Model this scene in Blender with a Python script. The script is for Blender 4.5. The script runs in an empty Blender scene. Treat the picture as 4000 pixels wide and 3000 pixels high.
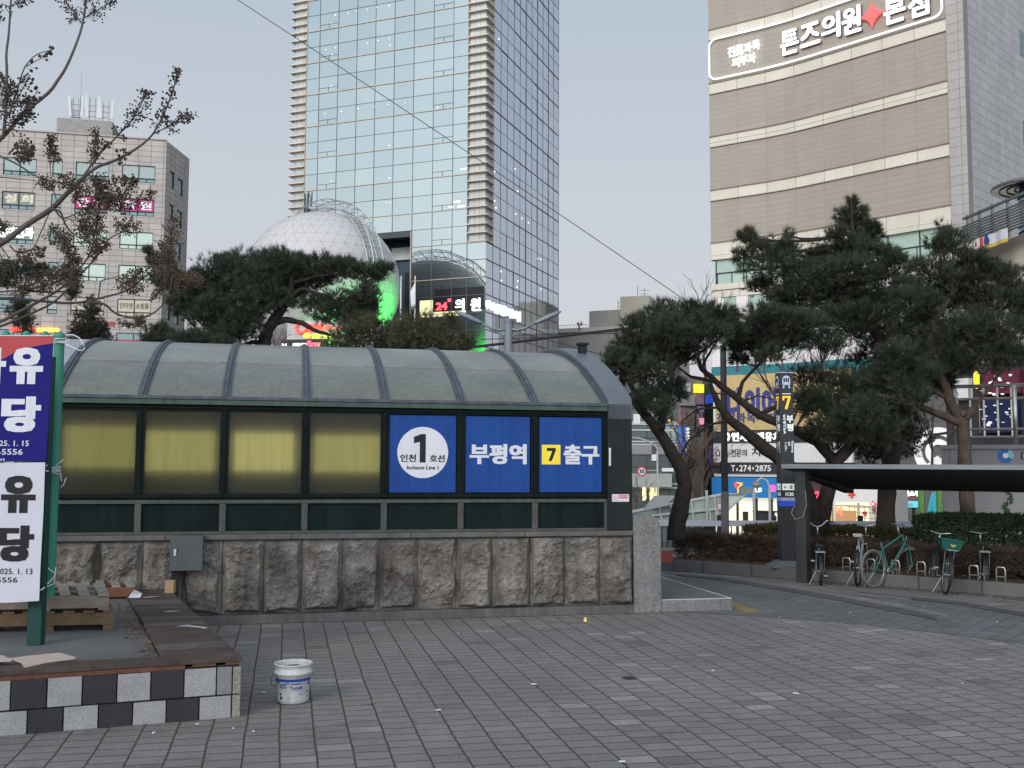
import bpy, math, random
from math import sin, cos, pi, radians, sqrt, atan2, hypot
from mathutils import Vector, Matrix, noise
random.seed(7)
R = random.random
def U(a, b): return a + (b - a) * R()
SC = bpy.context.scene
COL = SC.collection
# ------------------------------------------------------------------ camera
CH = 2.15                       # eye height
CAMM = Matrix.Rotation(radians(94.5), 4, 'X') @ Matrix.Rotation(radians(0.26), 4, 'Z')
cam = bpy.data.cameras.new("camera")
cam.lens = 36.0; cam.sensor_width = 36.0; cam.clip_end = 4000; cam.clip_start = 0.1
camo = bpy.data.objects.new("camera", cam); COL.objects.link(camo)
camo.matrix_world = Matrix.Translation((0, 0, CH)) @ CAMM
SC.camera = camo
# ------------------------------------------------------------------ world (dusk, even pale sky) and sun
SUN_EL, SUN_AZ = radians(26), radians(212)
w = bpy.data.worlds.new("World"); SC.world = w; w.use_nodes = True
nt = w.node_tree; nt.nodes.clear()
def wn(t, **k):
    n = nt.nodes.new(t)
    for a, b in k.items(): setattr(n, a, b)
    return n
wo = wn("ShaderNodeOutputWorld"); bg = wn("ShaderNodeBackground"); bg.inputs[1].default_value = 0.1
sky = wn("ShaderNodeTexSky", sky_type='NISHITA', sun_disc=False)
sky.sun_elevation = SUN_EL; sky.sun_rotation = SUN_AZ; sky.air_density = 1.0; sky.dust_density = 2.0
tc = wn("ShaderNodeTexCoord"); sx = wn("ShaderNodeSeparateXYZ"); nt.links.new(tc.outputs["Generated"], sx.inputs[0])
rp = wn("ShaderNodeValToRGB"); cr = rp.color_ramp
cr.elements[0].position = 0.0; cr.elements[0].color = (.69, .645, .665, 1)
cr.elements[1].position = 1.0; cr.elements[1].color = (.42, .45, .50, 1)
for p, c in ((.09, (.675, .665, .695, 1)), (.25, (.61, .655, .71, 1)), (.48, (.485, .56, .665, 1))):
    e = cr.elements.new(p); e.color = c
nt.links.new(sx.outputs[2], rp.inputs[0])
# the western glow behind the viewer brightens the low sky there
m1 = wn("ShaderNodeMapRange"); m1.inputs[1].default_value = 0.1; m1.inputs[2].default_value = -1.0
m1.inputs[3].default_value = 10.0; m1.inputs[4].default_value = 38.0
nt.links.new(sx.outputs[1], m1.inputs[0])
mul = wn("ShaderNodeVectorMath", operation='SCALE'); nt.links.new(rp.outputs[0], mul.inputs[0]); nt.links.new(m1.outputs[0], mul.inputs[3])
mx = wn("ShaderNodeMixRGB"); mx.inputs[0].default_value = 0.92
nt.links.new(sky.outputs[0], mx.inputs[1]); nt.links.new(mul.outputs[0], mx.inputs[2])
nt.links.new(mx.outputs[0], bg.inputs[0]); nt.links.new(bg.outputs[0], wo.inputs[0])
sd = bpy.data.lights.new("sun", 'SUN'); sd.energy = 1.5; sd.angle = radians(20); sd.color = (1, .95, .88)
so = bpy.data.objects.new("sun", sd); COL.objects.link(so)
so.rotation_euler = (radians(90) - radians(26), 0, radians(-32))
SC.view_settings.view_transform = 'Standard'; SC.view_settings.look = 'None'
SC.view_settings.exposure = 0.0; SC.view_settings.gamma = 1.0; SC.view_settings.use_curve_mapping = False
SC.cycles.use_denoising = True; SC.cycles.max_bounces = 6; SC.cycles.diffuse_bounces = 3
SC.cycles.glossy_bounces = 3; SC.cycles.transmission_bounces = 6; SC.cycles.transparent_max_bounces = 8
SC.cycles.caustics_reflective = False; SC.cycles.caustics_refractive = False
SC.cycles.sample_clamp_indirect = 4.0
# ------------------------------------------------------------------ where a measured direction meets a depth or a height
def ray(px, py): return CAMM.to_3x3() @ Vector(((px - 2000) / 4000, -(py - 1500) / 4000, -1))
def at(px, py, Y):
    d = ray(px, py); return Vector((0, 0, CH)) + d * (Y / d.y)
def gnd(px, py, z=0.0):
    d = ray(px, py); return Vector((0, 0, CH)) + d * ((z - CH) / d.z)
# ------------------------------------------------------------------ mesh helpers
I4 = Matrix.Identity(4)
WM = {}
class MB:
    def __init__(s): s.v = []; s.f = []; s.m = []; s.uv = {}
    def add(s, vs, fs, mi=0, M=None, uv=None):
        o = len(s.v)
        if M is None: s.v += [tuple(p) for p in vs]
        else: s.v += [tuple(M @ Vector(p)) for p in vs]
        for k, f in enumerate(fs):
            if uv: s.uv[len(s.f)] = uv[k]
            s.f.append(tuple(i + o for i in f)); s.m.append(mi)
        return s
    def box(s, x0, x1, y0, y1, z0, z1, mi=0, M=None):
        return s.add([(x0,y0,z0),(x1,y0,z0),(x1,y1,z0),(x0,y1,z0),(x0,y0,z1),(x1,y0,z1),(x1,y1,z1),(x0,y1,z1)],
              [(0,3,2,1),(4,5,6,7),(0,1,5,4),(1,2,6,5),(2,3,7,6),(3,0,4,7)], mi, M)
    def quad(s, a, b, c, d, mi=0, M=None, uv=None): return s.add([a, b, c, d], [(0,1,2,3)], mi, M, [uv] if uv else None)
    def prism(s, poly, y0, y1, mi=0, M=None):        # polygon in x,z (counter-clockwise seen from -y) from y0 to y1
        n = len(poly)
        vs = [(x, y0, z) for x, z in poly] + [(x, y1, z) for x, z in poly]
        fs = [tuple(range(n)), tuple(range(2*n-1, n-1, -1))] + [(i, i+n, (i+1) % n + n, (i+1) % n) for i in range(n)]
        return s.add(vs, fs, mi, M)
    def slab(s, poly, z0, z1, mi=0, M=None):         # polygon in x,y (ccw from above) from z0 to z1
        n = len(poly)
        vs = [(x, y, z0) for x, y in poly] + [(x, y, z1) for x, y in poly]
        fs = [tuple(range(n-1, -1, -1)), tuple(range(n, 2*n))] + [(i, (i+1) % n, (i+1) % n + n, i+n) for i in range(n)]
        return s.add(vs, fs, mi, M)
    def tube(s, pts, r, n=8, mi=0, M=None, closed=False):
        P = [Vector(p) for p in pts]; k = len(P)
        rr = r if isinstance(r, (list, tuple)) else [r] * k
        vs = []; up = None
        for i in range(k):
            if closed: t = P[(i+1) % k] - P[i-1]
            else: t = P[min(i+1, k-1)] - P[max(i-1, 0)]
            if t.length < 1e-9: t = Vector((0, 0, 1))
            t.normalize()
            if up is None: up = Vector((0, 0, 1)) if abs(t.z) < .9 else Vector((1, 0, 0))
            a = (up - t * up.dot(t))
            if a.length < 1e-6: a = t.orthogonal()
            a.normalize(); up = a; b = t.cross(a)
            for j in range(n):
                th = 2 * pi * j / n
                vs.append(P[i] + (a * cos(th) + b * sin(th)) * rr[i])
        fs = []
        for i in range(k if closed else k-1):
            i2 = (i + 1) % k
            for j in range(n):
                j2 = (j+1) % n
                fs.append((i*n+j, i*n+j2, i2*n+j2, i2*n+j))
        if not closed: fs += [tuple(range(n-1, -1, -1)), tuple((k-1)*n + j for j in range(n))]
        return s.add(vs, fs, mi, M)
    def lathe(s, prof, n=24, mi=0, M=None, cap0=False, cap1=False):   # profile of (r, z)
        vs = [(r*cos(2*pi*j/n), r*sin(2*pi*j/n), z) for r, z in prof for j in range(n)]
        fs = [(i*n+j, i*n+(j+1) % n, (i+1)*n+(j+1) % n, (i+1)*n+j) for i in range(len(prof)-1) for j in range(n)]
        if cap0: fs.append(tuple(range(n-1, -1, -1)))
        if cap1: fs.append(tuple((len(prof)-1)*n+j for j in range(n)))
        return s.add(vs, fs, mi, M)
    def ribbon(s, pts, z0, z1, mi=0, off=0.0, a0=None, a1=None):      # upright strip along a plan polyline, uv = arc length, z
        L = arc(pts); a0 = 0 if a0 is None else a0; a1 = L[-1] if a1 is None else a1
        st = [a0] + [l for l in L if a0 + 1e-3 < l < a1 - 1e-3] + [a1]
        for i in range(len(st)-1):
            p, q = on(pts, st[i], off), on(pts, st[i+1], off)
            s.quad((p.x,p.y,z0), (q.x,q.y,z0), (q.x,q.y,z1), (p.x,p.y,z1), mi,
                   uv=[(st[i],z0), (st[i+1],z0), (st[i+1],z1), (st[i],z1)])
        return s
    def bar(s, pts, z0, z1, d0, d1, mi=0, a0=None, a1=None):          # solid strip along a plan polyline (d = outward offset)
        L = arc(pts); a0 = 0 if a0 is None else a0; a1 = L[-1] if a1 is None else a1
        st = [a0] + [l for l in L if a0 + 1e-3 < l < a1 - 1e-3] + [a1]
        vs = []; uvs = []
        for t in st:
            p, q = on(pts, t, d0), on(pts, t, d1)
            vs += [(p.x,p.y,z0), (q.x,q.y,z0), (q.x,q.y,z1), (p.x,p.y,z1)]
        fs = []
        for i in range(len(st)-1):
            o = i*4; u0, u1 = st[i], st[i+1]
            for a, b in ((0,1),(1,2),(2,3),(3,0)):
                fs.append((o+a, o+4+a, o+4+b, o+b)); za = z0 if a in (0,1) else z1; zb = z0 if b in (0,1) else z1
                uvs.append([(u0,za),(u1,za),(u1,zb),(u0,zb)])
        n = (len(st)-1)*4
        fs += [(0,1,2,3), (n+3,n+2,n+1,n)]; uvs += [[(0,0)]*4]*2
        return s.add(vs, fs, mi, None, uvs)
    def build(s, name, mats, parent=None, M=None, world=False, smooth=False, bevel=0.0, label=None):
        me = bpy.data.meshes.new(name); me.from_pydata(s.v, [], s.f)
        if not isinstance(mats, (list, tuple)): mats = [mats]
        for a in mats: me.materials.append(a)
        if len(mats) > 1: me.polygons.foreach_set("material_index", s.m)
        if s.uv:
            ul = me.uv_layers.new(name="UVMap").data
            for p in me.polygons:
                u = s.uv.get(p.index)
                if u:
                    for k, li in enumerate(p.loop_indices): ul[li].uv = u[k]
        if smooth: me.polygons.foreach_set("use_smooth", [True] * len(s.f))
        me.update()
        return link(name, me, parent, M, world, bevel, label)
def link(name, me, parent=None, M=None, world=False, bevel=0.0, label=None):
    o = bpy.data.objects.new(name, me); COL.objects.link(o)
    if world: M = I4
    if parent is not None:
        o.parent = parent
        if M is None: WM[o] = WM[parent]
        else:
            o.matrix_parent_inverse = WM[parent].inverted(); o.matrix_basis = M; WM[o] = M.copy()
    else:
        if M is not None: o.matrix_basis = M
        WM[o] = M.copy() if M is not None else I4.copy()
    if bevel:
        b = o.modifiers.new("bevel", 'BEVEL'); b.width = bevel; b.segments = 2; b.limit_method = 'ANGLE'; b.angle_limit = radians(40)
    if label: o["label"] = label
    return o
def arc(pts):
    L = [0.0]
    for a, b in zip(pts, pts[1:]): L.append(L[-1] + hypot(b[0]-a[0], b[1]-a[1]))
    return L
def on(pts, t, off=0.0):              # point at arc length t, pushed out to the street side by off
    L = arc(pts)
    for i in range(len(pts)-1):
        if t <= L[i+1] + 1e-9 or i == len(pts)-2:
            k = (t - L[i]) / (L[i+1]-L[i]); a, b = Vector(pts[i]), Vector(pts[i+1]); d = (b-a).normalized()
            return a.lerp(b, k) + Vector((d.y, -d.x)) * off
def tang(pts, t):
    L = arc(pts)
    for i in range(len(pts)-1):
        if t <= L[i+1] or i == len(pts)-2:
            return (Vector(pts[i+1]) - Vector(pts[i])).normalized()
def arc_px(pts, px, py=1500):         # arc length where the plan polyline is seen in image column px
    d = ray(px, py); q = d.x / d.y; L = arc(pts)
    for i in range(len(pts)-1):
        (x0, y0), (x1, y1) = pts[i], pts[i+1]
        den = (x1-x0) - q*(y1-y0)
        k = (q*y0 - x0) / den
        if k <= 1 or i == len(pts)-2: return L[i] + k*(L[i+1]-L[i])
def frame(p0, p1, z=0.0):
    x = Vector((p1[0]-p0[0], p1[1]-p0[1], 0)).normalized(); zz = Vector((0,0,1)); y = zz.cross(x)
    return Matrix(((x.x,y.x,0,p0[0]),(x.y,y.y,0,p0[1]),(0,0,1,z),(0,0,0,1)))
def thing(name, label, cat, loc=(0,0,0), rz=0.0, group=None, M=None):
    o = bpy.data.objects.new(name, None); COL.objects.link(o); o.empty_display_size = .2
    if M is None: M = Matrix.Translation(loc) @ Matrix.Rotation(rz, 4, 'Z')
    o.matrix_basis = M; WM[o] = M.copy()
    return tag(o, label, cat, group)
def tag(o, label=None, cat=None, group=None, kind=None):
    if label: o["label"] = label
    if cat: o["category"] = cat
    if group: o["group"] = group
    if kind: o["kind"] = kind
    return o
def dup(root, M, label=None):
    def cp(o, par):
        c = o.copy(); COL.objects.link(c)
        if par is not None: c.parent = par
        for ch in [x for x in o.children]: cp(ch, c)
        return c
    kids = list(root.children)
    r = root.copy(); COL.objects.link(r); r.matrix_basis = M
    for ch in kids: cp(ch, r)
    if label: r["label"] = label
    return r
TXT = {}
def text(mb, body, cx, cz, wd=None, ht=None, y=0.0, mi=0, bold=0.0, ext=0.0, M=None, ls=1.0):
    """lettering centred at (cx, cz) in the x-z plane, facing -y, fitted to wd x ht"""
    key = (body, ls)
    if key not in TXT:
        c = bpy.data.curves.new("t", 'FONT'); c.body = body; c.size = 1; c.offset = 0; c.resolution_u = 2
        c.align_x = 'CENTER'; c.space_line = ls
        o = bpy.data.objects.new("t", c); COL.objects.link(o)
        dg = bpy.context.evaluated_depsgraph_get(); dg.update()
        me = bpy.data.meshes.new_from_object(o.evaluated_get(dg), depsgraph=dg)
        TXT[key] = ([v.co.copy() for v in me.vertices], [tuple(p.vertices) for p in me.polygons])
        bpy.data.objects.remove(o); bpy.data.curves.remove(c); bpy.data.meshes.remove(me)
    V, F = TXT[key]
    x0, x1 = min(v.x for v in V), max(v.x for v in V); z0, z1 = min(v.y for v in V), max(v.y for v in V)
    s1 = wd / (x1-x0) if wd else None; s2 = ht / (z1-z0) if ht else None
    s1 = s1 or s2; s2 = s2 or s1
    if bold:
        bx, bz = bold*1.0, bold*.55
        s1 *= (x1-x0)/(x1-x0+2*bx); s2 *= (z1-z0)/(z1-z0+2*bz)
        sh = [(-bx,-bz),(bx,-bz),(-bx,bz),(bx,bz),(0,-bz),(0,bz),(-bx,0),(bx,0)]
    else: sh = [(0,0)]
    for k, (dx, dz) in enumerate(sh):
        yy = y + .0002*k*max(1, abs(s1))
        pts = [((v.x+dx-(x0+x1)/2)*s1 + cx, yy, (v.y+dz-(z0+z1)/2)*s2 + cz) for v in V]
        _put(mb, pts, F, mi, ext, yy, M)
    return mb
def _put(mb, pts, F, mi, ext, y, M):
    if ext:
        n = len(pts); 
        ec = {}
        for f in F:
            for a, b in zip(f, f[1:]+f[:1]):
                if (b, a) in ec: ec.pop((b, a))
                else: ec[(a, b)] = 1
        p2 = [(a, y+ext, b) for a, _, b in pts]
        mb.add(pts + p2, F + [(b, a, a+n, b+n) for a, b in ec], mi, M)
    else: mb.add(pts, F, mi, M)
# ------------------------------------------------------------------ materials
MC = {}
def mat(name, col, rough=.7, metal=0.0, var=.12, vs=3.0, fine=.0, fs=60.0, bump=.0, bs=30.0, emit=0.0, ecol=None, spec=.22, streak=0.0, trans=0.0, coat=0.0):
    if name in MC: return MC[name]
    m = bpy.data.materials.new(name); m.use_nodes = True; MC[name] = m
    T = m.node_tree; N = T.nodes; Lk = T.links; b = N["Principled BSDF"]
    col = tuple(col)
    b.inputs["Base Color"].default_value = col + (1,)
    b.inputs["Roughness"].default_value = rough; b.inputs["Metallic"].default_value = metal
    b.inputs["Specular IOR Level"].default_value = spec
    if coat: b.inputs["Coat Weight"].default_value = coat
    if emit:
        b.inputs["Emission Color"].default_value = tuple(ecol or col) + (1,); b.inputs["Emission Strength"].default_value = emit
    c = N.new("ShaderNodeTexCoord")
    if var or fine or streak:
        prev = None
        def layer(scale, amt, vec, det=5):
            n = N.new("ShaderNodeTexNoise"); n.inputs["Scale"].default_value = scale; n.inputs["Detail"].default_value = det; n.inputs["Roughness"].default_value = .6
            Lk.new(vec, n.inputs["Vector"])
            r = N.new("ShaderNodeMapRange"); r.inputs[1].default_value = .25; r.inputs[2].default_value = .75
            r.inputs[3].default_value = 1-amt; r.inputs[4].default_value = 1+amt
            Lk.new(n.outputs[0], r.inputs[0]); return r.outputs[0]
        outs = []
        if var: outs.append(layer(vs, var, c.outputs["Object"]))
        if fine: outs.append(layer(fs, fine, c.outputs["Object"], 2))
        if streak:
            mp = N.new("ShaderNodeMapping"); mp.inputs["Scale"].default_value = (6, 6, .35); Lk.new(c.outputs["Object"], mp.inputs[0])
            outs.append(layer(2.0, streak, mp.outputs[0]))
        cur = outs[0]
        for q in outs[1:]:
            k = N.new("ShaderNodeMath"); k.operation = 'MULTIPLY'; Lk.new(cur, k.inputs[0]); Lk.new(q, k.inputs[1]); cur = k.outputs[0]
        v = N.new("ShaderNodeVectorMath"); v.operation = 'SCALE'; v.inputs[0].default_value = col; Lk.new(cur, v.inputs[3])
        Lk.new(v.outputs[0], b.inputs["Base Color"])
    if bump:
        n = N.new("ShaderNodeTexNoise"); n.inputs["Scale"].default_value = bs; n.inputs["Detail"].default_value = 4
        Lk.new(c.outputs["Object"], n.inputs["Vector"])
        bb = N.new("ShaderNodeBump"); bb.inputs["Strength"].default_value = bump; bb.inputs["Distance"].default_value = .02
        Lk.new(n.outputs[0], bb.inputs["Height"]); Lk.new(bb.outputs[0], b.inputs["Normal"])
    return m
def glow(name, col, e, base=None):
    return mat(name, base or tuple(min(.8, c) for c in col), rough=.5, var=0, emit=e, ecol=col)
def panel_mat(name, col, bw, bh, line=.6, mort=.02, var=.06, offset=0.0, coord='Object', swap='xz', rough=.7, sv=.08, metal=0.0, freq=2, stain=.12, shift=(0,0)):
    """cladding with joint lines; panels of bw x bh"""
    if name in MC: return MC[name]
    m = bpy.data.materials.new(name); m.use_nodes = True; MC[name] = m
    T = m.node_tree; N = T.nodes; Lk = T.links; b = N["Principled BSDF"]
    b.inputs["Roughness"].default_value = rough; b.inputs["Metallic"].default_value = metal; b.inputs["Specular IOR Level"].default_value = .25
    c = N.new("ShaderNodeTexCoord")
    if coord == 'UV': vec = c.outputs["UV"]
    else:
        s = N.new("ShaderNodeSeparateXYZ"); Lk.new(c.outputs["Object"], s.inputs[0]); k = N.new("ShaderNodeCombineXYZ")
        Lk.new(s.outputs['xyz'.index(swap[0])], k.inputs[0]); Lk.new(s.outputs['xyz'.index(swap[1])], k.inputs[1]); vec = k.outputs[0]
    if shift != (0,0):
        ad = N.new("ShaderNodeVectorMath"); ad.operation = 'ADD'; ad.inputs[1].default_value = (shift[0], shift[1], 0); Lk.new(vec, ad.inputs[0]); vec = ad.outputs[0]
    br = N.new("ShaderNodeTexBrick"); Lk.new(vec, br.inputs["Vector"])
    br.inputs["Scale"].default_value = 1; br.inputs["Brick Width"].default_value = bw; br.inputs["Row Height"].default_value = bh
    br.inputs["Mortar Size"].default_value = mort; br.inputs["Mortar Smooth"].default_value = .2; br.offset = offset; br.offset_frequency = freq; br.inputs["Bias"].default_value = 0
    br.inputs["Color1"].default_value = tuple(x*(1-var) for x in col)+(1,); br.inputs["Color2"].default_value = tuple(x*(1+var) for x in col)+(1,)
    br.inputs["Mortar"].default_value = tuple(x*(1-line) for x in col)+(1,)
    n = N.new("ShaderNodeTexNoise"); n.inputs["Scale"].default_value = .5; n.inputs["Detail"].default_value = 6; n.inputs["Roughness"].default_value = .65
    mp = N.new("ShaderNodeMapping"); mp.inputs["Scale"].default_value = (1.6, 1.6, .5); Lk.new(c.outputs["Object"], mp.inputs[0]); Lk.new(mp.outputs[0], n.inputs["Vector"])
    r = N.new("ShaderNodeMapRange"); r.inputs[1].default_value = .3; r.inputs[2].default_value = .7; r.inputs[3].default_value = 1-stain; r.inputs[4].default_value = 1+stain*.5
    Lk.new(n.outputs[0], r.inputs[0])
    v = N.new("ShaderNodeVectorMath"); v.operation = 'SCALE'; Lk.new(br.outputs[0], v.inputs[0]); Lk.new(r.outputs[0], v.inputs[3])
    Lk.new(v.outputs[0], b.inputs["Base Color"])
    return m
def mirror_glass(name, col, rough=.04, dark=.05, wob=.02):
    """reflective curtain-wall glass: tinted mirror over a dark body"""
    if name in MC: return MC[name]
    m = bpy.data.materials.new(name); m.use_nodes = True; MC[name] = m
    T = m.node_tree; N = T.nodes; Lk = T.links; b = N["Principled BSDF"]
    b.inputs["Base Color"].default_value = tuple(col)+(1,); b.inputs["Metallic"].default_value = 1-dark; b.inputs["Roughness"].default_value = rough
    c = N.new("ShaderNodeTexCoord"); n = N.new("ShaderNodeTexNoise"); n.inputs["Scale"].default_value = .35; n.inputs["Detail"].default_value = 2; Lk.new(c.outputs["Object"], n.inputs["Vector"])
    bb = N.new("ShaderNodeBump"); bb.inputs["Strength"].default_value = wob; bb.inputs["Distance"].default_value = .5; Lk.new(n.outputs[0], bb.inputs["Height"]); Lk.new(bb.outputs[0], b.inputs["Normal"])
    return m
# ================================================================== GROUND
AZ = radians(12.4)
UX = Vector((cos(AZ), sin(AZ), 0)); VY = Vector((-sin(AZ), cos(AZ), 0))
def paver_mat(name, base, bw, bh, offset, joint, contrast=1.0, rot=-AZ):
    m = bpy.data.materials.new(name); m.use_nodes = True; T = m.node_tree; N = T.nodes; Lk = T.links; b = N["Principled BSDF"]
    c = N.new("ShaderNodeTexCoord"); mp = N.new("ShaderNodeMapping"); mp.inputs["Rotation"].default_value = (0, 0, rot); Lk.new(c.outputs["Object"], mp.inputs[0])
    # slightly uneven laying
    nz = N.new("ShaderNodeTexNoise"); nz.inputs["Scale"].default_value = 1.1; nz.inputs["Detail"].default_value = 3; Lk.new(mp.outputs[0], nz.inputs["Vector"])
    sb = N.new("ShaderNodeVectorMath"); sb.operation = 'SUBTRACT'; sb.inputs[1].default_value = (.5,.5,.5); Lk.new(nz.outputs["Color"], sb.inputs[0])
    sc = N.new("ShaderNodeVectorMath"); sc.operation = 'SCALE'; sc.inputs[3].default_value = .035; Lk.new(sb.outputs[0], sc.inputs[0])
    ad = N.new("ShaderNodeVectorMath"); ad.operation = 'ADD'; Lk.new(mp.outputs[0], ad.inputs[0]); Lk.new(sc.outputs[0], ad.inputs[1])
    s = N.new("ShaderNodeSeparateXYZ"); Lk.new(ad.outputs[0], s.inputs[0]); k = N.new("ShaderNodeCombineXYZ"); Lk.new(s.outputs[1], k.inputs[0]); Lk.new(s.outputs[0], k.inputs[1])
    br = N.new("ShaderNodeTexBrick"); Lk.new(k.outputs[0], br.inputs["Vector"]); br.offset = offset; br.offset_frequency = 2
    br.inputs["Scale"].default_value = 1; br.inputs["Brick Width"].default_value = bw; br.inputs["Row Height"].default_value = bh
    br.inputs["Mortar Size"].default_value = joint; br.inputs["Mortar Smooth"].default_value = .55
    br.inputs["Color1"].default_value = (0,0,0,1); br.inputs["Color2"].default_value = (1,1,1,1); br.inputs["Mortar"].default_value = (.5,.5,.5,1)
    rp = N.new("ShaderNodeValToRGB"); e = rp.color_ramp.elements; e[0].position = 0; e[1].position = 1
    q = contrast
    for p, v in ((.0,1-.42*q),(.022,1-.38*q),(.035,1-.09*q),(.5,1.0),(.965,1+.09*q),(.975,1+.55*q)):
        x = e[0] if p == 0 else rp.color_ramp.elements.new(p); x.color = (v/2,v/2,v/2,1)
    e[len(e)-1].color = ((1+.65*q)/2,)*3+(1,)
    Lk.new(br.outputs["Color"], rp.inputs[0])
    def nn(scale, lo, hi, det=4, rough=.6):
        n = N.new("ShaderNodeTexNoise"); n.inputs["Scale"].default_value = scale; n.inputs["Detail"].default_value = det; n.inputs["Roughness"].default_value = rough; Lk.new(c.outputs["Object"], n.inputs["Vector"])
        r = N.new("ShaderNodeMapRange"); r.inputs[1].default_value = .3; r.inputs[2].default_value = .7; r.inputs[3].default_value = lo; r.inputs[4].default_value = hi; Lk.new(n.outputs[0], r.inputs[0]); return n, r.outputs[0]
    _, a1 = nn(.55, .80, 1.14, 6); _, a2 = nn(110, .58, 1.42, 2); _, a3 = nn(6, .90, 1.08, 5); n4, a4 = nn(30, .85, 1.15, 4)
    cur = rp.outputs[0]
    for a in (a1, a2, a3, a4):
        v = N.new("ShaderNodeVectorMath"); v.operation = 'SCALE'; Lk.new(cur, v.inputs[0]); Lk.new(a, v.inputs[3]); cur = v.outputs[0]
    # old chewing-gum spots and irregular stained patches
    vo = N.new("ShaderNodeTexVoronoi"); vo.inputs["Scale"].default_value = 1.7; Lk.new(c.outputs["Object"], vo.inputs["Vector"])
    r = N.new("ShaderNodeMapRange"); r.inputs[1].default_value = .035; r.inputs[2].default_value = .055; r.inputs[3].default_value = .55; r.inputs[4].default_value = 1.0; Lk.new(vo.outputs["Distance"], r.inputs[0])
    n5 = N.new("ShaderNodeTexNoise"); n5.inputs["Scale"].default_value = .9; n5.inputs["Detail"].default_value = 9; n5.inputs["Roughness"].default_value = .72; Lk.new(mp.outputs[0], n5.inputs["Vector"])
    r5 = N.new("ShaderNodeMapRange"); r5.inputs[1].default_value = .56; r5.inputs[2].default_value = .68; r5.inputs[3].default_value = 1.0; r5.inputs[4].default_value = .70; Lk.new(n5.outputs[0], r5.inputs[0])
    for a in (r.outputs[0], r5.outputs[0]):
        v = N.new("ShaderNodeVectorMath"); v.operation = 'SCALE'; Lk.new(cur, v.inputs[0]); Lk.new(a, v.inputs[3]); cur = v.outputs[0]
    v = N.new("ShaderNodeVectorMath"); v.operation = 'MULTIPLY'; v.inputs[1].default_value = tuple(x*2 for x in base); Lk.new(cur, v.inputs[0])
    mx = N.new("ShaderNodeMixRGB"); Lk.new(br.outputs["Fac"], mx.inputs[0]); Lk.new(v.outputs[0], mx.inputs[1]); mx.inputs[2].default_value = (base[0]*.30, base[1]*.26, base[2]*.22, 1)
    Lk.new(mx.outputs[0], b.inputs["Base Color"]); b.inputs["Roughness"].default_value = .82; b.inputs["Specular IOR Level"].default_value = .35
    h = N.new("ShaderNodeMath"); h.operation = 'MULTIPLY_ADD'; h.inputs[1].default_value = -1.0; Lk.new(br.outputs["Fac"], h.inputs[0]); Lk.new(n4.outputs[0], h.inputs[2])
    bb = N.new("ShaderNodeBump"); bb.inputs["Strength"].default_value = .55; bb.inputs["Distance"].default_value = .012; Lk.new(h.outputs[0], bb.inputs["Height"]); Lk.new(bb.outputs[0], b.inputs["Normal"])
    return m
PAVER = paver_mat("paver", (.170, .164, .156), .19, .27, .42, .0105, .62)
DARKPAVE = paver_mat("dark_paver", (.115, .118, .124), .11, .22, .5, .006, .45, rot=radians(38))
ASPH = mat("asphalt", (.055,.055,.058), .9, var=.2, vs=2, fine=.3, fs=150, bump=.3, bs=120)
g = MB(); ys = (-60, 0, 14, 27, 34, 42, 52, 90, 1800); zz = lambda y: 0 if y <= 27 else max(-3.0, -3.0*(y-27)/23)
xs = (-1200, -60, 0, 60, 1200)
gv = [(x, y, zz(y)) for y in ys for x in xs]; nx = len(xs)
for j in range(len(ys)-1):
    for i in range(nx-1):
        a = j*nx+i; g.add([gv[a], gv[a+1], gv[a+nx+1], gv[a+nx]], [(0,1,2,3)], 0 if ys[j+1] <= 27 else 1)
tag(g.build("plaza_ground", [PAVER, ASPH]), kind='structure')
# darker brick lane along the planter kerb, with paler and darker curved bands
def ground_poly(name, px, z, m):
    b = MB(); P = [gnd(x, y, z) for x, y in px]
    n = len(P)//2                                # left border forward, right border back -> strip of quads
    for i in range(n-1): b.quad(P[i], P[i+1], P[2*n-2-i], P[2*n-1-i])
    return tag(b.build(name, m), kind='structure')
ground_poly("brick_lane", [(2560,2245),(2760,2262),(3000,2288),(3300,2318),(3650,2352),(4250,2415),
                           (4250,2545),(3650,2470),(3300,2432),(3000,2410),(2780,2398),(2560,2384)], .004, DARKPAVE)
PALEBAND = paver_mat("pale_paver", (.165,.162,.158), .11, .22, .5, .006, .5, rot=radians(38))
DKBAND = paver_mat("black_paver", (.080,.079,.080), .11, .22, .5, .006, .5, rot=radians(38))
ground_poly("pale_band", [(2560,2228),(2750,2242),(3000,2272),(3250,2312),(3500,2356),(3700,2398),(3700,2408),(3500,2372),(3250,2328),(3000,2286),(2750,2252),(2560,2236)], .008, PALEBAND)
ground_poly("dark_band", [(2640,2240),(2820,2256),(3050,2290),(3300,2334),(3500,2372),(3660,2410),(3660,2420),(3480,2386),(3290,2348),(3040,2303),(2810,2265),(2640,2246)], .012, DKBAND)
ground_poly("pale_band", [(3350,2302),(3560,2322),(3800,2358),(4150,2408),(4150,2420),(3790,2370),(3550,2332),(3350,2312)], .008, PALEBAND)
ground_poly("dark_band", [(3560,2330),(3760,2350),(3950,2384),(4150,2420),(4150,2432),(3940,2396),(3750,2362),(3560,2340)], .012, DKBAND)
TACT = mat("tactile_tile", (.20,.145,.07), .8, var=.25, vs=6, fine=.25, fs=40, bump=.4, bs=40)
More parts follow.
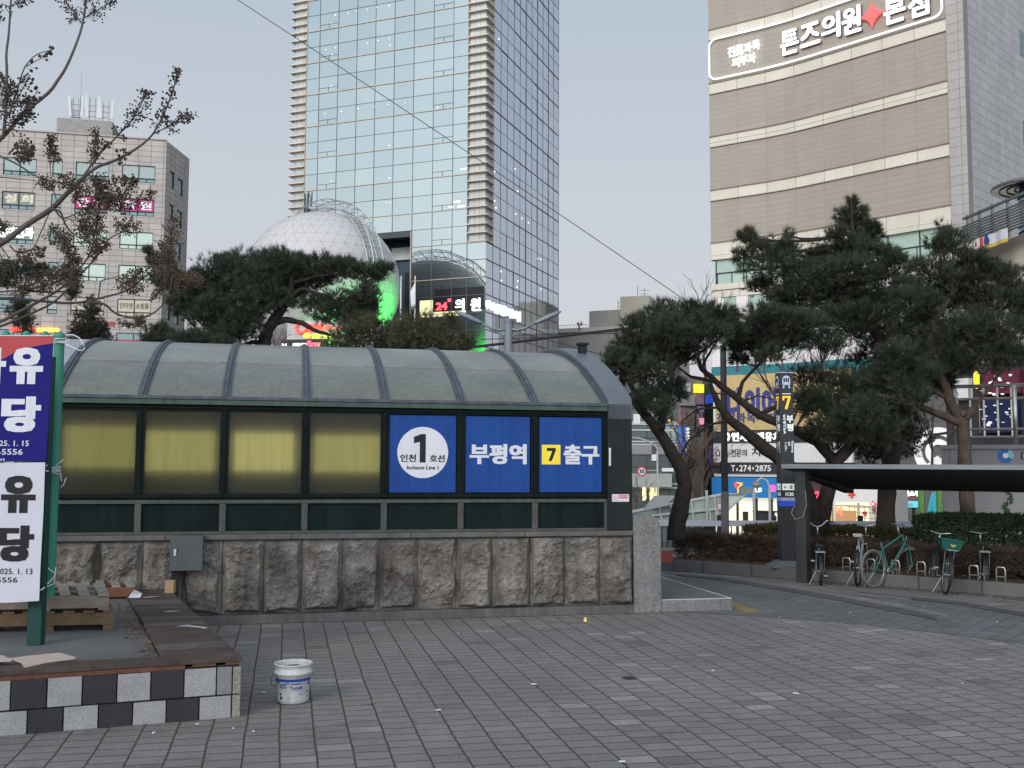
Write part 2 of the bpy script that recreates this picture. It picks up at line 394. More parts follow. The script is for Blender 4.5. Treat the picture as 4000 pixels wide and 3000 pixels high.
# ================================================================== SUBWAY ENTRANCE SHELTER
P0 = (1.77, 15.15); ENT = Matrix.Translation((P0[0], P0[1], 0)) @ Matrix.Rotation(AZ, 4, 'Z')
ent = thing("subway_entrance", "long dark green subway entrance shelter with arched roof, blue station panels and rough stone base", "subway entrance", M=ENT)
XL = -8.5; DEP = 8.04
def arch_z(y, r=7.6): return -3.43 + sqrt(max(0, r*r - (y-4.02)**2))
# rough split-stone base
def stone_mat():
    m = bpy.data.materials.new("split_granite"); m.use_nodes = True; T = m.node_tree; N = T.nodes; Lk = T.links; b = N["Principled BSDF"]
    c = N.new("ShaderNodeTexCoord")
    def ns(sc, lo, hi, a, d, det=6, mpv=None):
        n = N.new("ShaderNodeTexNoise"); n.inputs["Scale"].default_value = sc; n.inputs["Detail"].default_value = det; n.inputs["Roughness"].default_value = .65
        v = c.outputs["Object"]
        if mpv:
            mp = N.new("ShaderNodeMapping"); mp.inputs["Scale"].default_value = mpv; Lk.new(v, mp.inputs[0]); v = mp.outputs[0]
        Lk.new(v, n.inputs["Vector"]); r = N.new("ShaderNodeMapRange"); r.inputs[1].default_value = lo; r.inputs[2].default_value = hi; r.inputs[3].default_value = a; r.inputs[4].default_value = d
        Lk.new(n.outputs[0], r.inputs[0]); return n, r.outputs[0]
    _, a = ns(1.3, .36, .64, .62, 1.22); _, d = ns(90, .35, .65, .6, 1.42, 2); _, s = ns(2.6, .3, .62, .42, 1.12, 5, (1.5,1.5,.35)); n3, e = ns(14, .3, .7, .75, 1.2)
    col = N.new("ShaderNodeMixRGB"); col.inputs[1].default_value = (.130,.107,.088,1); col.inputs[2].default_value = (.165,.150,.133,1); Lk.new(a, col.inputs[0])
    cur = col.outputs[0]
    for q in (a, d, s, e):
        v = N.new("ShaderNodeVectorMath"); v.operation = 'SCALE'; Lk.new(cur, v.inputs[0]); Lk.new(q, v.inputs[3]); cur = v.outputs[0]
    Lk.new(cur, b.inputs["Base Color"]); b.inputs["Roughness"].default_value = .9
    bb = N.new("ShaderNodeBump"); bb.inputs["Strength"].default_value = .8; bb.inputs["Distance"].default_value = .03; Lk.new(n3.outputs[0], bb.inputs["Height"]); Lk.new(bb.outputs[0], b.inputs["Normal"])
    return m
SPLIT = stone_mat()
GRAN = mat("granite_dark", (.095,.092,.09), .75, var=.25, vs=2.2, fine=.35, fs=120, streak=.2, bump=.15, bs=90)
GRANL = mat("granite_pale", (.155,.153,.15), .8, var=.25, vs=3.5, fine=.65, fs=75, bump=.2, bs=110, streak=.12)
b = MB(); bw = 1.085/2
edges = [0.0]; k = 0
while edges[-1] > XL: edges.append(max(XL, edges[-1] - bw*U(.93, 1.07) if k else -.50)); k += 1
for x1, x0 in zip(edges, edges[1:]):
    nX, nZ = 28, 48; sd_ = U(0, 100); z0, z1 = .135, 1.115; gx = .007
    tilt = U(-.05, .05); bul = U(.045, .08)
    vs = []
    for j in range(nZ+1):
        for i in range(nX+1):
            fx, fz = i/nX, j/nZ; x = x0+gx+(x1-x0-2*gx)*fx; z = z0+(z1-z0)*fz
            ed = min(1, min(fx, 1-fx)/.17) ; ez = min(1, min(fz, 1-fz)/.10)
            jag = noise.noise(Vector((x*3.1+sd_, z*3.1, 0)))*.75 + noise.noise(Vector((x*9+sd_, z*9, 4)))*.25
            mk = max(0, min(1, min(ed, ez)*1.9 - .30 + jag)); mk = mk*mk*(3-2*mk)
            n1 = noise.fractal(Vector((x*3+sd_, z*3, 1.3)), .8, 2.1, 5)
            n2 = abs(noise.noise(Vector((x*2.4+sd_, z*1.8, 7))))
            n1 = n1 + .35*noise.fractal(Vector((x*11+sd_, z*11, 2)), .7, 2.1, 4)
            y = -.012 - mk*(bul + .055*n1 - .09*n2 + tilt*(fx-.5) + .03 + .02*abs(n1))
            if ed <= 0 or ez <= 0: y = -.006
            vs.append((x, y, z))
    fs = [(j*(nX+1)+i, j*(nX+1)+i+1, (j+1)*(nX+1)+i+1, (j+1)*(nX+1)+i) for j in range(nZ) for i in range(nX)]
    b.add(vs, fs)
b.build("stone_base", SPLIT, ent)
b = MB(); b.box(XL, 0, -.003, .30, 0, 1.12); b.build("base_core", mat("joint_grey", (.06,.058,.055), .9), ent)
b = MB(); b.box(XL, 0.0, -.055, -.004, 0, .125); b.build("plinth", GRAN, ent, bevel=.008)
b = MB()
x = 0.0
while x > XL: b.box(max(XL, x-1.628)+.002, x-.002, -.075, .30, 1.125, 1.195); x -= 1.63
b.build("coping", GRAN, ent, bevel=.01)
# metalwork
FRM = mat("frame_green_black", (.006,.010,.009), .6, var=.25, vs=4, streak=.3, spec=.07)
FRL = mat("frame_grey_green", (.062,.064,.060), .55, var=.3, vs=5, streak=.25)
GUT = mat("gutter_green", (.045,.075,.060), .5, var=.25, vs=3, streak=.3)
RIB = mat("rib_blue_grey", (.062,.072,.088), .5, var=.3, vs=6, streak=.3)
CLAD = mat("portal_metal", (.016,.019,.019), .55, var=.18, vs=3, streak=.2, spec=.1)
CLADT = mat("portal_arch_metal", (.095,.11,.13), .42, var=.15, vs=3, spec=.4)
ZINC = mat("zinc_sheet", (.27,.275,.30), .5, var=.14, vs=4, streak=.2)
FX0, FX1 = XL, -.377
mul_s = [-(.377 + 1.085*i) for i in range(8)]           # mullion centres
b = MB()
b.box(FX0, FX1, .02, .10, 1.655, 1.74); b.box(FX0, FX1, .0, .02, 1.685, 1.715)
b.box(FX0, FX1, .02, .10, 2.855, 2.935); b.box(FX0, FX1, .0, .02, 2.885, 2.905)
for mx_ in mul_s: b.box(mx_-.057, mx_+.057, .022, .098, 1.74, 2.855); b.box(mx_-.02, mx_+.02, .008, .022, 1.74, 2.855)
b.build("upper_frame", FRM, ent, bevel=.006)
b = MB(); b.box(FX0, FX1, .0, .10, 1.607, 1.655); b.box(FX0, FX1, -.01, .10, 1.197, 1.235)
for mx_ in mul_s: b.box(mx_-.042, mx_+.042, .003, .097, 1.235, 1.607)
b.build("lower_frame", FRL, ent, bevel=.005)
b = MB(); b.box(FX0, FX1, -.03, .10, 2.938, 3.005)
for xx in (-.9, -2.05, -4.3, -6.6): b.box(xx-.012, xx+.012, -.036, -.03, 2.94, 3.003)
b.build("gutter", GUT, ent, bevel=.006)
b = MB(); b.box(FX0, FX1, -.045, .10, 3.008, 3.055); b.build("eave_rail", RIB, ent, bevel=.006)
LOWP = mat("low_panel", (.005,.012,.011), .5, var=.3, vs=2, streak=.3, spec=.08)
for i in range(7):
    b = MB(); b.box(mul_s[i+1]+.042, mul_s[i]-.042, .045, .06, 1.235, 1.607); b.build("lower_panel", LOWP, ent)
# frosted panels with light boxes inside, and three blue station panels
def frost():
    m = bpy.data.materials.new("frosted_panel"); m.use_nodes = True; T = m.node_tree; N = T.nodes; Lk = T.links
    N.remove(N["Principled BSDF"]); out = N["Material Output"]
    d = N.new("ShaderNodeBsdfDiffuse"); t = N.new("ShaderNodeBsdfTranslucent"); gl = N.new("ShaderNodeBsdfGlossy"); gl.inputs["Roughness"].default_value = .3; gl.inputs["Color"].default_value = (.8,.8,.8,1)
    c = N.new("ShaderNodeTexCoord"); mp = N.new("ShaderNodeMapping"); mp.inputs["Scale"].default_value = (14,14,.8); Lk.new(c.outputs["Object"], mp.inputs[0])
    n = N.new("ShaderNodeTexNoise"); n.inputs["Scale"].default_value = 1.4; n.inputs["Detail"].default_value = 6; Lk.new(mp.outputs[0], n.inputs["Vector"])
    r = N.new("ShaderNodeMapRange"); r.inputs[1].default_value = .3; r.inputs[2].default_value = .7; r.inputs[3].default_value = .93; r.inputs[4].default_value = 1.04; Lk.new(n.outputs[0], r.inputs[0])
    v = N.new("ShaderNodeVectorMath"); v.operation = 'SCALE'; v.inputs[0].default_value = (.62,.62,.52); Lk.new(r.outputs[0], v.inputs[3]); Lk.new(v.outputs[0], t.inputs[0])
    v2 = N.new("ShaderNodeVectorMath"); v2.operation = 'SCALE'; v2.inputs[0].default_value = (.026,.028,.021); Lk.new(r.outputs[0], v2.inputs[3]); Lk.new(v2.outputs[0], d.inputs[0])
    mx = N.new("ShaderNodeMixShader"); mx.inputs[0].default_value = .45; Lk.new(d.outputs[0], mx.inputs[1]); Lk.new(t.outputs[0], mx.inputs[2])
    m2 = N.new("ShaderNodeMixShader"); m2.inputs[0].default_value = .015; Lk.new(mx.outputs[0], m2.inputs[1]); Lk.new(gl.outputs[0], m2.inputs[2]); Lk.new(m2.outputs[0], out.inputs[0])
    return m
FROST = frost()
BLUE = mat("sign_blue", (.012,.052,.215), .5, var=.10, vs=3, streak=.16, spec=.12)
WHT = mat("sign_white", (.55,.56,.60), .5, var=.05, streak=.06)
BLK = mat("sign_black", (.012,.012,.018), .5, var=.0)
YEL = mat("sign_yellow", (.78,.60,.05), .5, var=.05)
lit = {3: (.06, 1.0, .27, .74, 2.3), 4: (.07, .90, .25, .73, 3.0), 5: (.02, .93, .24, .735, 2.2), 6: (.08, 1.0, .19, .70, 1.6)}
for i in range(7):
    xa, xb = mul_s[i+1]+.057, mul_s[i]-.057
    if i < 3:
        b = MB(); b.box(xa+.012, xb-.012, .050, .062, 1.752, 2.843)
        pn = b.build("station_panel", BLUE, ent, label=["blue panel with a yellow seven and white lettering", "blue panel with white station name", "blue panel with a white disc and line number"][i])
        cx = (xa+xb)/2; cz = 2.30; y = .045
        t = MB()
        if i == 2:
            n = 64; rr = .362
            dsc = MB(); dsc.prism([(cx+rr*cos(2*pi*j/n), cz+.015+rr*sin(2*pi*j/n)) for j in range(n)], .0465, .0495); dsc.build("white_disc", WHT, pn)
            y = .0445
            t.prism([(cx-.045,cz-.125),(cx+.040,cz-.125),(cx+.040,cz+.275),(cx-.035,cz+.275),(cx-.13,cz+.235),(cx-.13,cz+.145),(cx-.045,cz+.165)], y, y+.0015)
            text(t, "인천", cx-.208, cz-.065, .225, .105, y, bold=.035); text(t, "호선", cx+.205, cz-.068, .22, .105, y, bold=.035)
            text(t, "Incheon Line 1", cx, cz-.198, .45, None, y, bold=.03)
            t.build("lettering", BLK, pn)
        elif i == 1:
            text(t, "부평역", cx+.005, cz, .84, .29, y, bold=.05); t.build("lettering", WHT, pn)
        else:
            q = MB(); q.box(cx-.435, cx-.155, .0455, .0498, cz-.145, cz+.14); q.build("yellow_square", YEL, pn)
            t.prism([(cx-.36,cz+.095),(cx-.36,cz+.05),(cx-.28,cz+.05),(cx-.335,cz-.095),(cx-.285,cz-.095),(cx-.225,cz+.06),(cx-.225,cz+.095)][::-1], .0435, .045); t.build("numeral", BLK, pn)
            t = MB(); text(t, "출구", cx+.165, cz, .545, .29, y, bold=.05); t.build("lettering", WHT, pn)
    else:
        b = MB(); b.box(xa, xb, .048, .056, 1.74, 2.855); b.build("frosted_panel", FROST, ent)
        l0, l1, t0, t1, e = lit[i]; h = 2.855-1.74
        b = MB(); b.box(xa+(xb-xa)*l0, xa+(xb-xa)*l1+(.04 if l1 == 1 else 0), .088, .15, 2.855-h*t1, 2.855-h*t0)
        b.build("light_box", glow("lightbox_%d" % i, (1.0,.93,.42), e*1.5), ent)
DARK = mat("dark_interior", (.02,.022,.02), .8, var=.2)
b = MB(); b.box(XL, FX1, .30, .34, 1.20, 3.0); b.build("light_box_backing", DARK, ent)  # added dark backing, so only the light boxes light the frosted panels
# far side, stair well and floor so that it holds up from the side
b = MB(); b.box(XL, 0, DEP-.3, DEP, 0, 1.19); b.box(XL, XL+.25, 0.3, DEP-.3, 0, 3.0); b.build("rear_base", GRAN, ent)
b = MB(); b.box(XL, -.02, DEP-.1, DEP-.02, 1.19, 3.05); b.build("rear_glazing", mat("rear_glass", (.05,.06,.055), .3, var=.2), ent)
b = MB()
for i in range(14): b.box(-.3*(i+1), -.3*i, .36, DEP-.32, .005, .18-.012*i if i < 14 else .01)
b.build("stair", GRAN, ent)
# arched roof
ROOF = mat("roof_polycarbonate", (.112,.122,.106), .20, var=.22, vs=1.1, fine=.10, fs=30, streak=.2, spec=.45, bump=.03, bs=5)
ny = 26
ROOF2 = mat("roof_polycarbonate_pale", (.150,.158,.145), .3, var=.22, vs=1.1, fine=.12, fs=30, streak=.22, spec=.4, bump=.03, bs=5)  # paler tone for the upper roof sheets
def arch_strip(b, x0, x1, r, y0=0.0, y1=DEP, th=.02, n=ny):
    vs = []
    for j in range(n+1):
        y = y0+(y1-y0)*j/n; z = arch_z(y, r)
        vs += [(x0,y,z),(x1,y,z),(x1,y,z-th),(x0,y,z-th)]
    fs = []
    for j in range(n):
        o = j*4
        for a, c in ((0,1),(1,2),(2,3),(3,0)): fs.append((o+a, o+c, o+4+c, o+4+a))
    fs += [(3,2,1,0), (n*4, n*4+1, n*4+2, n*4+3)]
    b.add(vs, fs)
for i in range(7):
    b = MB(); arch_strip(b, mul_s[i+1]+.05, mul_s[i]-.05, 7.60, 0, 1.25, n=10); rp_ = b.build("roof_panel", ROOF, ent); b = MB(); arch_strip(b, mul_s[i+1]+.05, mul_s[i]-.05, 7.611, 1.19, DEP, n=30); b.build("upper_sheet", ROOF2, rp_)
for i, mx_ in enumerate(mul_s):
    b = MB(); arch_strip(b, mx_-.055, mx_+.055, 7.635, th=.06); arch_strip(b, mx_-.018, mx_+.018, 7.655, th=.03); b.build("roof_rib", RIB, ent)
b = MB(); arch_strip(b, XL, mul_s[7]-.055, 7.62, th=.05); b.build("end_sheet", ZINC, ent)
b = MB(); arch_strip(b, XL+.1, -.1, 7.50, .05, DEP-.05, .03); b.build("ceiling", DARK, ent)
# portal at the open end
for y0_, y1_ in ((-.03,.34),(DEP-.34,DEP+.03)): b = MB(); b.box(-.377, 0, y0_, y1_, 1.197, 3.055); b.build("portal_leg", CLAD, ent, bevel=.012)
b = MB(); arch_strip(b, -.374, .0, 7.70, -.03, DEP+.03, .30, 34); b.build("portal_arch", CLADT, ent, bevel=.01)
b = MB(); b.box(-.19, -.07, 2.06, 2.20, 3.86, 4.16); b.box(-.22, -.04, 2.03, 2.23, 4.165, 4.20); b.build("vent_post", CLAD, ent)
b = MB(); b.box(-.365, -.335, -.05, -.032, 2.14, 2.40); b.box(-.358, -.342, -.06, -.05, 2.18, 2.36); b.build("handle", mat("handle_steel", (.55,.56,.58), .35, .6, var=.05), ent)
nos = MB(); nos.box(-.315, -.055, -.036, -.0305, 1.615, 1.725)
ns = nos.build("no_smoking_sticker", WHT, ent)
t = MB(); t.box(-.215, -.075, -.0385, -.0365, 1.665, 1.715); t.box(-.30, -.23, -.0385, -.0365, 1.645, 1.70, 1); t.box(-.29, -.075, -.0385, -.0365, 1.628, 1.636, 1)
t.build("red_block", [mat("sign_red", (.6,.03,.04), .5), mat("pale_pink", (.62,.42,.42), .6)], ns)
t = MB(); text(t, "금연구역", -.145, 1.69, .125, .036, -.0395, bold=.03); t.build("lettering", WHT, ns)
# granite end pier, landing
ep = thing("granite_pier", "pale speckled granite pier with rounded top beside the shelter portal", "stone pier", M=ENT)
b = MB(); b.prism([(.004,0),(.43,0),(.43,1.22)] + [(.43-.2+.2*cos(a), 1.22+.2*sin(a)) for a in [pi/2*i/8 for i in range(1,9)]] + [(.004,1.425)], -.06, .34)
b.build("pier_shaft", GRANL, ep, bevel=.012)
ld = thing("entrance_landing", "low granite step landing with pale metal nosing at the open end of the shelter", "landing", M=ENT)
b = MB(); b.box(.435, 1.56, -.02, DEP, 0, .172); b.build("step_slab", GRANL, ld, bevel=.008)
b = MB(); b.box(.445, 1.55, -.024, .03, .1735, .182); b.box(1.53, 1.563, .032, DEP-.05, .1735, .182); b.build("nosing", mat("nosing_metal", (.50,.50,.53), .4, .3, var=.1), ld)
b = MB(); b.box(.44, 1.52, .034, DEP-.04, .1725, .1765); b.build("landing_tile", panel_mat("landing_slab", (.115,.12,.125), .6, .45, .4, .01, swap='xy', offset=.5), ld)
b = MB()
for i in range(26): b.box(1.64, 1.92, .0+.3*i-.28, .28+.3*i-.28, .0, .010)
tg = tag(b.build("tactile_strip", TACT, None, M=ENT), kind='structure')
# grey cabinet hung on the stone base
cb = thing("electric_cabinet", "small grey metal electric cabinet hung on the rough stone wall", "cabinet", M=ENT @ Matrix.Translation((-6.23, -.09, .0)))
CABM = mat("cabinet_grey", (.070,.082,.082), .5, var=.12, vs=3, streak=.15)
b = MB(); b.box(-.21, .21, -.17, .0, .74, 1.20); b.build("cabinet_body", CABM, cb, bevel=.01)
b = MB(); b.box(-.205, .205, -.184, -.172, .745, 1.195); b.build("cabinet_door", CABM, cb, bevel=.006)
b = MB(); b.box(-.155, -.125, -.205, -.184, .94, 1.03); b.box(-.148, -.132, -.212, -.205, .95, .99); b.build("handle", MC["handle_steel"], cb)
b = MB(); b.box(-.19, -.10, -.06, -.01, .36, .739); b.build("conduit", BLK, cb)
# ================================================================== LOW PLATFORM WITH TIMBER EDGE
A_ = Vector((-2.30, 8.91)); B_ = Vector((-4.50, 13.66)); C_ = Vector((-9.2, 12.62)); D_ = Vector((-7.9, 6.76))
fdir = (D_-A_).normalized(); sdir = (B_-A_).normalized()
pf = thing("platform", "low planter platform with dark timber edge boards and chequered granite tiles", "platform", (A_.x, A_.y, 0))
WOOD = mat("weathered_timber", (.060,.046,.040), .7, var=.35, vs=3, fine=.3, fs=30, streak=.1, bump=.5, bs=26)
WOOD2 = mat("weathered_timber_grey", (.082,.074,.070), .75, var=.35, vs=3, fine=.3, fs=30, bump=.5, bs=26)
REDW = mat("stained_joist", (.105,.045,.028), .6, var=.3, vs=4, fine=.25, fs=40, bump=.2)
SLABM = mat("floor_slab", (.105,.105,.106), .85, var=.22, vs=1.4, fine=.2, fs=60, bump=.3, bs=40)
b = MB()
n = 36; A2 = A_ + fdir*.62; B2 = B_ + (C_-B_).normalized()*.56
for i in range(n):
    t0, t1 = i/n + .0012, (i+1)/n - .0012
    if i < 2: continue
    q = [A2.lerp(B2, t0), A_.lerp(B_, t0), A_.lerp(B_, t1), A2.lerp(B2, t1)]
    dz = U(-.004, .004); b.slab([tuple(p) for p in q], .462+dz, .500+dz, 0 if R() < .6 else 1)
b.build("side_board", [WOOD, WOOD2], pf, world=True, bevel=.004)
b = MB(); nn = Vector((-fdir.y, fdir.x)); nn = nn if nn.y > 0 else -nn
for i in range(2):
    for j in range(3):
        o0, o1 = nn*(.135*i+.001), nn*(.135*(i+1)-.003)
        L0, L1 = fdir*(1.98*j-.004), fdir*(1.98*(j+1)-.012)
        q = [A_+L1+o0, A_+L0+o0, A_+L0+o1, A_+L1+o1]; b.slab([tuple(p) for p in q], .463, .502)
b.build("front_board", WOOD, pf, world=True, bevel=.004)
b = MB()
def fbox(bb, l0, l1, z0, z1, d0, d1, mi=0):    # along the front face: l from corner, d outward
    q = [A_+fdir*l1-nn*d1, A_+fdir*l0-nn*d1, A_+fdir*l0-nn*d0, A_+fdir*l1-nn*d0]; bb.slab([tuple(p) for p in q], z0, z1, mi)
fbox(b, .46, 5.9, .425, .460, -.05, -.008); fbox(b, .21, .40, .440, .462, -.05, -.01); fbox(b, .02, .13, .440, .462, -.05, -.01)
b.build("edge_joist", REDW, pf, world=True)
b = MB()
ins = lambda p, q, k: p.lerp(q, k)
b.slab([tuple(A2+sdir*.2), tuple(B2+sdir*.0), tuple(C_), tuple(D_+nn*.2)][::1], .10, .455)
b.build("floor_slab", SLABM, pf, world=True)
b = MB(); b.slab([tuple(A_+fdir*5.9+nn*.02), tuple(A_+fdir*.02+nn*.02), tuple(A_+fdir*.02+nn*.16), tuple(A_+fdir*5.9+nn*.16)], 0, .44)
b.slab([tuple(A_+fdir*.14+sdir*.1), tuple(A_+fdir*.02+sdir*.1), tuple(B_+fdir*.02), tuple(B_+fdir*.14)], 0, .455)
b.build("wall_core", mat("core_dark", (.02,.02,.02), .9), pf, world=True)
GL = mat("tile_pale", (.255,.255,.255), .7, var=.12, vs=5, fine=.40, fs=110, bump=.12, bs=90)
GD = mat("tile_dark", (.026,.027,.029), .6, var=.2, vs=5, fine=.45, fs=110, bump=.12, bs=90)
GM = mat("tile_mid", (.17,.175,.178), .7, var=.15, vs=5, fine=.40, fs=110)
GS = mat("tile_speckled", (.21,.20,.165), .7, var=.15, vs=5, fine=.75, fs=90)
b = MB()
def row(cuts, z0, z1):
    for l0, l1, mi in cuts: fbox(b, l0+.003, l1-.003, z0, z1 - (U(0,.006)), -.03, .0+U(-.002,.003), mi)
cuts = [(0,.07,3),(.075,.20,2)]; l = .205; k = 0
while l < 5.6: cuts.append((l, l+.258, k % 2)); l += .262; k += 1
row(cuts, .196, .424)
cuts = [(0,.072,3)]; l = .078; k = 0
while l < 5.6: cuts.append((l, l+.258, k % 2)); l += .262; k += 1
row(cuts, .0, .186)
b.build("stone_tile", [GL, GD, GM, GS], pf, world=True, bevel=.004)
# ------------------------------------------------------------------ pallets
PW = [mat("pallet_grey", (.20,.175,.145), .8, var=.3, vs=4, fine=.2, fs=40, bump=.3), mat("pallet_brown", (.125,.085,.05), .8, var=.3, vs=4, fine=.2, fs=40, bump=.3), mat("pallet_red", (.13,.062,.035), .8, var=.3, vs=4, fine=.2, fs=40, bump=.3), mat("pallet_slat", (.22,.20,.175), .8, var=.25, vs=5, fine=.2, fs=40, bump=.3)]
def pallet(label, o, z, ex, ey, L, W, cb_, ct_, nsl, feet=.02):
    M = Matrix(((ex[0], ey[0], 0, o[0]), (ex[1], ey[1], 0, o[1]), (0,0,1,z), (0,0,0,1)))
    T = thing("pallet", label, "pallet", (o[0], o[1], z), 0, "wooden pallets on the platform")
    for j in range(3):
        y = (W-.10)*j/2; b = MB(); b.box(-L, 0, y, y+.10, feet+.001, feet+.118, 0, M); b.build("stringer", PW[cb_], T, world=True, bevel=.004)
    for j in range(3):
        x = -L + (L-.1)*j/2; b = MB(); b.box(x, x+.10, .0, W, 0, feet, 0, M); b.build("skid", PW[cb_], T, world=True)
    w_ = L/(nsl*1.75-.75)
    for j in range(nsl):
        x = -L + j*w_*1.75; b = MB(); b.box(x, x+w_, U(-.02,.02), W+U(-.03,.03), feet+.119, feet+.140+U(0,.004), 0, M); b.build("slat", PW[ct_], T, world=True, bevel=.003)
    return T
o1 = gnd(432, 2463, .456)
ex = (.985, .17); ey = (-.42, .907)
pallet("brown wooden pallet at the bottom of the stack under the banners", (o1.x+.03, o1.y), .456, ex, ey, 1.25, 1.05, 1, 1, 7, .06)
pallet("grey slatted wooden pallet on top of the stack under the banners", (o1.x-.03, o1.y+.01), .660, ex, ey, 1.22, 1.05, 0, 3, 7)
o2 = gnd(527, 2338, .456)
pallet("single reddish wooden pallet lying flat against the rough stone wall", (o2.x, o2.y), .456, (.98,.2), (-.40,.90), 1.15, .85, 2, 3, 7)
# ------------------------------------------------------------------ small things on the platform
CARD = mat("cardboard", (.40,.33,.28), .85, var=.1, vs=6)
def sheet(name, label, cat, px, z, m, th=.006, lift=0.0, group=None):
    P = [gnd(x, y, z) for x, y in px]; c = sum(P, Vector())/len(P)
    T = MB(); poly = [(p.x, p.y) for p in P]
    ar = sum(poly[i-1][0]*poly[i][1]-poly[i][0]*poly[i-1][1] for i in range(len(poly)))
    if ar < 0: poly = poly[::-1]
    T.slab([(x-c.x, y-c.y) for x, y in poly], 0, th)
    o = T.build(name, m, None, M=Matrix.Translation((c.x, c.y, z+lift)))
    return tag(o, label, cat, group)
sheet("cardboard_sheet", "torn beige cardboard sheet lying over the front timber edge", "cardboard", [(40,2573),(128,2562),(232,2552),(298,2570),(290,2576),(188,2589),(95,2610),(84,2592)], .503, CARD)
sheet("cardboard_sheet", "smaller cardboard scrap cut off by the picture edge on the platform", "cardboard", [(-60,2560),(8,2562),(48,2578),(44,2584),(-60,2588)], .503, CARD)
wb = gnd(660, 2318, .500); b = MB(); b.box(-.055, .055, 0, .13, .0, .155)
tag(b.build("wood_block", mat("raw_wood", (.30,.215,.125), .8, var=.2, vs=6), None, M=Matrix.Translation(wb) @ Matrix.Rotation(.1, 4, 'Z'), bevel=.005), "short raw timber block standing on the platform near the stone wall", "wood block")
PAP = mat("white_paper", (.55,.56,.59), .8, var=.05)
p_ = gnd(526, 2335, .502); b = MB(); b.add([(-.08,0,0),(.06,.02,.0),(.08,.03,.05),(.0,.0,.10),(-.05,.03,.06),(-.02,.05,.02)], [(0,1,2,5),(0,5,4),(5,2,3,4)])
tag(b.build("paper_scrap", PAP, None, M=Matrix.Translation(p_)), "crumpled white paper scrap at the corner of the reddish pallet", "paper")
STK = mat("dried_paint", (.30,.31,.34), .7, var=.1)  # white smears on the boards, laid on as thin flat sheets
for lb, px in (("long pale streak of tape across the timber side boards", [(690,2447),(735,2441),(790,2448),(815,2453),(800,2456),(735,2447)]),
               ("short white smear on the timber boards beside the slab", [(640,2389),(668,2386),(702,2387),(690,2389),(660,2391)]),
               ("white smear on the timber boards nearest the stone wall", [(555,2333),(595,2330),(625,2330),(606,2332),(575,2335)])):
    sheet("paint_smear", lb, "paint", px, .5055, STK, .002)
for i, (px, py) in enumerate(((100,2858),(87,2868),(770,2836),(911,2852),(1030,2712),(990,2864),(1712,2780),(2085,2678),(2785,2625),(3045,2414),(3110,2715),(3610,2370),(3895,2433),(3760,2675),(2430,2983),(1350,2418),(1790,2478),(600,2870),(3320,2397))):
    p = gnd(px, py); s = U(.008,.02); b = MB(); b.box(-s*1.4, s*1.4, -s*.45, s*.45, 0, .008)
    tag(b.build("paper_scrap", PAP, None, M=Matrix.Translation((p.x,p.y,.013)) @ Matrix.Rotation(U(0,3), 4, 'Z')), "tiny white scrap of litter lying on the grey paving", "litter", "tiny white scraps on the paving")
p = gnd(2286, 2428); b = MB(); b.lathe([(.028,0),(.025,.006),(.016,.05),(.011,.054)], 12, cap0=True, cap1=True)
tag(b.build("paper_cup", mat("yellow_cup", (.72,.55,.16), .6, var=.1), None, M=Matrix.Translation((p.x,p.y,.002))), "small yellow paper cup standing upside down on the paving near the stone wall", "paper cup")
p = gnd(1445, 2753); b = MB(); b.add([(-.05,0,.004),(0,-.02,.02),(.06,.0,.006),(.02,.03,.018)], [(0,1,3),(1,2,3)])
tag(b.build("dry_leaf", mat("dry_leaf", (.25,.13,.06), .8, var=.2), None, M=Matrix.Translation((p.x,p.y,.006))), "single curled brown leaf on the open paving", "leaf")
p = gnd(2456, 2649); b = MB(); b.lathe([(.0,.006),(.062,.006),(.072,.003)], 20)
tag(b.build("drain_cap", mat("drain_iron", (.03,.03,.032), .7, var=.2), None, M=Matrix.Translation((p.x,p.y,.0))), "small dark round drain cap set in the open paving", "drain cap")
# ------------------------------------------------------------------ bucket
bp = gnd(1143, 2742); s = 1.0
bk = thing("bucket", "dirty white plastic bucket with blue print, full of debris, on the paving", "bucket", (bp.x, bp.y, 0), radians(8))
PL = mat("bucket_plastic", (.42,.42,.42), .5, var=.16, vs=7, fine=.18, fs=70, streak=.12, spec=.25)
b = MB(); b.lathe([(.0,.006),(.125,.004),(.135,.012),(.143,.05),(.158,.255),(.173,.262),(.174,.282),(.160,.287),(.163,.335),(.172,.340),(.173,.352),(.164,.353),(.160,.340),(.152,.20)], 48); b.build("pail", PL, bk, smooth=True)
DEB = mat("debris", (.075,.065,.055), .95, var=.5, vs=30, fine=.6, fs=120)
b = MB(); rg = 12
vs = [(0,0,.315)]+[(r*cos(t), r*sin(t), .30+.025*(1-r/.16)+.014*noise.noise(Vector((r*40*cos(t), r*40*sin(t), 3)))) for r in [.158*i/rg for i in range(1, rg+1)] for t in [2*pi*j/32 for j in range(32)]]
fs = [(0,1+j,1+(j+1)%32) for j in range(32)] + [(1+(i*32)+j, 1+(i+1)*32+j, 1+(i+1)*32+(j+1)%32, 1+i*32+(j+1)%32) for i in range(rg-1) for j in range(32)]
b.add(vs, fs); b.build("debris_fill", DEB, bk)
def rb(z): return .143+(.158-.143)*(z-.05)/.205 + .0012
NAVY = mat("print_navy", (.015,.05,.22), .45, var=.1, fine=.1); TEAL = mat("print_teal", (.02,.16,.24), .45, var=.1)
def wrap(bb, pts, fs, mi=0):      # (angle in metres along the wall, z)
    bb.add([(rb(z)*sin(a/.15), -rb(z)*cos(a/.15), z) for a, z in pts], fs, mi)
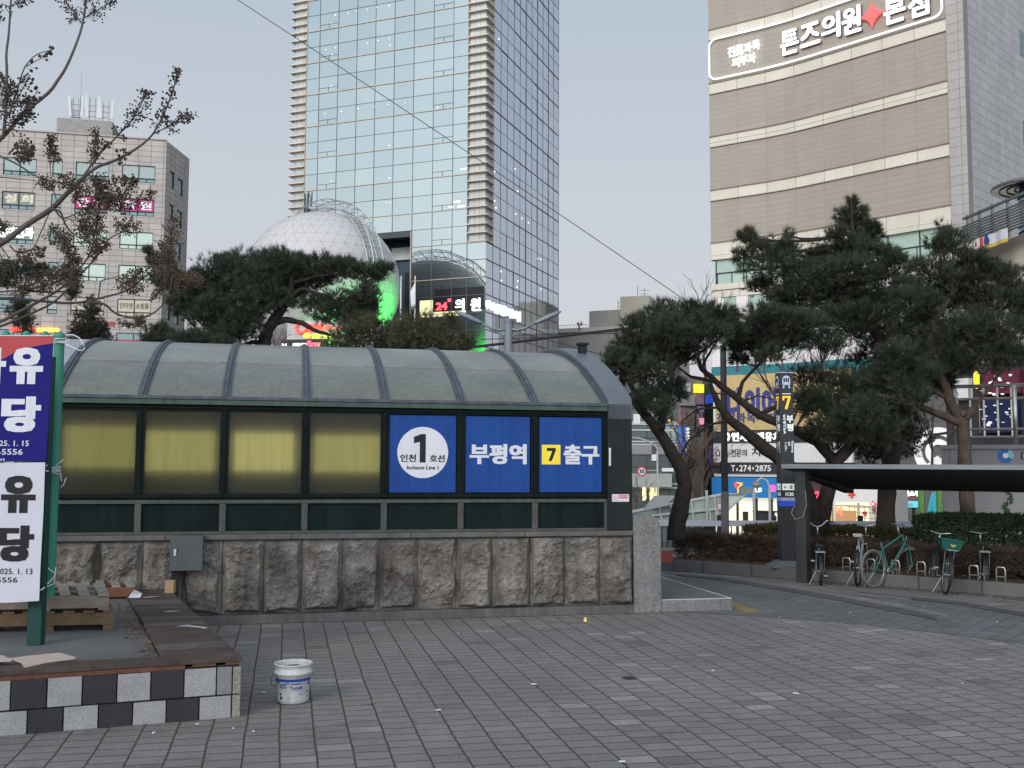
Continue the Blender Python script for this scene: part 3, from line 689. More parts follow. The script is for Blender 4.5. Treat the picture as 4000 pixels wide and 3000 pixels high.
def wq(bb, a0, a1, z0, z1, mi=0, n=6):
    for i in range(n):
        u, v = a0+(a1-a0)*i/n, a0+(a1-a0)*(i+1)/n; wrap(bb, [(u,z0),(v,z0),(v,z1),(u,z1)], [(0,1,2,3)], mi)
b = MB(); wq(b, -.21, .23, .205, .229, 0, 24); wq(b, -.01, .08, .183, .193, 0)
for i, (a, z) in enumerate(((-.085,.175),(-.110,.185),(-.062,.185),(-.085,.150),(-.135,.195),(-.035,.195),(-.108,.16),(-.06,.16))):
    wrap(b, [(a-.013,z),(a,z-.014),(a+.013,z),(a,z+.012)], [(0,1,2,3)], i % 2)
wq(b, -.125, -.10, .085, .105); wq(b, -.12, -.09, .048, .075); wq(b, .16, .19, .17, .20); wq(b, .15, .17, .10, .12); wq(b, .16, .175, .06, .08)
for k in range(3): wq(b, .06, .15, .105-.012*k, .107-.012*k, 0)
wq(b, .02, .15, .060, .062)
tt = MB(); text(tt, "Terrafix", .045, .153, .115, .026, 0, bold=.03); text(tt, "13", -.03, .062, None, .016, 0, bold=.03); text(tt, "for exterior use", .06, .130, .13, .010)
wrap(b, [(x, z) for x, _, z in tt.v], tt.f)
b.build("label_print", [NAVY, TEAL], bk)
b = MB(); b.tube([(-.172,0,.272),(-.19,-.03,.22),(-.185,-.06,.17),(-.15,-.09,.155)], .003, 6); b.tube([(.172,0,.272),(.188,-.03,.24)], .003, 6); b.build("wire_handle", mat("wire", (.05,.05,.05), .5, .5), bk)
# ------------------------------------------------------------------ green posts and the two banners
GRN = mat("post_green", (.035,.205,.14), .45, var=.14, vs=4, streak=.12, spec=.3)
GRND = mat("post_dark_green", (.010,.045,.038), .5, var=.2, vs=4)
def post(label, px, pyt, pyb, Y, r, m, zb=None, cap=True):
    t, bt = at(px, pyt, Y), at(px, pyb, Y); x = (t.x+bt.x)/2; zt = t.z; zb = bt.z if zb is None else zb
    T = thing("banner_post", label, "post", (x, Y, zb), 0, "green posts of the banner rack"); h = zt-zb
    q = MB(); q.lathe([(r,0),(r,h-.06)], 20, cap0=True, cap1=True); q.build("shaft", m, T, smooth=False)
    if cap: q = MB(); q.lathe([(r*1.06,h-.058),(r*1.08,h-.045),(r*1.02,h-.03),(r*.55,h-.008),(.004,h)], 20); q.build("cap", m, T, smooth=True)
    return T
pz = .82
post("bright green round post beside the banner edges, the stoutest of the rack", 214, 1296, 2300, 10.35, .050, GRN, pz)
post("thinner green post just behind the banner edge", 158, 1292, 2300, 10.5, .038, GRN, pz)
post("green post with cap showing over the middle of the red banner strip", 83, 1292, 2300, 10.65, .038, GRN, pz)
post("green post with cap at the picture edge over the red banner strip", 3, 1290, 2300, 10.8, .038, GRN, pz)
ft = at(140, 2500, 9.72); T = thing("banner_post", "dark green square post foot below the white banner, standing on the slab", "post", (ft.x, 9.72, .456), 0, "green posts of the banner rack")
b = MB(); b.box(-.066, .066, -.05, .05, 0, 2.7); b.build("shaft", GRND, T, bevel=.006)
BY = 9.56
def bpt(px, py): 
    p = at(px, py, BY); return (p.x, p.z)
NAV = mat("banner_navy", (.011,.011,.135), .65, var=.10, vs=3, bump=.25, bs=5, spec=.1); RED = mat("banner_red", (.36,.05,.055), .55, var=.1, vs=3, bump=.2, bs=5)
BWH = mat("banner_white", (.47,.475,.53), .6, var=.06, vs=3, bump=.3, bs=4); ROPE = mat("rope", (.62,.64,.68), .7, var=.1)
bo = at(60, 1700, BY)
bn = thing("banner", "blue and red vertical banner with large white lettering tied to green posts", "banner", (bo.x, BY, 2.2))
def poly(bb, px, y0, y1, mi=0):
    q = [bpt(*p) for p in px]
    ar = sum(q[i-1][0]*q[i][1]-q[i][0]*q[i-1][1] for i in range(len(q)))
    if ar < 0: q = q[::-1]
    bb.prism(q, y0, y1, mi)
b = MB(); poly(b, [(-300,1310),(209,1312),(180,1800),(150,1801),(-310,1806)], BY, BY+.006); b.build("cloth", NAV, bn, world=True)
b = MB(); poly(b, [(-300,1310.5),(208.8,1312.5),(208,1341),(150,1350),(95,1361),(50,1380),(15,1402),(-300,1402)], BY-.0025, BY-.0005); b.build("red_band", RED, bn, world=True)
b = MB(); poly(b, [(-300,1308),(209,1310),(209,1313),(-300,1311)], BY-.006, BY-.003); b.build("hem", WHT, bn, world=True)
def glyphs(L, Y):
    t = MB()
    for s_, x0, x1, y0, y1, bo_ in L:
        a, c = bpt(x0, y1), bpt(x1, y0)
        text(t, s_, (a[0]+c[0])/2, (a[1]+c[1])/2, c[0]-a[0], c[1]-a[1], Y, bold=bo_)
    return t
glyphs([("유",36,172,1358,1500,.075),("자",-118,27,1358,1500,.075),("당",2,163,1549,1688,.075),("일",-160,-6,1549,1688,.075),("2025. 1. 15",-36,114,1721,1742,.012),("544-5556",-70,90,1754,1776,.012),
        ("ㅐ",3,18,1790,1801,.0)], BY-.004).build("lettering", WHT, bn, world=True)
bn2 = thing("banner", "white vertical banner with black lettering hanging below the blue one", "banner", (bo.x, BY-.012, 1.5))
b = MB(); poly(b, [(-310,1812),(180,1806),(173,2000),(162,2200),(156,2346),(60,2352),(-320,2362)], BY-.020, BY-.014); b.build("cloth", BWH, bn2, world=True)
glyphs([("유",6,147,1858,2003,.075),("자",-150,-4,1858,2003,.075),("당",-8,140,2052,2193,.075),("일",-165,-12,2052,2193,.075),("2025. 1. 13",-12,132,2220,2242,.012),("544-5556",-85,73,2254,2274,.012)], BY-.0235).build("lettering", mat("banner_black", (.012,.012,.016), .6, var=.1), bn2, world=True)
def rope(label, px, Y=10.28):
    pts = [at(x, y, Y_) for x, y, Y_ in px]; T = MB()
    o = pts[0].copy(); T.tube([p-o for p in pts], .0055, 6)
    return tag(T.build("rope", ROPE, None, M=Matrix.Translation(o), smooth=True), label, "rope", "white ropes tying the banners")
F_, N_ = 10.29, 9.6
rope("white rope knotted round the post at the top of the blue banner", [(190,1341,N_),(215,1334,F_),(256,1332,F_),(258,1322,F_),(214,1324,F_),(212,1340,F_),(258,1338,F_),(272,1329,F_)])
rope("white rope end looping out from the post top over the roof sheet", [(258,1308,F_),(285,1308,F_),(310,1320,F_),(325,1343,F_),(330,1355,F_)])
rope("white rope sagging from the post top towards the roof", [(256,1343,F_),(285,1358,F_),(310,1369,F_),(325,1368,F_),(330,1358,F_)])
rope("white rope bound round the post between the two banners", [(182,1818,N_),(205,1828,F_),(238,1824,F_),(238,1836,F_),(195,1830,F_),(193,1845,F_),(238,1852,F_),(236,1840,F_),(180,1840,N_)])
rope("white rope tail sticking up beside the post knot", [(195,1840,F_),(225,1815,F_),(247,1796,F_)])
rope("frayed white rope end hanging below the post knot", [(236,1850,F_),(240,1880,F_),(258,1866,F_),(248,1895,F_),(236,1905,F_)])
rope("white rope crossing at the lower corner of the white banner", [(130,2311,N_),(165,2303,N_),(215,2250,F_),(218,2215,F_)])
rope("white rope slanting across the foot of the bright green post", [(165,2300,N_),(212,2280,F_),(214,2240,F_),(176,2210,F_)])
# ================================================================== GLASS TOWER
CT = at(1898, 947, 115.0); CT = Vector((CT.x, CT.y)); fd = Vector((-.932, .3625)).normalized(); rd = Vector((-fd.y, fd.x)); rd = rd if rd.y > 0 else -rd
GZ = -3.0; TOP = 78.0
def plane_s(px, py, P, d):            # distance along the plan direction d from P where the pixel's ray meets that upright plane
    r = ray(px, py); q = r.x / r.y
    return (q*P.y - P.x) / (d.x - q*d.y)
TW = plane_s(1150, 10, CT, fd); TDP = plane_s(2182, 600, CT, rd)
LT = CT + fd*TW
FT = frame(LT, CT); FR = frame(CT, CT + rd*TDP)
tw = thing("glass_tower", "tall blue glass office tower with louvred corners behind the white globe", "office tower", (CT.x, CT.y, GZ))
MG = mirror_glass("tower_glass", (.318,.368,.366), .03, .04, .015); MGR = mirror_glass("tower_side_glass", (.55,.60,.675), .06, .06, .02)
MUL = mat("mullion_dark", (.10,.108,.115), .5, var=.1); GOLD = mat("ledge_bronze", (.42,.35,.28), .5, var=.12, vs=2); CREAM = mat("fin_cream", (.50,.45,.385), .5, var=.12, vs=2)
PALE = mat("pale_glazing", (.38,.41,.39), .35, var=.22, vs=.6, spec=.5)
Z0_ = at(1830, 948, 115.7).z; FLR = (at(1830, 17, 115.7).z - Z0_)/7; zk = lambda k: Z0_ + FLR*(k)       # gold line k (k = 0 at the notch foot)
C_PX = [1203,1253,1325,1398,1470,1544,1620,1697,1774,1832]; cols = [TW - plane_s(px, 10, CT, fd) for px in C_PX]; NX0, NX1 = cols[0], cols[-1]                            # main glass between louvred corners
SF = cols[6] ; SZ = Z0_ + FLR/2 - .15                                        # recess edge below z = 28.9
zs_hi = [zk(0)+FLR/2*i for i in range(25)]
def panes(b, cols, zs, skip=None, amp=.006, nm=1):
    for i in range(len(cols)-1):
        for j in range(len(zs)-1):
            x0, x1, z0, z1 = cols[i], cols[i+1], zs[j], zs[j+1]
            if skip and skip(x0, x1, z0, z1): continue
            a, c, d = U(-amp,amp), U(-amp,amp), U(-amp,amp)
            b.quad((x0,a,z0), (x1,c,z0), (x1,c+d,z1), (x0,a+d,z1), random.choice((0,0,0,1,2)) if nm > 1 else 0)
zs_lo = [GZ, 2.0, 6.0] + [Z0_ - FLR/2*i for i in range(8, -1, -1)]
b = MB(); panes(b, cols, zs_hi, lambda x0,x1,z0,z1: x1 <= SF+.3 and z0 < Z0_+1, nm=3)
panes(b, cols[6:]+[TW], zs_lo, nm=3); b.build("front_glass", [MG, mirror_glass("tower_glass_deep", (.303,.353,.352), .05, .04, .02), mirror_glass("tower_glass_pale", (.335,.384,.380), .03, .06, .02)], tw, M=FT)
b = MB()
for x in cols: b.box(x-.022, x+.022, -.05, .02, SZ if x < SF else zk(0), TOP)
for x in cols[7:]: b.box(x-.035, x+.035, -.05, .02, 0, zk(0))
for i, z in enumerate(zs_hi):
    if i % 2: b.box(NX0 if z > SZ-.1 else SF, NX1, -.04, .02, z-.022, z+.022)
for z in zs_lo[1:-1]: b.box(SF, TW, -.04, .02, z-.035, z+.035)
for k in range(12):                                # hopper windows: two columns
    z = zk(k)
    for ci in (1, 7):
        if z < SZ and ci == 1: continue
        x0, x1 = cols[ci], cols[ci+1]; b.box(x0, x1, -.035, .02, z+.60, z+.65); b.box((x0+x1)/2-.03, (x0+x1)/2+.03, -.035, .02, z, z+.6)
b.build("front_mullion", MUL, tw, M=FT)
for k in range(-1, 12):
    z = zk(k); b = MB()
    x0 = SF if z < SZ else NX0
    b.box(x0, TW if k < 0 else (TW if k == 0 else NX1), -.09, .0, z-.05, z+.045); b.build("ledge", GOLD, tw, M=FT)
# louvred corners: inset pale glazing with wrap-round fins
b = MB(); b.box(.12, NX0, .28, .38, zk(0)-20, TOP); b.box(.12, .22, .38, 3.0, zk(0)-20, TOP)
b.build("corner_glazing", PALE, tw, M=FT)
b = MB(); b.box(NX1, TW-.25, .30, .40, zk(0), TOP); b.box(TW-.35, TW-.25, .40, 2.1, zk(0), TOP); b.build("corner_glazing", PALE, tw, M=FT)
b = MB(); b.box(NX1-.06, NX1, -.06, .3, zk(0), TOP); b.box(NX0, NX0+.06, -.06, .28, SZ, TOP); b.box(TW-.4, TW+.0, 2.06, 2.12, zk(0), TOP)
for x in (NX1+.75, NX1+1.4): b.box(x-.03, x+.03, .27, .30, zk(0), TOP)
for x in (.5, 1.4): b.box(x-.03, x+.03, .25, .28, zk(0), TOP)
b.build("corner_post", GOLD, tw, M=FT)
z = zk(0)+.02; fin = None; finl = None
nf = int((68-zk(0))/(FLR/4))
for i in range(nf):
    zf = zk(0) + .06 + FLR/4*i
    if fin is None:
        b = MB(); b.slab([(NX1,-.16),(TW+.16,-.16),(TW+.16,2.05),(TW-.24,2.05),(TW-.24,.29),(NX1,.29)], 0, .13); fin = b.build("louvre", CREAM, tw, M=FT @ Matrix.Translation((0,0,zf)))
        b = MB(); b.slab([(-.30,-.16),(NX0,-.16),(NX0,.27),(.11,.27),(.11,3.0),(-.30,3.0)], 0, .13); finl = b.build("louvre", CREAM, tw, M=FT @ Matrix.Translation((0,0,zf)))
    else:
        for f in (fin, finl):
            c = f.copy(); COL.objects.link(c); c.matrix_basis = FT @ Matrix.Translation((0,0,zf))
# plain wall behind everything
b = MB(); b.box(.95, TW-.6, 3.6, TDP-.1, GZ, TOP); b.build("core", mat("tower_core", (.12,.13,.14), .7), tw, M=FT)
b = MB(); b.box(.9, SF, 3.4, 3.5, GZ, SZ-.3); b.build("recess_glass", mat("recess_glass", (.022,.046,.075), .25, var=.4, vs=.3, spec=.3), tw, M=FT)
b = MB()
for i in range(9): b.box(1+i*1.75, 1.08+i*1.75, 3.3, 3.4, GZ, 26)
for i in range(9): b.box(.9, SF, 3.32, 3.4, 2+i*2.6, 2.07+i*2.6)
b.box(.9, SF-.1, .02, 3.4, SZ-.2, SZ); b.box(.9, SF-.1, .0, .4, SZ-.55, SZ+.17)
b.build("recess_frame", mat("recess_dark", (.055,.062,.07), .5), tw, M=FT)
b = MB(); b.box(SF-4.2, SF-.16, 2.9, 3.25, SZ-2.6, SZ-1.1); b.build("pale_reflection", PALE, tw, M=FT)  # white reflection in the recess glass, put in as a pale box
b = MB(); b.box(SF-2.2, SF-1.0, 2.6, 3.2, GZ, SZ-4.2); b.build("dark_shaft", BLK, tw, M=FT)
b = MB(); b.box(SF-.14, SF, -.12, 3.4, GZ, SZ); b.build("recess_jamb", GOLD, tw, M=FT)
LW = glow("lamp_white", (1,.98,.92), 1.5)
spots = [(20,2),(22,2),(1310,58),(1361,52),(1392,44),(1434,37),(1311,57),(1520,22),(1295,90),(1471,29),(1271,193),(1311,186),(1435,167),(1477,158),(1520,151),(1523,177),(1298,213),(1295,337),(1268,444),(1333,435),(1399,425),(1463,417),(1515,408),(1583,402),(1710,420),(1293,706),(1521,695),(1520,568),(1510,790),(1525,792)]
def on_front(px, py):
    d = ray(px, py); M = FT.inverted(); o = M @ Vector((0,0,CH)); dd = M.to_3x3() @ d; t = -o.y/dd.y; return o + dd*t
def on_side(px, py):
    d = ray(px, py); M = FR.inverted(); o = M @ Vector((0,0,CH)); dd = M.to_3x3() @ d; t = -o.y/dd.y; return o + dd*t
n = 0
for px, py in spots[2:]:
    p = on_front(px, py); s = U(.04,.08); b = MB(); b.prism([(p.x+s*cos(2*pi*j/8), p.z+s*.75*sin(2*pi*j/8)) for j in range(8)], -.016, -.008); b.build("ceiling_lamp", LW, tw, M=FT)
for px, py, w_ in ((1812,660,.45),(1785,788,.4),(1803,806,.5),(1762,808,.25)):
    p = on_front(px, py); b = MB(); b.box(p.x-w_, p.x+w_, -.016, -.008, p.z-.08, p.z+.08); b.build("ceiling_lamp", LW, tw, M=FT)
# side face
scol = [0, 2.11] + [TDP*k for k in (.168,.25,.336,.418,.499,.582,.664,.748,.832,.914,1.0)]
b = MB(); panes(b, scol[1:], zs_hi, None, .012, 3); panes(b, scol, zs_lo, None, .012, 3); b.build("side_glass", [MGR, mirror_glass("side_glass_deep", (.53,.57,.645), .06, .06, .02), mirror_glass("side_glass_pale", (.575,.615,.67), .06, .08, .02)], tw, M=FR)
b = MB()
for i, x in enumerate(scol):
    if i in (6, 8, 10): b.box(x-.07, x+.07, -.04, .06, GZ, TOP)
    elif i == 4: b.box(x-.02, x+.02, -.03, .02, Z0_-FLR/2, TOP); b.box(x-.07, x+.07, -.04, .06, GZ, Z0_-FLR/2)
    elif i > 0: b.box(x-.018, x+.018, -.03, .02, GZ, TOP)
for i, z in enumerate(zs_hi): b.box(2.11, TDP, -.06 if i % 2 == 0 else -.03, .02, z-(.045 if i % 2 == 0 else .02), z+(.045 if i % 2 == 0 else .02))
for z in zs_lo[1:]: b.box(0, TDP, -.05, .02, z-.05, z+.05)
b.build("side_mullion", MUL, tw, M=FR)
for px, py in ((1932,670),(1932,785),(1937,812),(2022,746),(2014,836),(2038,853),(2064,870),(2012,660),(1957,1060),(1958,1096),(2019,1122),(2100,1010),(2112,1013),(2022,1098),(2112,1130),(1948,152),(1929,418)):
    p = on_side(px, py); s = .1; b = MB(); b.prism([(p.x+s*1.6*cos(2*pi*j/8), p.z+s*sin(2*pi*j/8)) for j in range(8)], -.03, -.02); b.build("ceiling_lamp", LW, tw, M=FR)
# lit signs on the tower
NW = glow("neon_white", (.92,1,.96), 1.3); NR = glow("neon_red", (1,.10,.14), 1.3)
def fsign(txts, M, onf, m, name):
    b = MB()
    for s_, x0, x1, y0, y1, bo_ in txts:
        p, q = onf(x0, (y0+y1)/2), onf(x1, (y0+y1)/2); u, v = onf((x0+x1)/2, y0), onf((x0+x1)/2, y1)
        text(b, s_, (p.x+q.x)/2, (u.z+v.z)/2, abs(q.x-p.x), abs(u.z-v.z), -.22, bold=bo_, ext=.1)
    return b.build(name, m, tw, M=M)
fsign([("24",1705,1750,1182,1212,.04),('"',1752,1764,1168,1180,.05)], FT, on_front, NR, "red_sign")
fsign([("의",1780,1816,1168,1212,.04),("원",1840,1879,1165,1214,.04)], FT, on_front, NW, "white_sign")
fsign([("다",1899,1912,1173,1206,.05),("이",1914,1926,1180,1212,.05),("어",1927,1939,1186,1219,.05),("트",1940,1953,1190,1224,.05),("클",1959,1976,1196,1232,.05),("리",1984,2000,1205,1242,.05),("닉",2012,2029,1215,1255,.05)], FR, on_side, NW, "white_sign")
p, q = on_front(1640, 1175), on_front(1690, 1238); b = MB(); b.box(p.x, q.x, -.02, -.01, q.z, p.z); b.box(q.x, q.x+4.2, -.02, -.01, q.z, q.z+.55)
b.build("lit_room", glow("room_yellow", (.95,.83,.45), .65), tw, M=FT)
b = MB(); b.box(q.x+.2, q.x+6.4, -.03, -.012, q.z+.56, q.z+3.2); b.build("dark_display", BLK, tw, M=FT)
# flag poles before the tower
for i, (px, lb) in enumerate(((1567,"tall pale flag pole near the globe, without a flag"),(1622,"tall pale flag pole with a furled flag before the tower"))):
    p = at(px, 1078, 100); T = thing("flag_pole", lb, "flag pole", (p.x, 100, GZ)); b = MB(); b.tube([(0,0,0),(0,0,p.z-GZ)], [.12,.06], 8); b.build("pole", mat("pole_white", (.6,.6,.62), .4), T)
    if i: b = MB(); b.add([(0,0,p.z-GZ-.6),(-.5,.1,p.z-GZ-1.6),(-.35,.1,p.z-GZ-3.2),(0,0,p.z-GZ-3.4),(-.12,-.1,p.z-GZ-2)], [(0,1,4),(1,2,4),(2,3,4),(3,0,4)]); b.build("flag", mat("flag_cloth", (.6,.6,.66), .8), T)
# ================================================================== WHITE GLOBE
SR = 7.65; SCN = at(1258, 1121, 107); SR = at(1258, 835, 107).z - SCN.z
gl = thing("globe_dome", "huge white triangulated globe lit green from below, before the tower", "dome", (SCN.x, SCN.y, GZ))
cz = SCN.z-GZ; b = MB(); rings = 22; seg = 40
def sp(i, j, r=SR):
    t = pi*i/rings; a = 2*pi*(j + .5*(i % 2))/seg; return (1.05*r*sin(t)*cos(a), 1.05*r*sin(t)*sin(a), cz+r*cos(t))
vs = [sp(i, j) for i in range(1, rings) for j in range(seg)] + [(0,0,cz+SR),(0,0,cz-SR)]
fs = []; ed = set()
ix = lambda i, j: (i-1)*seg + j % seg
for i in range(1, rings-1):
    for j in range(seg):
        if i % 2: tri = [(ix(i,j), ix(i+1,j+1), ix(i,j+1)), (ix(i,j), ix(i+1,j), ix(i+1,j+1))]
        else: tri = [(ix(i,j), ix(i+1,j), ix(i,j+1)), (ix(i+1,j), ix(i+1,j+1), ix(i,j+1))]
        fs += tri
for j in range(seg): fs.append((len(vs)-2, ix(1,j), ix(1,j+1))); fs.append((len(vs)-1, ix(rings-1,j+1), ix(rings-1,j)))
b.add(vs, fs); GLB = mat("globe_skin", (.46,.45,.455), .5, var=.06, vs=.3, spec=.4, streak=.05); b.build("skin", GLB, gl)
b = MB()
for f in fs:
    for p, q in zip(f, f[1:]+f[:1]):
        if (min(p,q), max(p,q)) in ed: continue
        ed.add((min(p,q), max(p,q)))
        if abs(vs[p][2]-cz) > SR*.985: continue
        b.tube([vs[p], vs[q]], .018, 3)
b.build("seam", mat("seam_grey", (.30,.295,.30), .6, var=0), gl)
b = MB(); b.lathe([(5.2,0),(5.2,12)], 32, cap1=True); b.build("drum", mat("drum_grey", (.22,.22,.23), .7), gl)
# maintenance gantry arching over the globe
b = MB(); ph = radians(-42); dirx = Vector((cos(ph), sin(ph), 0)); nrm = Vector((-dirx.y, dirx.x, 0)); up = Vector((0,0,1)); c0 = Vector((0,0,cz))
def gp(r, t, s): return c0 + (dirx*cos(t) + up*sin(t))*r + nrm*s
T0, T1, NS = radians(-25), radians(150), 40
for s_ in (-.65, .65):
    b.tube([gp(SR+1.35, T0+(T1-T0)*i/NS, s_) for i in range(NS+1)], .06, 5); b.tube([gp(SR+.45, T0+(T1-T0)*i/NS, s_) for i in range(NS+1)], .06, 5)
    for i in range(NS): b.tube([gp(SR+(1.35 if i % 2 else .45), T0+(T1-T0)*i/NS, s_), gp(SR+(.45 if i % 2 else 1.35), T0+(T1-T0)*(i+1)/NS, s_)], .035, 4)
for i in range(NS+1): b.tube([gp(SR+.45, T0+(T1-T0)*i/NS, -.65), gp(SR+.45, T0+(T1-T0)*i/NS, .65)], .04, 4)
for i in range(0, NS+1, 2): b.tube([gp(SR+1.35, T0+(T1-T0)*i/NS, -.65), gp(SR+1.35, T0+(T1-T0)*i/NS, .65)], .04, 4)
b.build("gantry", mat("gantry_steel", (.36,.37,.38), .45, .4), gl)
for k, (dx, dy, dz, tx, ty, tz, e, sz) in enumerate(((10.8,-5.0,-14.0, 5.3,-4.2,-4.6, 40000, 54),(3.6,-12.5,-11.5, 2.6,-5.6,-2.2, 34000, 46))):
    ld_ = bpy.data.lights.new("green_uplight", 'SPOT'); ld_.energy = e; ld_.color = (.06,1,.12); ld_.spot_size = radians(sz); ld_.spot_blend = .9; ld_.shadow_soft_size = .5
    lo = bpy.data.objects.new("green_uplight", ld_); COL.objects.link(lo); lo.location = SCN + Vector((dx,dy,dz))
    lo.rotation_euler = (SCN + Vector((tx,ty,tz)) - lo.location).to_track_quat('-Z', 'Y').to_euler()
# sign wall of the low block below the globe
pd = thing("sign_block", "low pale building with stacked lit shop signs below the white globe", "building", (-20, 97, GZ))
p0, p1 = at(1120, 1300, 97), at(1470, 1300, 95.5); FP = frame((p0.x,p0.y), (p1.x,p1.y)); PWD = (Vector((p1.x,p1.y))-Vector((p0.x,p0.y))).length
def on_plane(M):
    Mi = M.inverted()
    def f(px, py):
        d = ray(px, py); o = Mi @ Vector((0,0,CH)); dd = Mi.to_3x3() @ d; return o + dd*(-o.y/dd.y)
    return f
onp = on_plane(FP)
WPAN = panel_mat("white_cladding", (.46,.46,.46), 1.6, .9, .3, .03)
zt = onp(1300,1252).z; b = MB(); b.box(0, PWD, 0, 2.0, GZ, zt); b.build("wall", WPAN, pd, M=FP)
def band(par, M, onf, px0, px1, y0, y1, m, name, d=.12):
    c = (px0+px1)/2
    p, q = onf(px0, (y0+y1)/2), onf(px1, (y0+y1)/2); t, u = onf(c, y0), onf(c, y1)
    b = MB(); b.box(p.x, q.x, -d, -.004, u.z, t.z); return b.build(name, m, par, M=M)
def ltr(par, M, onf, L, m, name="lettering", y=-.16, ext=.05):
    b = MB()
    for s_, x0, x1, y0, y1, bo_ in L:
        p, q = onf(x0, (y0+y1)/2), onf(x1, (y0+y1)/2); u, v = onf((x0+x1)/2, y0), onf((x0+x1)/2, y1)
        text(b, s_, (p.x+q.x)/2, (u.z+v.z)/2, abs(q.x-p.x), abs(u.z-v.z), y-ext, bold=bo_, ext=ext)
    return b.build(name, m, par, M=M)
BLKG = mat("gloss_black", (.012,.012,.014), .3)
bb_ = band(pd, FP, onp, 1100, 1285, 1326, 1364, BLKG, "black_signboard")
ltr(bb_, FP, onp, [("B1",1103,1122,1343,1356,.03),("spo",1146,1200,1341,1357,.06)], NW)
ltr(bb_, FP, onp, [("finy",1200,1255,1331,1366,.05)], NR)
NYEL = glow("neon_yellow", (1,.75,.05), .95)
ltr(pd, FP, onp, [("✳",1186,1217,1301,1322,.05),("KB",1222,1253,1306,1322,.04),("국민은행",1256,1320,1309,1323,.03)], NYEL)
b = MB(); p = onp(1180, 1280); r = .52; n = 24
for j in range(n): b.tube([(p.x+r*cos(2*pi*j/n), -.2, p.z+r*sin(2*pi*j/n)), (p.x+r*cos(2*pi*(j+1)/n), -.2, p.z+r*sin(2*pi*(j+1)/n))], .13, 6)
for px, w_, h_ in ((1215,.28,.4),(1238,.36,.42),(1258,.2,.5),(1283,.3,.3),(1315,.2,.15),(1342,.16,.16)):
    p = onp(px, 1282); b.prism([(p.x+w_*cos(2*pi*j/10), p.z+h_*sin(2*pi*j/10)) for j in range(10)], -.25, -.1)
b.build("red_sign", glow("neon_orange_red", (1,.09,.06), 1.0), pd, M=FP)
b = MB()
for px, c in ((1186,0),(1206,0)):
    p = onp(px, 1376)
    for j in range(12): b.tube([(p.x+.3*cos(2*pi*j/12), -.2, p.z+.3*sin(2*pi*j/12)), (p.x+.3*cos(2*pi*(j+1)/12), -.2, p.z+.3*sin(2*pi*(j+1)/12))], .07, 5)
b.build("teal_sign", glow("neon_teal", (.05,.7,.6), .8), pd, M=FP)
b = MB(); p, q = onp(1160,1361), onp(1262,1363); b.box(p.x, q.x, -.19, -.17, p.z-.05, p.z+.05); b.build("violet_strip", glow("neon_violet", (.55,.25,1), 1.0), bb_, M=FP)
# ================================================================== STONE-CLAD BUILDING ON THE PLAZA'S FAR SIDE (west)
LC = at(651, 560, 107.0); LC = Vector((LC.x, LC.y)); u2 = Vector((UX.x, UX.y)); L0 = LC - u2*22; FL = frame(L0, LC); LWd = 22.0
lb_ = thing("office_building", "beige stone-clad office block with window bands and pink signs behind the bare tree", "building", (LC.x, LC.y, GZ))
CLD = panel_mat("stone_cladding", (.375,.348,.322), 1.28, .60, .50, .035, .07, shift=(0,.2))
CLDS = panel_mat("stone_cladding_side", (.36,.335,.315), 1.28, .60, .5, .035, .07)
onl = on_plane(FL); wz = [(onl(560,647).z - 3.58*k, onl(560,714).z - 3.58*k) for k in range(7)]
ztop = onl(640, 549).z
wins = []                                       # x0, x1, z0, z1, row, col
wx = [(onl(475,700).x, onl(606,700).x), (onl(294,700).x, onl(425,700).x), (onl(203,700).x, onl(243,700).x), (onl(10,700).x, onl(141,700).x)]
for k in range(6):
    for c, (a, d) in enumerate(wx): wins.append((a, d, wz[k][1], wz[k][0], k, c))
def wall_open(b, x0, x1, z0, z1, ops, rev=.25):
    X = sorted({x0, x1} | {o[0] for o in ops} | {o[1] for o in ops}); Z = sorted({z0, z1} | {o[2] for o in ops} | {o[3] for o in ops})
    for i in range(len(X)-1):
        for j in range(len(Z)-1):
            cx_, cz_ = (X[i]+X[i+1])/2, (Z[j]+Z[j+1])/2
            if any(o[0] < cx_ < o[1] and o[2] < cz_ < o[3] for o in ops): continue
            b.quad((X[i],0,Z[j]), (X[i+1],0,Z[j]), (X[i+1],0,Z[j+1]), (X[i],0,Z[j+1]))
    for o in ops:
        a, c, d, e = o[:4]
        b.quad((a,0,d),(a,rev,d),(a,rev,e),(a,0,e)); b.quad((c,rev,d),(c,0,d),(c,0,e),(c,rev,e)); b.quad((a,0,e),(a,rev,e),(c,rev,e),(c,0,e)); b.quad((a,rev,d),(a,0,d),(c,0,d),(c,rev,d))
b = MB(); wall_open(b, 0, LWd, GZ, ztop, wins); b.build("wall", CLD, lb_, M=FL)
b = MB(); b.box(0, LWd, -.12, .3, ztop+.002, ztop+.14); b.box(0, LWd, .32, 12, ztop-.5, ztop-.1); b.build("roof", mat("coping_stone", (.36,.33,.31), .7), lb_, M=FL)
WFR = mat("window_frame", (.02,.025,.025), .5, var=.1)
WG = mirror_glass("window_glass", (.13,.19,.19), .06, .35); WBL = mat("window_blind", (.30,.37,.35), .5, var=.10, vs=2, spec=.3); WLT = mat("window_lit", (.33,.42,.37), .5, var=.08, emit=.2, ecol=(.78,.95,.84))
WCR = mat("film_cream", (.42,.40,.31), .5, var=.05, emit=.08, ecol=(.9,.86,.66)); WPK = mat("film_pink", (.36,.035,.15), .5, var=.08, emit=.06, ecol=(.7,.1,.3)); WGR = mat("film_grey", (.20,.225,.225), .4)
NWT = glow("neon_pale", (.80,1,.86), 1.1)
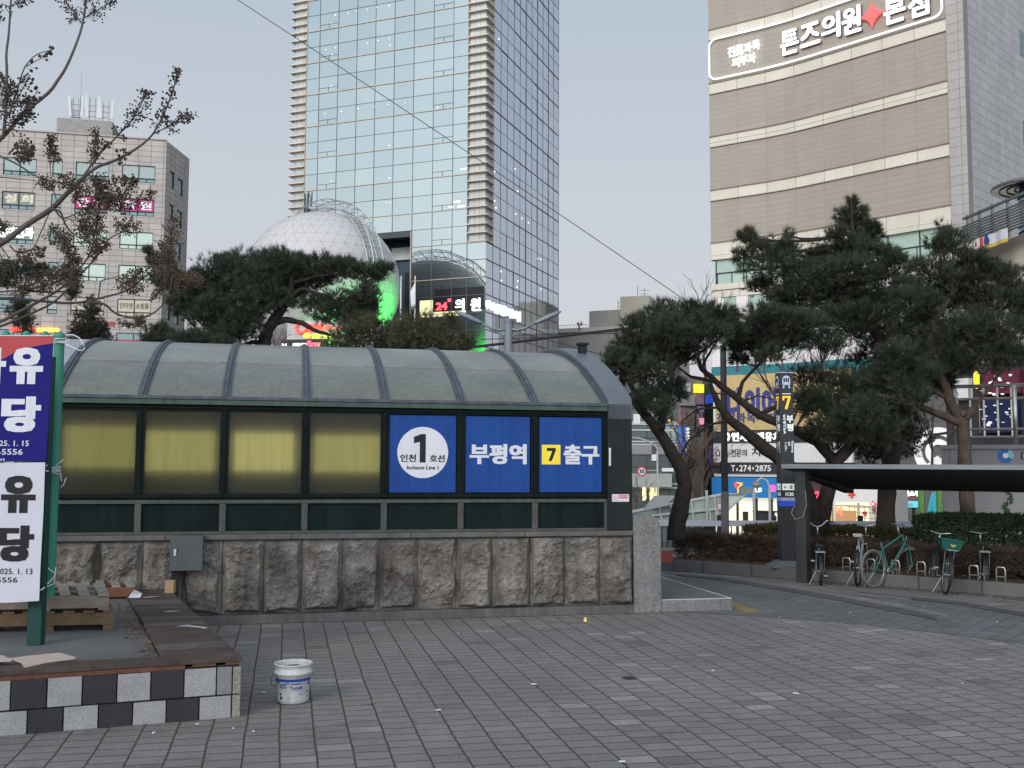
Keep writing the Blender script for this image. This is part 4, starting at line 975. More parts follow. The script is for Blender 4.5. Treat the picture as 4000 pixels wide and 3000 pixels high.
CRL = mat("letter_cream", (.62,.58,.42), .5); WLE = mat("letter_white", (.72,.72,.70), .5); DKL = mat("letter_dark", (.04,.04,.04), .6)
fill = {(0,0):WBL,(0,1):WBL,(0,2):WBL,(0,3):WBL,(1,0):WPK,(1,1):WPK,(1,2):WG,(1,3):WGR,(2,0):WLT,(2,1):WLT,(2,2):WG,(2,3):WGR,(3,0):WLT,(3,1):WLT,(3,2):WG,(3,3):WBL,(4,0):WCR,(4,1):WCR,(4,2):WBL,(4,3):WG,(5,0):WG,(5,1):WG,(5,2):WG,(5,3):WG}
for a, d, z0, z1, k, c in wins:
    b = MB(); b.box(a, d, .16, .20, z0, z1); wo_ = b.build("window", WG, lb_, M=FL)
    zm = z0+.46*1.0; b = MB(); b.box(a, d, .08, .158, z0, z0+.08); b.box(a, d, .08, .158, z1-.07, z1); b.box(a, a+.07, .08, .158, z0+.08, z1-.07); b.box(d-.07, d, .08, .158, z0+.08, z1-.07)
    b.box(a+.07, d-.07, .08, .158, zm-.05, zm+.05)
    if c != 2:
        m_ = (a+d)/2; b.box(m_-.045, m_+.045, .08, .158, zm+.05, z1-.07); b.box(m_-.06, m_+.06, .08, .158, z0+.08, zm-.05)
        for s_ in (-.8, .8): b.box(m_+s_-.03, m_+s_+.03, .08, .158, z0+.08, zm-.05)
    b.build("frame", WFR, wo_, M=FL)
    b = MB(); b.box(a+.07, d-.07, .13, .156, zm+.052, z1-.072); b.box(a+.07, d-.07, .14, .157, z0+.082, zm-.052) if fill[(k,c)] in (WLT, WCR) else None
    b.build("blind", fill[(k,c)], wo_, M=FL)
    m_ = (a+d)/2; h = z1-zm; zc = (zm+z1)/2
    L = {(1,0):("학","원",WLE),(1,1):("간","호",WLE),(1,3):("설","희",CRL),(4,0):("인터넷","쇼핑몰",DKL),(4,1):("인터넷","예능",DKL)}.get((k,c))
    if L:
        b = MB(); w_ = 1.2 if len(L[0]) == 1 else 1.28
        for s_, t_ in ((-1,L[0]),(1,L[1])): text(b, t_, m_+s_*(d-a)*.24, zc, min(w_, (d-a)*.42), .95 if len(t_) == 1 else .62, .105, bold=.05 if len(t_) == 1 else .015)
        b.build("lettering", L[2], wo_, M=FL)
    if (k,c) in ((3,0),(3,1)):
        b = MB(); text(b, "전립선\n전석증", m_-(d-a)*.24, zc, 1.25, 1.0, .105, bold=.0); text(b, "비뇨\n의학과", m_+(d-a)*.24, zc, 1.25, 1.0, .105, bold=.0); b.build("lettering", WLE, wo_, M=FL)
b = MB(); a, d = wx[3]; zc = (wz[2][0]+wz[2][1])/2+.25
text(b, "산부인과", onl(60,920).x, zc, onl(132,920).x-onl(-12,920).x, 1.15, -.12, bold=.06, ext=.1); b.build("lit_sign", NWT, lb_, M=FL)
b = MB(); text(b, "나우학", onl(417,1260).x, onl(417,1266).z, 1.7, .62, -.08, bold=.05, ext=.06); b.build("red_sign", mat("letter_red", (.42,.05,.05), .5), lb_, M=FL)
b = MB(); p, q = onl(455,1326), onl(575,1362)
for i in range(2): b.box(p.x+i*1.85, p.x+1.8+i*1.85, -.1, -.004, q.z-.3, p.z)
sg = b.build("pink_signboard", mat("sign_crimson", (.42,.06,.10), .6), lb_, M=FL)
b = MB()
for i in range(2):
    for j in range(3): 
        z = p.z-.25-.33*j; b.tube([(p.x+.2+1.85*i+.14*q_, -.12, z+.10*sin(q_*1.9+j)) for q_ in range(11)], .025, 4)
b.build("scroll_lettering", mat("letter_gold", (.50,.42,.16), .5), sg, M=FL)
for x0_, x1_, y_, c_, nm in ((56,140,1288,(1,.07,.05),"red_neon"),(155,232,1290,(1,.40,.08),"orange_neon")):
    b = MB(); px = x0_
    while px < x1_:
        p = onl(px, y_); r = U(.25,.45); b.prism([(p.x+r*cos(2*pi*j/9), p.z+r*.7*sin(2*pi*j/9)) for j in range(9)], -.3, -.1); px += 17
    b.build(nm, glow(nm, c_, 1.7), lb_, M=FL)
# chamfered side
SE = LC + Vector((.06,.998))*6.5; FS = frame(LC, SE); ons = on_plane(FS)
sw = []
for k in range(6):
    for a, d in ((1.2,2.4),(3.3,4.9)): sw.append((a, d, wz[k][1]-(.0 if a < 2 else .15), wz[k][0]-.02-(.0 if a < 2 else .15)))
b = MB(); wall_open(b, .002, 6.5, GZ, ztop-.002, sw); b.build("side_wall", CLDS, lb_, M=FS)
for i, (a, d, z0, z1) in enumerate(sw):
    b = MB(); b.box(a, d, .14, .2, z0, z1); wo_ = b.build("window", WG, lb_, M=FS)
    b = MB(); b.box(a, d, .05, .138, z0, z0+.07); b.box(a, d, .05, .138, z1-.07, z1); b.box(a, a+.06, .05, .138, z0+.07, z1-.07); b.box(d-.06, d, .05, .138, z0+.07, z1-.07); b.build("frame", WFR, wo_, M=FS)
b = MB(); b.box(0, LWd-.3, .5, 14, GZ, ztop-.6); b.build("core", CLDS, lb_, M=FL)
# roof house and aerials
CON = mat("concrete", (.235,.23,.215), .85, var=.22, vs=.8, fine=.2, fs=12, streak=.15)
p, q = onl(193,540), onl(411,540); b = MB(); b.box(p.x, q.x+.2, 3.0, 8, ztop-.3, onl(300,466).z+1.0); b.build("roof_house", CON, lb_, M=FL)
b = MB(); b.box(q.x+.3, q.x+1.8, 3.2, 5, ztop-.2, ztop+.55); b.build("roof_unit", BLKG, lb_, M=FL)
zr = onl(300,466).z+1.0; ANT = mat("aerial_white", (.52,.53,.55), .5, var=.05); PIPE = mat("pipe_grey", (.30,.30,.31), .5, .3)
for px, hh, pan in ((262,2.6,True),(330,2.8,True),(385,2.4,True)):
    x = onl(px,480).x; b = MB()
    for s_ in (-.28, .28): b.tube([(x+s_,4,zr),(x+s_,4,zr+hh)], .05, 6)
    for z_ in (.7, 1.3, 1.9): b.tube([(x-.4,4,zr+z_),(x+.4,4,zr+z_)], .04, 5)
    ms = b.build("aerial_mast", PIPE, lb_, M=FL)
    b = MB()
    for s_ in (-.62, .50): b.add([(x+s_,3.8,zr+.5),(x+s_+.26,3.8,zr+.5),(x+s_*1.25+.26,3.7,zr+hh+.2),(x+s_*1.25,3.7,zr+hh+.2),(x+s_,3.95,zr+.5),(x+s_+.26,3.95,zr+.5),(x+s_*1.25+.26,3.85,zr+hh+.2),(x+s_*1.25,3.85,zr+hh+.2)], [(0,1,2,3),(7,6,5,4),(0,4,5,1),(1,5,6,2),(2,6,7,3),(3,7,4,0)])
    b.build("aerial_panel", ANT, ms, M=FL)
b = MB(); x = onl(279,480).x; b.tube([(x,4.2,zr),(x,4.2,zr+5.6)], [.05,.02], 6); x = onl(243,480).x; b.tube([(x,4.2,zr),(x,4.2,zr+2.6)], .035, 6); b.box(x+.2, x+.9, 4, 4.3, zr+.5, zr+1.3)
b.build("aerial_rod", PIPE, lb_, M=FL)
# ================================================================== CURVED CLADDED BUILDING (east)
Lp = at(2772, 500, 75.4); Lp = Vector((Lp.x, Lp.y)); dK = Vector((cos(radians(-33.7)), sin(radians(-33.7)))); dP = Vector((cos(radians(-45.6)), sin(radians(-45.6))))
Kp = Lp + dK*plane_s(3063, 500, Lp, dK); Rp = Kp + dP*plane_s(3708, 500, Kp, dP)
zL = lambda y: at(2772, y, 75.4).z
cp = []
for i in range(13):
    t = i/12
    if t < .22: cp.append(Lp.lerp(Kp, t/.33))
    elif t <= .44:
        s_ = (t-.22)/.22; a0 = Lp.lerp(Kp, .22/.33); a1 = Kp.lerp(Rp, (.44-.33)/.67)
        cp.append(a0*(1-s_)**2 + Kp*2*s_*(1-s_) + a1*s_**2)
    else: cp.append(Kp.lerp(Rp, (t-.33)/.67))
CP = [tuple(p) for p in cp]; LA = arc(CP)[-1]
dR = (Rp-Kp).normalized(); Pp = Rp + dR*plane_s(3786, 750, Rp, dR); sd2 = Vector((-dR.y, dR.x)); sd2 = sd2 if sd2.y > 0 else -sd2
eb = thing("clinic_building", "curved beige clinic building with cream bands and a neon-framed rooftop sign", "building", (Lp.x, Lp.y, GZ))
SID = panel_mat("beige_siding", (.310,.275,.232), 2.2, .395, .30, .014, .025, coord='UV', stain=.06, rough=.55)
BND = panel_mat("cream_band", (.56,.525,.44), 2.2, 3.0, .45, .03, .06, coord='UV', stain=.08, shift=(0,.7), rough=.5)
PIER = panel_mat("pier_stone", (.34,.33,.315), .75, .62, .45, .02, .05, coord='UV', rough=.7)
SIDE = panel_mat("side_stone", (.32,.32,.325), 1.6, .62, .5, .022, .06, offset=.33, rough=.7)
bz = [(45.2+.0, 45.9)] ; bands = [(zL(1000),zL(953)),(zL(786),zL(747)),(zL(577),zL(539)),(zL(370),zL(331)),(zL(160),zL(122))]; fl_ = bands[-1][1]-bands[-2][1]; bands += [(bands[4][0]+fl_, bands[4][1]+fl_), (bands[4][0]+2*fl_, bands[4][1]+2*fl_)]; bands = bands[::-1]
tops = [47.0] + [a for a, _ in bands]
for i, (a, c) in enumerate(bands):
    b = MB(); b.bar(CP, c+.002, tops[i]-.002, .0, -.4); b.build("siding", SID, eb, world=True)
    b = MB(); b.bar(CP, a, c, .05, -.35); b.build("cream_band", BND, eb, world=True)
    b = MB(); b.bar(CP, c-.001, c+.085, .12, -.35); b.bar(CP, a-.05, a-.0, .09, -.35); b.build("band_trim", mat("trim_brown", (.20,.165,.14), .6), eb, world=True)
ZW1, ZW0 = zL(1018), zL(1113)
b = MB(); b.bar(CP, ZW1, zL(1002), .16, -.4); b.build("lintel", BND, eb, world=True)
GRG = mat("green_glazing", (.30,.40,.34), .25, var=.18, vs=.7, spec=.35, emit=.05, ecol=(.55,.85,.7))
L1 = arc_px(CP, 2795, 1060)
b = MB(); b.ribbon(CP, ZW0-.1, ZW1, off=-.15, a0=L1); b.quad((on(CP,L1,-.15).x,on(CP,L1,-.15).y,ZW0-.1),(on(CP,L1,-1.4).x,on(CP,L1,-1.4).y,ZW0-.1),(on(CP,L1,-1.4).x,on(CP,L1,-1.4).y,ZW1),(on(CP,L1,-.15).x,on(CP,L1,-.15).y,ZW1)); b.build("window_strip", GRG, eb, world=True)
b = MB()
for i in range(9):
    s_ = L1 + (LA-L1)*i/8; s_ = max(.1, min(LA-.1, s_)); b.bar(CP, ZW0, ZW1-.02, -.08, -.2, a0=s_-.035, a1=s_+.035)
for i in range(16):
    s_ = L1+.1 + (LA-L1-.2)*i/15; b.bar(CP, ZW0, ZW0+.78, -.09, -.2, a0=s_-.025, a1=s_+.025)
b.bar(CP, ZW0+.78, ZW0+.86, -.085, -.2, a0=L1, a1=LA)
b.build("window_mullion", WFR, eb, world=True)
b = MB(); b.bar(CP, ZW0-.45, ZW0-.02, .10, -.4); b.bar(CP, ZW0-1.0, ZW0-.5, .02, -.4); b.build("cream_band", BND, eb, world=True)
b = MB(); b.ribbon(CP, 10.2, ZW0-1.02, off=-.1); b.build("window_strip", GRG, eb, world=True)
WPN = panel_mat("white_panel", (.68,.64,.63), 1.9, 3.0, .35, .03, .05, coord='UV', stain=.1)
b = MB()
for px in (2785, 2880, 3020, 3160, 3300, 3450, 3600):
    s_ = max(.05, arc_px(CP, px)); b.bar(CP, 10.2, ZW0-1.02, .0, -.3, a0=s_, a1=min(LA-.05, s_+.9))
b.build("white_pilaster", WPN, eb, world=True)
b = MB(); b.bar(CP, 9.4, 10.2, .05, -.4); b.build("white_fascia", WPN, eb, world=True)
TEL = mat("sign_teal", (.03,.17,.20), .5, var=.15, vs=2)
b = MB(); b.bar(CP, 8.55, 9.38, .18, -.3); b.build("teal_canopy", TEL, eb, world=True)
# vertical position of a sign edge from its picture row, at the wall's own depth
def wz_(px, py): 
    s_ = arc_px(CP, px, py); p = on(CP, s_); return at(px, py, p.y).z
def csign(name, px0, px1, y0, y1, m, d=.2, lab=None, mm=None):
    c = 2950; z1, z0 = wz_(c, y0), wz_(c, y1); b = MB()
    b.bar(CP, z0, z1, d, -.3, a0=max(0, arc_px(CP, px0)), a1=min(LA, arc_px(CP, px1))); return b.build(name, m, eb, world=True, label=lab)
def clet(par, L, m, d=.22, ext=.03, name="lettering"):
    b = MB()
    for s_, x0, x1, y0, y1, bo_ in L:
        n = len(s_)
        for i, ch in enumerate(s_):
            if ch == ' ': continue
            a0, a1 = arc_px(CP, x0+(x1-x0)*i/n), arc_px(CP, x0+(x1-x0)*(i+1)/n); s0 = (a0+a1)/2
            z1, z0 = wz_(x0+(x1-x0)*(i+.5)/n, y0), wz_(x0+(x1-x0)*(i+.5)/n, y1)
            p = on(CP, s0, d+ext); t = tang(CP, s0); M = frame(p, p+t)
            k = .9
            if ch in ".-1": k = .35
            text(b, ch, 0, (z0+z1)/2 if ch != '.' else z0+.12, (a1-a0)*k, (z1-z0) if ch not in ".-" else (.18 if ch == '-' else .22), 0, bold=bo_, ext=ext, M=M)
    return b.build(name, m, par, world=True)
YSG = mat("sign_warm_yellow", (.44,.325,.15), .5, var=.08, emit=.05, ecol=(1,.72,.25)); DKS = mat("sign_charcoal", (.035,.034,.036), .5, var=.1); WSG = mat("sign_pale", (.52,.52,.51), .5, var=.06, emit=.10, ecol=(1,1,1))
BSG = mat("shop_blue", (.02,.16,.40), .4, var=.08, emit=.12, ecol=(.02,.28,.75)); BLT = mat("letter_blue", (.045,.05,.20), .5)
yz = csign("yellow_signboard", 2797, 3330, 1462, 1680, YSG)
clet(yz, [("다이어트",2840,3110,1515,1640,.05)], BLT, name="blue_lettering"); clet(yz, [("진료과목 피부과",2802,3110,1612,1652,.03)], BLT, name="small_lettering")
ds = csign("dark_signboard", 2786, 3330, 1683, 1730, DKS)
clet(ds, [("연세디앤유치과",2858,3085,1689,1724,.05)], glow("sign_glow_white", (1,1,1), 1.0))
b = MB(); s_ = arc_px(CP, 2838); z_ = wz_(2838, 1707); p = on(CP, s_, .28); t = tang(CP, s_); M = frame(p, p+t)
for j in range(14): b.tube([(.26*cos(2*pi*j/14), 0, z_+.30*sin(2*pi*j/14)), (.26*cos(2*pi*(j+1)/14), 0, z_+.30*sin(2*pi*(j+1)/14))], .08, 5, M=M)
b.build("ring_mark", MC["sign_glow_white"], ds, world=True)
csign("pale_strip", 2786, 3330, 1730.5, 1735, WSG, .1)
ws = csign("white_signboard", 2788, 3330, 1735.5, 1806, WSG)
clet(ws, [("전문의",2855,2920,1755,1783,.015),("치아사랑",2936,3080,1748,1782,.015),("⌂",2797,2815,1752,1782,.02)], DKL, name="dark_lettering")
clet(ws, [("사",3235,3262,1742,1776,.02),("랑",3268,3300,1740,1776,.02)], DKL, name="dark_lettering")
tz = csign("phone_signboard", 2790, 3330, 1807, 1850, DKS, .26)
clet(tz, [("T.274-2875",2858,3014,1817,1841,.02)], mat("letter_bright", (.75,.75,.75), .5), .28)
csign("pale_strip", 2790, 3330, 1851, 1862, WSG, .1); csign("dark_gap", 2788, 3330, 1862.5, 1866, DKS, .12)
bs_ = csign("blue_signboard", 2783, 3035, 1866.5, 1944, BSG, .35)
clet(bs_, [("WORLD",2906,2978,1904,1922,.05)], glow("shop_letter_white", (.95,1,.85), .9), .37)
b = MB(); s_ = arc_px(CP, 2888); z_ = wz_(2888, 1906); p = on(CP, s_, .42); t = tang(CP, s_); M = frame(p, p+t)
b.prism([(-.33,.35),(-.18,.42),(.0,.30),(-.12,.18),(-.05,.0),(-.12,-.10),(-.26,.08)], -.04, 0, 0, M @ Matrix.Translation((0,0,z_))); b.prism([(-.15,.44),(.32,.38),(.34,.22),(.05,.02),(.05,-.33),(-.08,-.36),(-.06,.06),(.14,.26),(.0,.30)], -.075, -.042, 1, M @ Matrix.Translation((0,0,z_)))
b.build("ribbon_mark", [glow("mark_red", (.9,.08,.12), .5), glow("mark_orange", (1,.45,.05), .7)], bs_, world=True)
pk = MB(); a0, a1 = arc_px(CP, 3004), arc_px(CP, 3032); pk.bar(CP, wz_(3015,1921), wz_(3015,1894), .42, .36, a0=a0, a1=a1); pk.build("pink_mark", glow("mark_pink", (.9,.12,.5), .5), bs_, world=True)
SHP = mat("shop_lit", (.62,.60,.46), .6, var=.1, vs=1, emit=.75, ecol=(1,.96,.72))
b = MB(); b.ribbon(CP, -3, wz_(2950,1945), off=-.3, a0=0, a1=arc_px(CP,3330)); b.build("shop_window", SHP, eb, world=True)
b = MB()
for px in (2800, 2868, 2942, 3000, 3040, 3130, 3240): s_ = arc_px(CP, px); b.bar(CP, -3, wz_(2950,1946), -.1, -.3, a0=s_, a1=s_+.12)
b.bar(CP, wz_(2950,2000), wz_(2950,1994), -.1, -.3, a0=arc_px(CP,2930), a1=arc_px(CP,3030))
for px, w_ in ((2945,1.0),(2965,.9),(2890,.4)): s_ = arc_px(CP, px); b.bar(CP, -2.6, wz_(2950,2000), -.22, -.29, a0=s_, a1=s_+w_)
b.build("shop_frame", DKS, eb, world=True)
CGR = panel_mat("grey_wall", (.12,.115,.118), 1.2, 1.0, .4, .02, .05, coord='UV')
b = MB(); b.bar(CP, -3, 8.5, .0, -.3, a0=arc_px(CP,3330)+.05, a1=LA); b.build("grey_wall", CGR, eb, world=True)
b = MB(); s_ = arc_px(CP, 3660); p = on(CP, s_, .06); t = tang(CP, s_); M = frame(p, p+t) @ Matrix.Translation((0,0,wz_(3660,1765)))
def disc(bb, r, y0, y1, mi=0, r2=0.0, a0=0, a1=2*pi, n=36, M=None):
    for j in range(n):
        u, v = a0+(a1-a0)*j/n, a0+(a1-a0)*(j+1)/n
        if r2: bb.prism([(r2*cos(u),r2*sin(u)),(r*cos(u),r*sin(u)),(r*cos(v),r*sin(v)),(r2*cos(v),r2*sin(v))], y0, y1, mi, M)
        else: bb.prism([(0,0),(r*cos(u),r*sin(u)),(r*cos(v),r*sin(v))], y0, y1, mi, M)
disc(b, 1.55, -.1, 0, 0, 1.05, M=M); disc(b, .8, -.1, 0, 0, .45, M=M); b.prism([(-.9,-.95),(-.05,-.25),(.8,-.95),(.55,-1.1),(-.05,-.6),(-.65,-1.1)], -.1, 0, 0, M)
b.build("round_mark", mat("mark_white", (.7,.7,.7), .5, emit=.25, ecol=(1,1,1)), eb, world=True)
# neon frame and roof sign
NEO = glow("neon_cool", (.92,.97,1), 1.05); NRD = glow("neon_diamond", (1,.10,.10), 1.0)
b = MB(); pts = []
z1, z0, a0, a1, r = zL(163), zL(319), .12, LA-.15, .55
def pp(s_, z): p = on(CP, s_, .22); return (p.x, p.y, z)
N = 30
pts += [pp(a0+r+(a1-a0-2*r)*i/N, z0) for i in range(N+1)] + [pp(a1-r+r*sin(t), z0+r-r*cos(t)) for t in [pi/2*i/6 for i in range(1,7)]]
pts += [pp(a1, z0+r+(z1-z0-2*r)*i/4) for i in range(1,5)] + [pp(a1-r+r*cos(t), z1-r+r*sin(t)) for t in [pi/2*i/6 for i in range(1,7)]]
pts += [pp(a1-r-(a1-a0-2*r)*i/N, z1) for i in range(1,N+1)] + [pp(a0+r-r*sin(t), z1-r+r*cos(t)) for t in [pi/2*i/6 for i in range(1,7)]]
pts += [pp(a0, z1-r-(z1-z0-2*r)*i/4) for i in range(1,5)] + [pp(a0+r-r*cos(t), z0+r-r*sin(t)) for t in [pi/2*i/6 for i in range(1,6)]]
b.tube(pts, .07, 8, closed=True); b.build("neon_frame", NEO, eb, world=True)
def big(L, m, name, bo_=.022):
    b = MB(); e = MB()
    for ch, x0, x1, yc, h in L:
        s0 = (arc_px(CP, x0, yc)+arc_px(CP, x1, yc))/2; w_ = arc_px(CP, x1, yc)-arc_px(CP, x0, yc); p = on(CP, s0, .28); t = tang(CP, s0); M = frame(p, p+t); z_ = wz_((x0+x1)/2, yc)
        text(b, ch, 0, z_, w_, h, 0, bold=bo_, ext=.10, M=M)
        p2 = on(CP, s0, .17)
        if h > 1: text(e, ch, .05, z_-.04, w_*1.03, h*1.03, 0, bold=bo_, ext=.08, M=frame(p2, p2+t))
    o = b.build(name, m, eb, world=True)
    if e.v: e.build("letter_case", mat("letter_case", (.16,.13,.15), .5), o, world=True)
big([("톤",3054,3124,167,1.75),("즈",3132,3208,137,1.6),("의",3214,3287,106,1.75),("원",3295,3368,82,1.85),("본",3458,3542,40,1.8),("점",3553,3634,18,1.7)], NEO, "sign_letter")
big([("진",2848,2876,206,.72),("료",2878,2908,198,.72),("과",2910,2940,190,.72),("목",2943,2972,180,.72),("피",2864,2893,248,.72),("부",2895,2924,238,.72),("과",2926,2956,231,.72)], NEO, "small_sign_letter", .012)
s0 = (arc_px(CP,3382,63)+arc_px(CP,3444,63))/2; p = on(CP, s0, .2); t = tang(CP, s0); M = frame(p, p+t) @ Matrix.Translation((0,0,wz_(3413,63)))
dm = []; 
for i in range(4):
    a = pi/2*i; c_, d_ = Vector((cos(a), sin(a))), Vector((cos(a+pi/2), sin(a+pi/2)))
    for j in range(6): k = j/6; dm.append(tuple((c_*(1-k)**2 + (c_+d_)*.22*2*k*(1-k) + d_*k*k)*.86))
b = MB(); b.prism(dm, -.12, 0, 0, M); b.build("red_diamond", NRD, eb, world=True)
# pier and plain side wall
PP = [tuple(Rp+dR*.01), tuple(Pp)]
b = MB(); b.bar(PP, GZ, 47, .10, -.6); b.build("corner_pier", PIER, eb, world=True)
FE = frame(Pp + sd2*.601, Pp + sd2*30); b = MB(); b.box(0, 28, 0, .4, GZ, 47); b.build("side_wall", SIDE, eb, M=FE)
b = MB()
for z_ in (38.5, 31, 24.5): b.box(9.2, 11.2, -.02, .0, z_, z_+1.8)
b.build("side_window", WG, eb, M=FE)
b = MB(); bk_ = Lp + Vector((6.0,16)); b.add([(Lp.x+2.2,Lp.y+2.6,GZ),(Rp.x+1.6,Rp.y+2.4,GZ),(Pp.x+sd2.x*28,Pp.y+sd2.y*28,GZ),(bk_.x,bk_.y+6,GZ),(Lp.x+2.2,Lp.y+2.6,46.9),(Rp.x+1.6,Rp.y+2.4,46.9),(Pp.x+sd2.x*28,Pp.y+sd2.y*28,46.9),(bk_.x,bk_.y+6,46.9)], [(0,1,5,4),(3,0,4,7),(2,3,7,6),(4,5,6,7)]); b.build("core", CGR, eb, world=True)
# ================================================================== KERB, PLANTER SOIL
KPX = [(2560,2226),(2760,2240),(2950,2254),(3115,2267),(3350,2284),(3600,2304),(3800,2320),(4000,2337),(4400,2372)]
KP = [gnd(*p) for p in KPX]
KD = Vector((KP[-1].x-KP[0].x, KP[-1].y-KP[0].y)).normalized(); KN = Vector((-KD.y, KD.x)); KN = KN if KN.y > 0 else -KN
KERBM = panel_mat("kerb_granite", (.105,.105,.103), 1.05, 5, .55, .018, .08, coord='UV', stain=.3, shift=(0,2.5), rough=.85)
kb = MB(); kpl = [(p.x, p.y) for p in KP]
kb.bar(kpl, 0, .225, 0, -.17); tag(kb.build("kerb", KERBM, None, bevel=.012), kind='structure')
SOIL = mat("planter_soil", (.075,.055,.038), .95, var=.45, vs=6, fine=.5, fs=50, bump=.6, bs=25)
b = MB(); n = len(KP)
for i in range(n-1):
    a, c = KP[i], KP[i+1]; d0 = Vector((KN.x, KN.y, 0))
    b.quad((a.x+KN.x*.165, a.y+KN.y*.165, .20), (c.x+KN.x*.165, c.y+KN.y*.165, .20), (c.x+KN.x*9, c.y+KN.y*9, .24), (a.x+KN.x*9, a.y+KN.y*9, .24))
tag(b.build("planter_soil", SOIL), kind='structure')
# ================================================================== STATION PYLON
py_ = at(3083, 2205, 19.9)
PYM = Matrix.Translation((py_.x, 19.9, .20)) @ Matrix.Rotation(radians(3.5), 4, 'Z')
pyl = thing("station_pylon", "tall slim charcoal pylon sign with a yellow seven and station name beside the bike shelter", "sign pylon", M=PYM)
PYC = mat("pylon_charcoal", (.030,.033,.036), .5, var=.15, vs=2, streak=.15, spec=.2)
h = 3.76; b = MB(); b.box(-.135, .135, 0, .27, .1, h); b.build("shaft", PYC, pyl, bevel=.008)
b = MB(); b.slab([(-.37,-.14),(.2,-.14),(.2,.36),(-.37,.36)], 0, .02); b.add([(-.37,-.14,.02),(.2,-.14,.02),(.2,.36,.02),(-.37,.36,.02),(-.17,-.04,.13),(.16,-.04,.13),(.16,.31,.13),(-.17,.31,.13)], [(0,1,5,4),(1,2,6,5),(2,3,7,6),(3,0,4,7),(4,5,6,7)]); b.build("plinth", mat("plinth_grey", (.10,.11,.125), .6, var=.1), pyl)
b = MB(); b.box(-.137, .137, -.002, .272, h+.001, h+.012); b.build("top_strip", WHT, pyl)
PYW = mat("pylon_white", (.62,.68,.68), .5, var=.0, emit=.2, ecol=(.9,1,.95)); PYB = mat("pylon_icon", (.42,.48,.66), .5, var=0, emit=.12, ecol=(.6,.7,1)); PYY = mat("pylon_yellow", (.75,.42,.02), .5, var=0, emit=.45, ecol=(1,.60,.04))
def pyface(M, sx):
    # texts: x in face units (-.13..+.13), z measured from the top
    I = MB(); y0, y1 = -.004, -.0005
    def bx(bb, x0, x1, z0, z1, mi=0, d=0): bb.box(x0, x1, y0-d, y1-d, h-z1, h-z0, mi)
    body = [(-.075,-.30),(-.075,-.14)] + [(-.075+.0, -.14)] 
    n = 10; arcp = [(.078*cos(a), -.14+.085*sin(a)) for a in [pi*i/n for i in range(n+1)]]
    I.prism([(x, h+z-.0) for x, z in [(-.078,-.235)] + [(.078,-.235)] + arcp][::1], y0, y1)
    I.prism([(-.075,h-.30),(-.048,h-.30),(-.035,h-.245),(-.058,h-.245)], y0, y1); I.prism([(.048,h-.30),(.075,h-.30),(.058,h-.245),(.035,h-.245)], y0, y1)
    io = I.build("train_icon", PYB, pyl, M=PYM @ M)
    W = MB(); 
    for x in (-.042, 0, .042): W.box(x-.016, x+.016, y0-.003, y0-.0005, h-.185, h-.10)
    for x in (-.05, .05): W.box(x-.01, x+.01, y0-.003, y0-.0005, h-.222, h-.205)
    W.box(-.008,.008, y0-.003, y0-.0005, h-.08, h-.07)
    W.build("icon_window", PYC, io, M=PYM @ M)
    t = MB(); bx(t, -.085, .085, .405, .418)
    for i, ch in enumerate("부평"): text(t, ch, .06, h-.90-.165*i, .135, .145, y0, bold=.05)
    for i, ch in enumerate("(부평시장)"): text(t, ch, -.05, h-.845-.063*i, .055, .055, y0, bold=.03)
    for i, ch in enumerate("プピョン"): text(t, ch, -.01-.02, h-1.37-.045*i, .04, .04, y0, bold=.02)
    for i, ch in enumerate("富平"): text(t, ch, .035, h-1.365-.05*i, .042, .045, y0, bold=.02)
    R90 = Matrix.Translation((.098, 0, h-1.44)) @ Matrix.Rotation(radians(90), 4, 'Y'); text(t, "Bupyeong", 0, 0, .22, .05, y0, bold=.03, M=R90)
    t.build("lettering", PYW, pyl, M=PYM @ M)
    s7 = MB(); s7.prism([(-.08,h-.455),(-.08,h-.54),(-.045,h-.54),(-.045,h-.49),(.03,h-.49),(-.04,h-.71),(.012,h-.71),(.08,h-.485),(.08,h-.455)], y0, y1); s7.build("yellow_numeral", PYY, pyl, M=PYM @ M)
    q = MB(); bx(q, -.11, .125, 2.155, 2.28); qo = q.build("direction_panel", PYW, pyl, M=PYM @ M)
    q = MB(); text(q, "←", -.05, h-2.22, .07, .06, y0-.003, bold=.02); text(q, "⇕", .06, h-2.22, .07, .07, y0-.003, bold=.02); q.build("lettering", DKL, qo, M=PYM @ M)
    q = MB(); text(q, "I120", .03, h-2.355, .16, .07, y0, bold=.04); q.build("station_number", PYW, pyl, M=PYM @ M)
    q = MB(); bx(q, -.133, .133, 2.42, 2.485); q.box(-.133,.133,y0,y1,h-2.585,h-2.49,1); qo = q.build("line_band", [mat("band_pale_blue", (.30,.35,.52), .4, var=0), mat("band_blue", (.02,.08,.48), .4, var=0, emit=.15, ecol=(.02,.1,.8))], pyl, M=PYM @ M)
    q = MB(); text(q, "1", .03, h-2.45, None, .045, y0-.003, bold=.03); text(q, "Line 1", .02, h-2.535, .1, .025, y0-.003); q.build("lettering", DKL, qo, M=PYM @ M)
pyface(I4, 1)
pyface(Matrix.Translation((-.135,.135,0)) @ Matrix.Rotation(radians(-90), 4, 'Z'), 1)
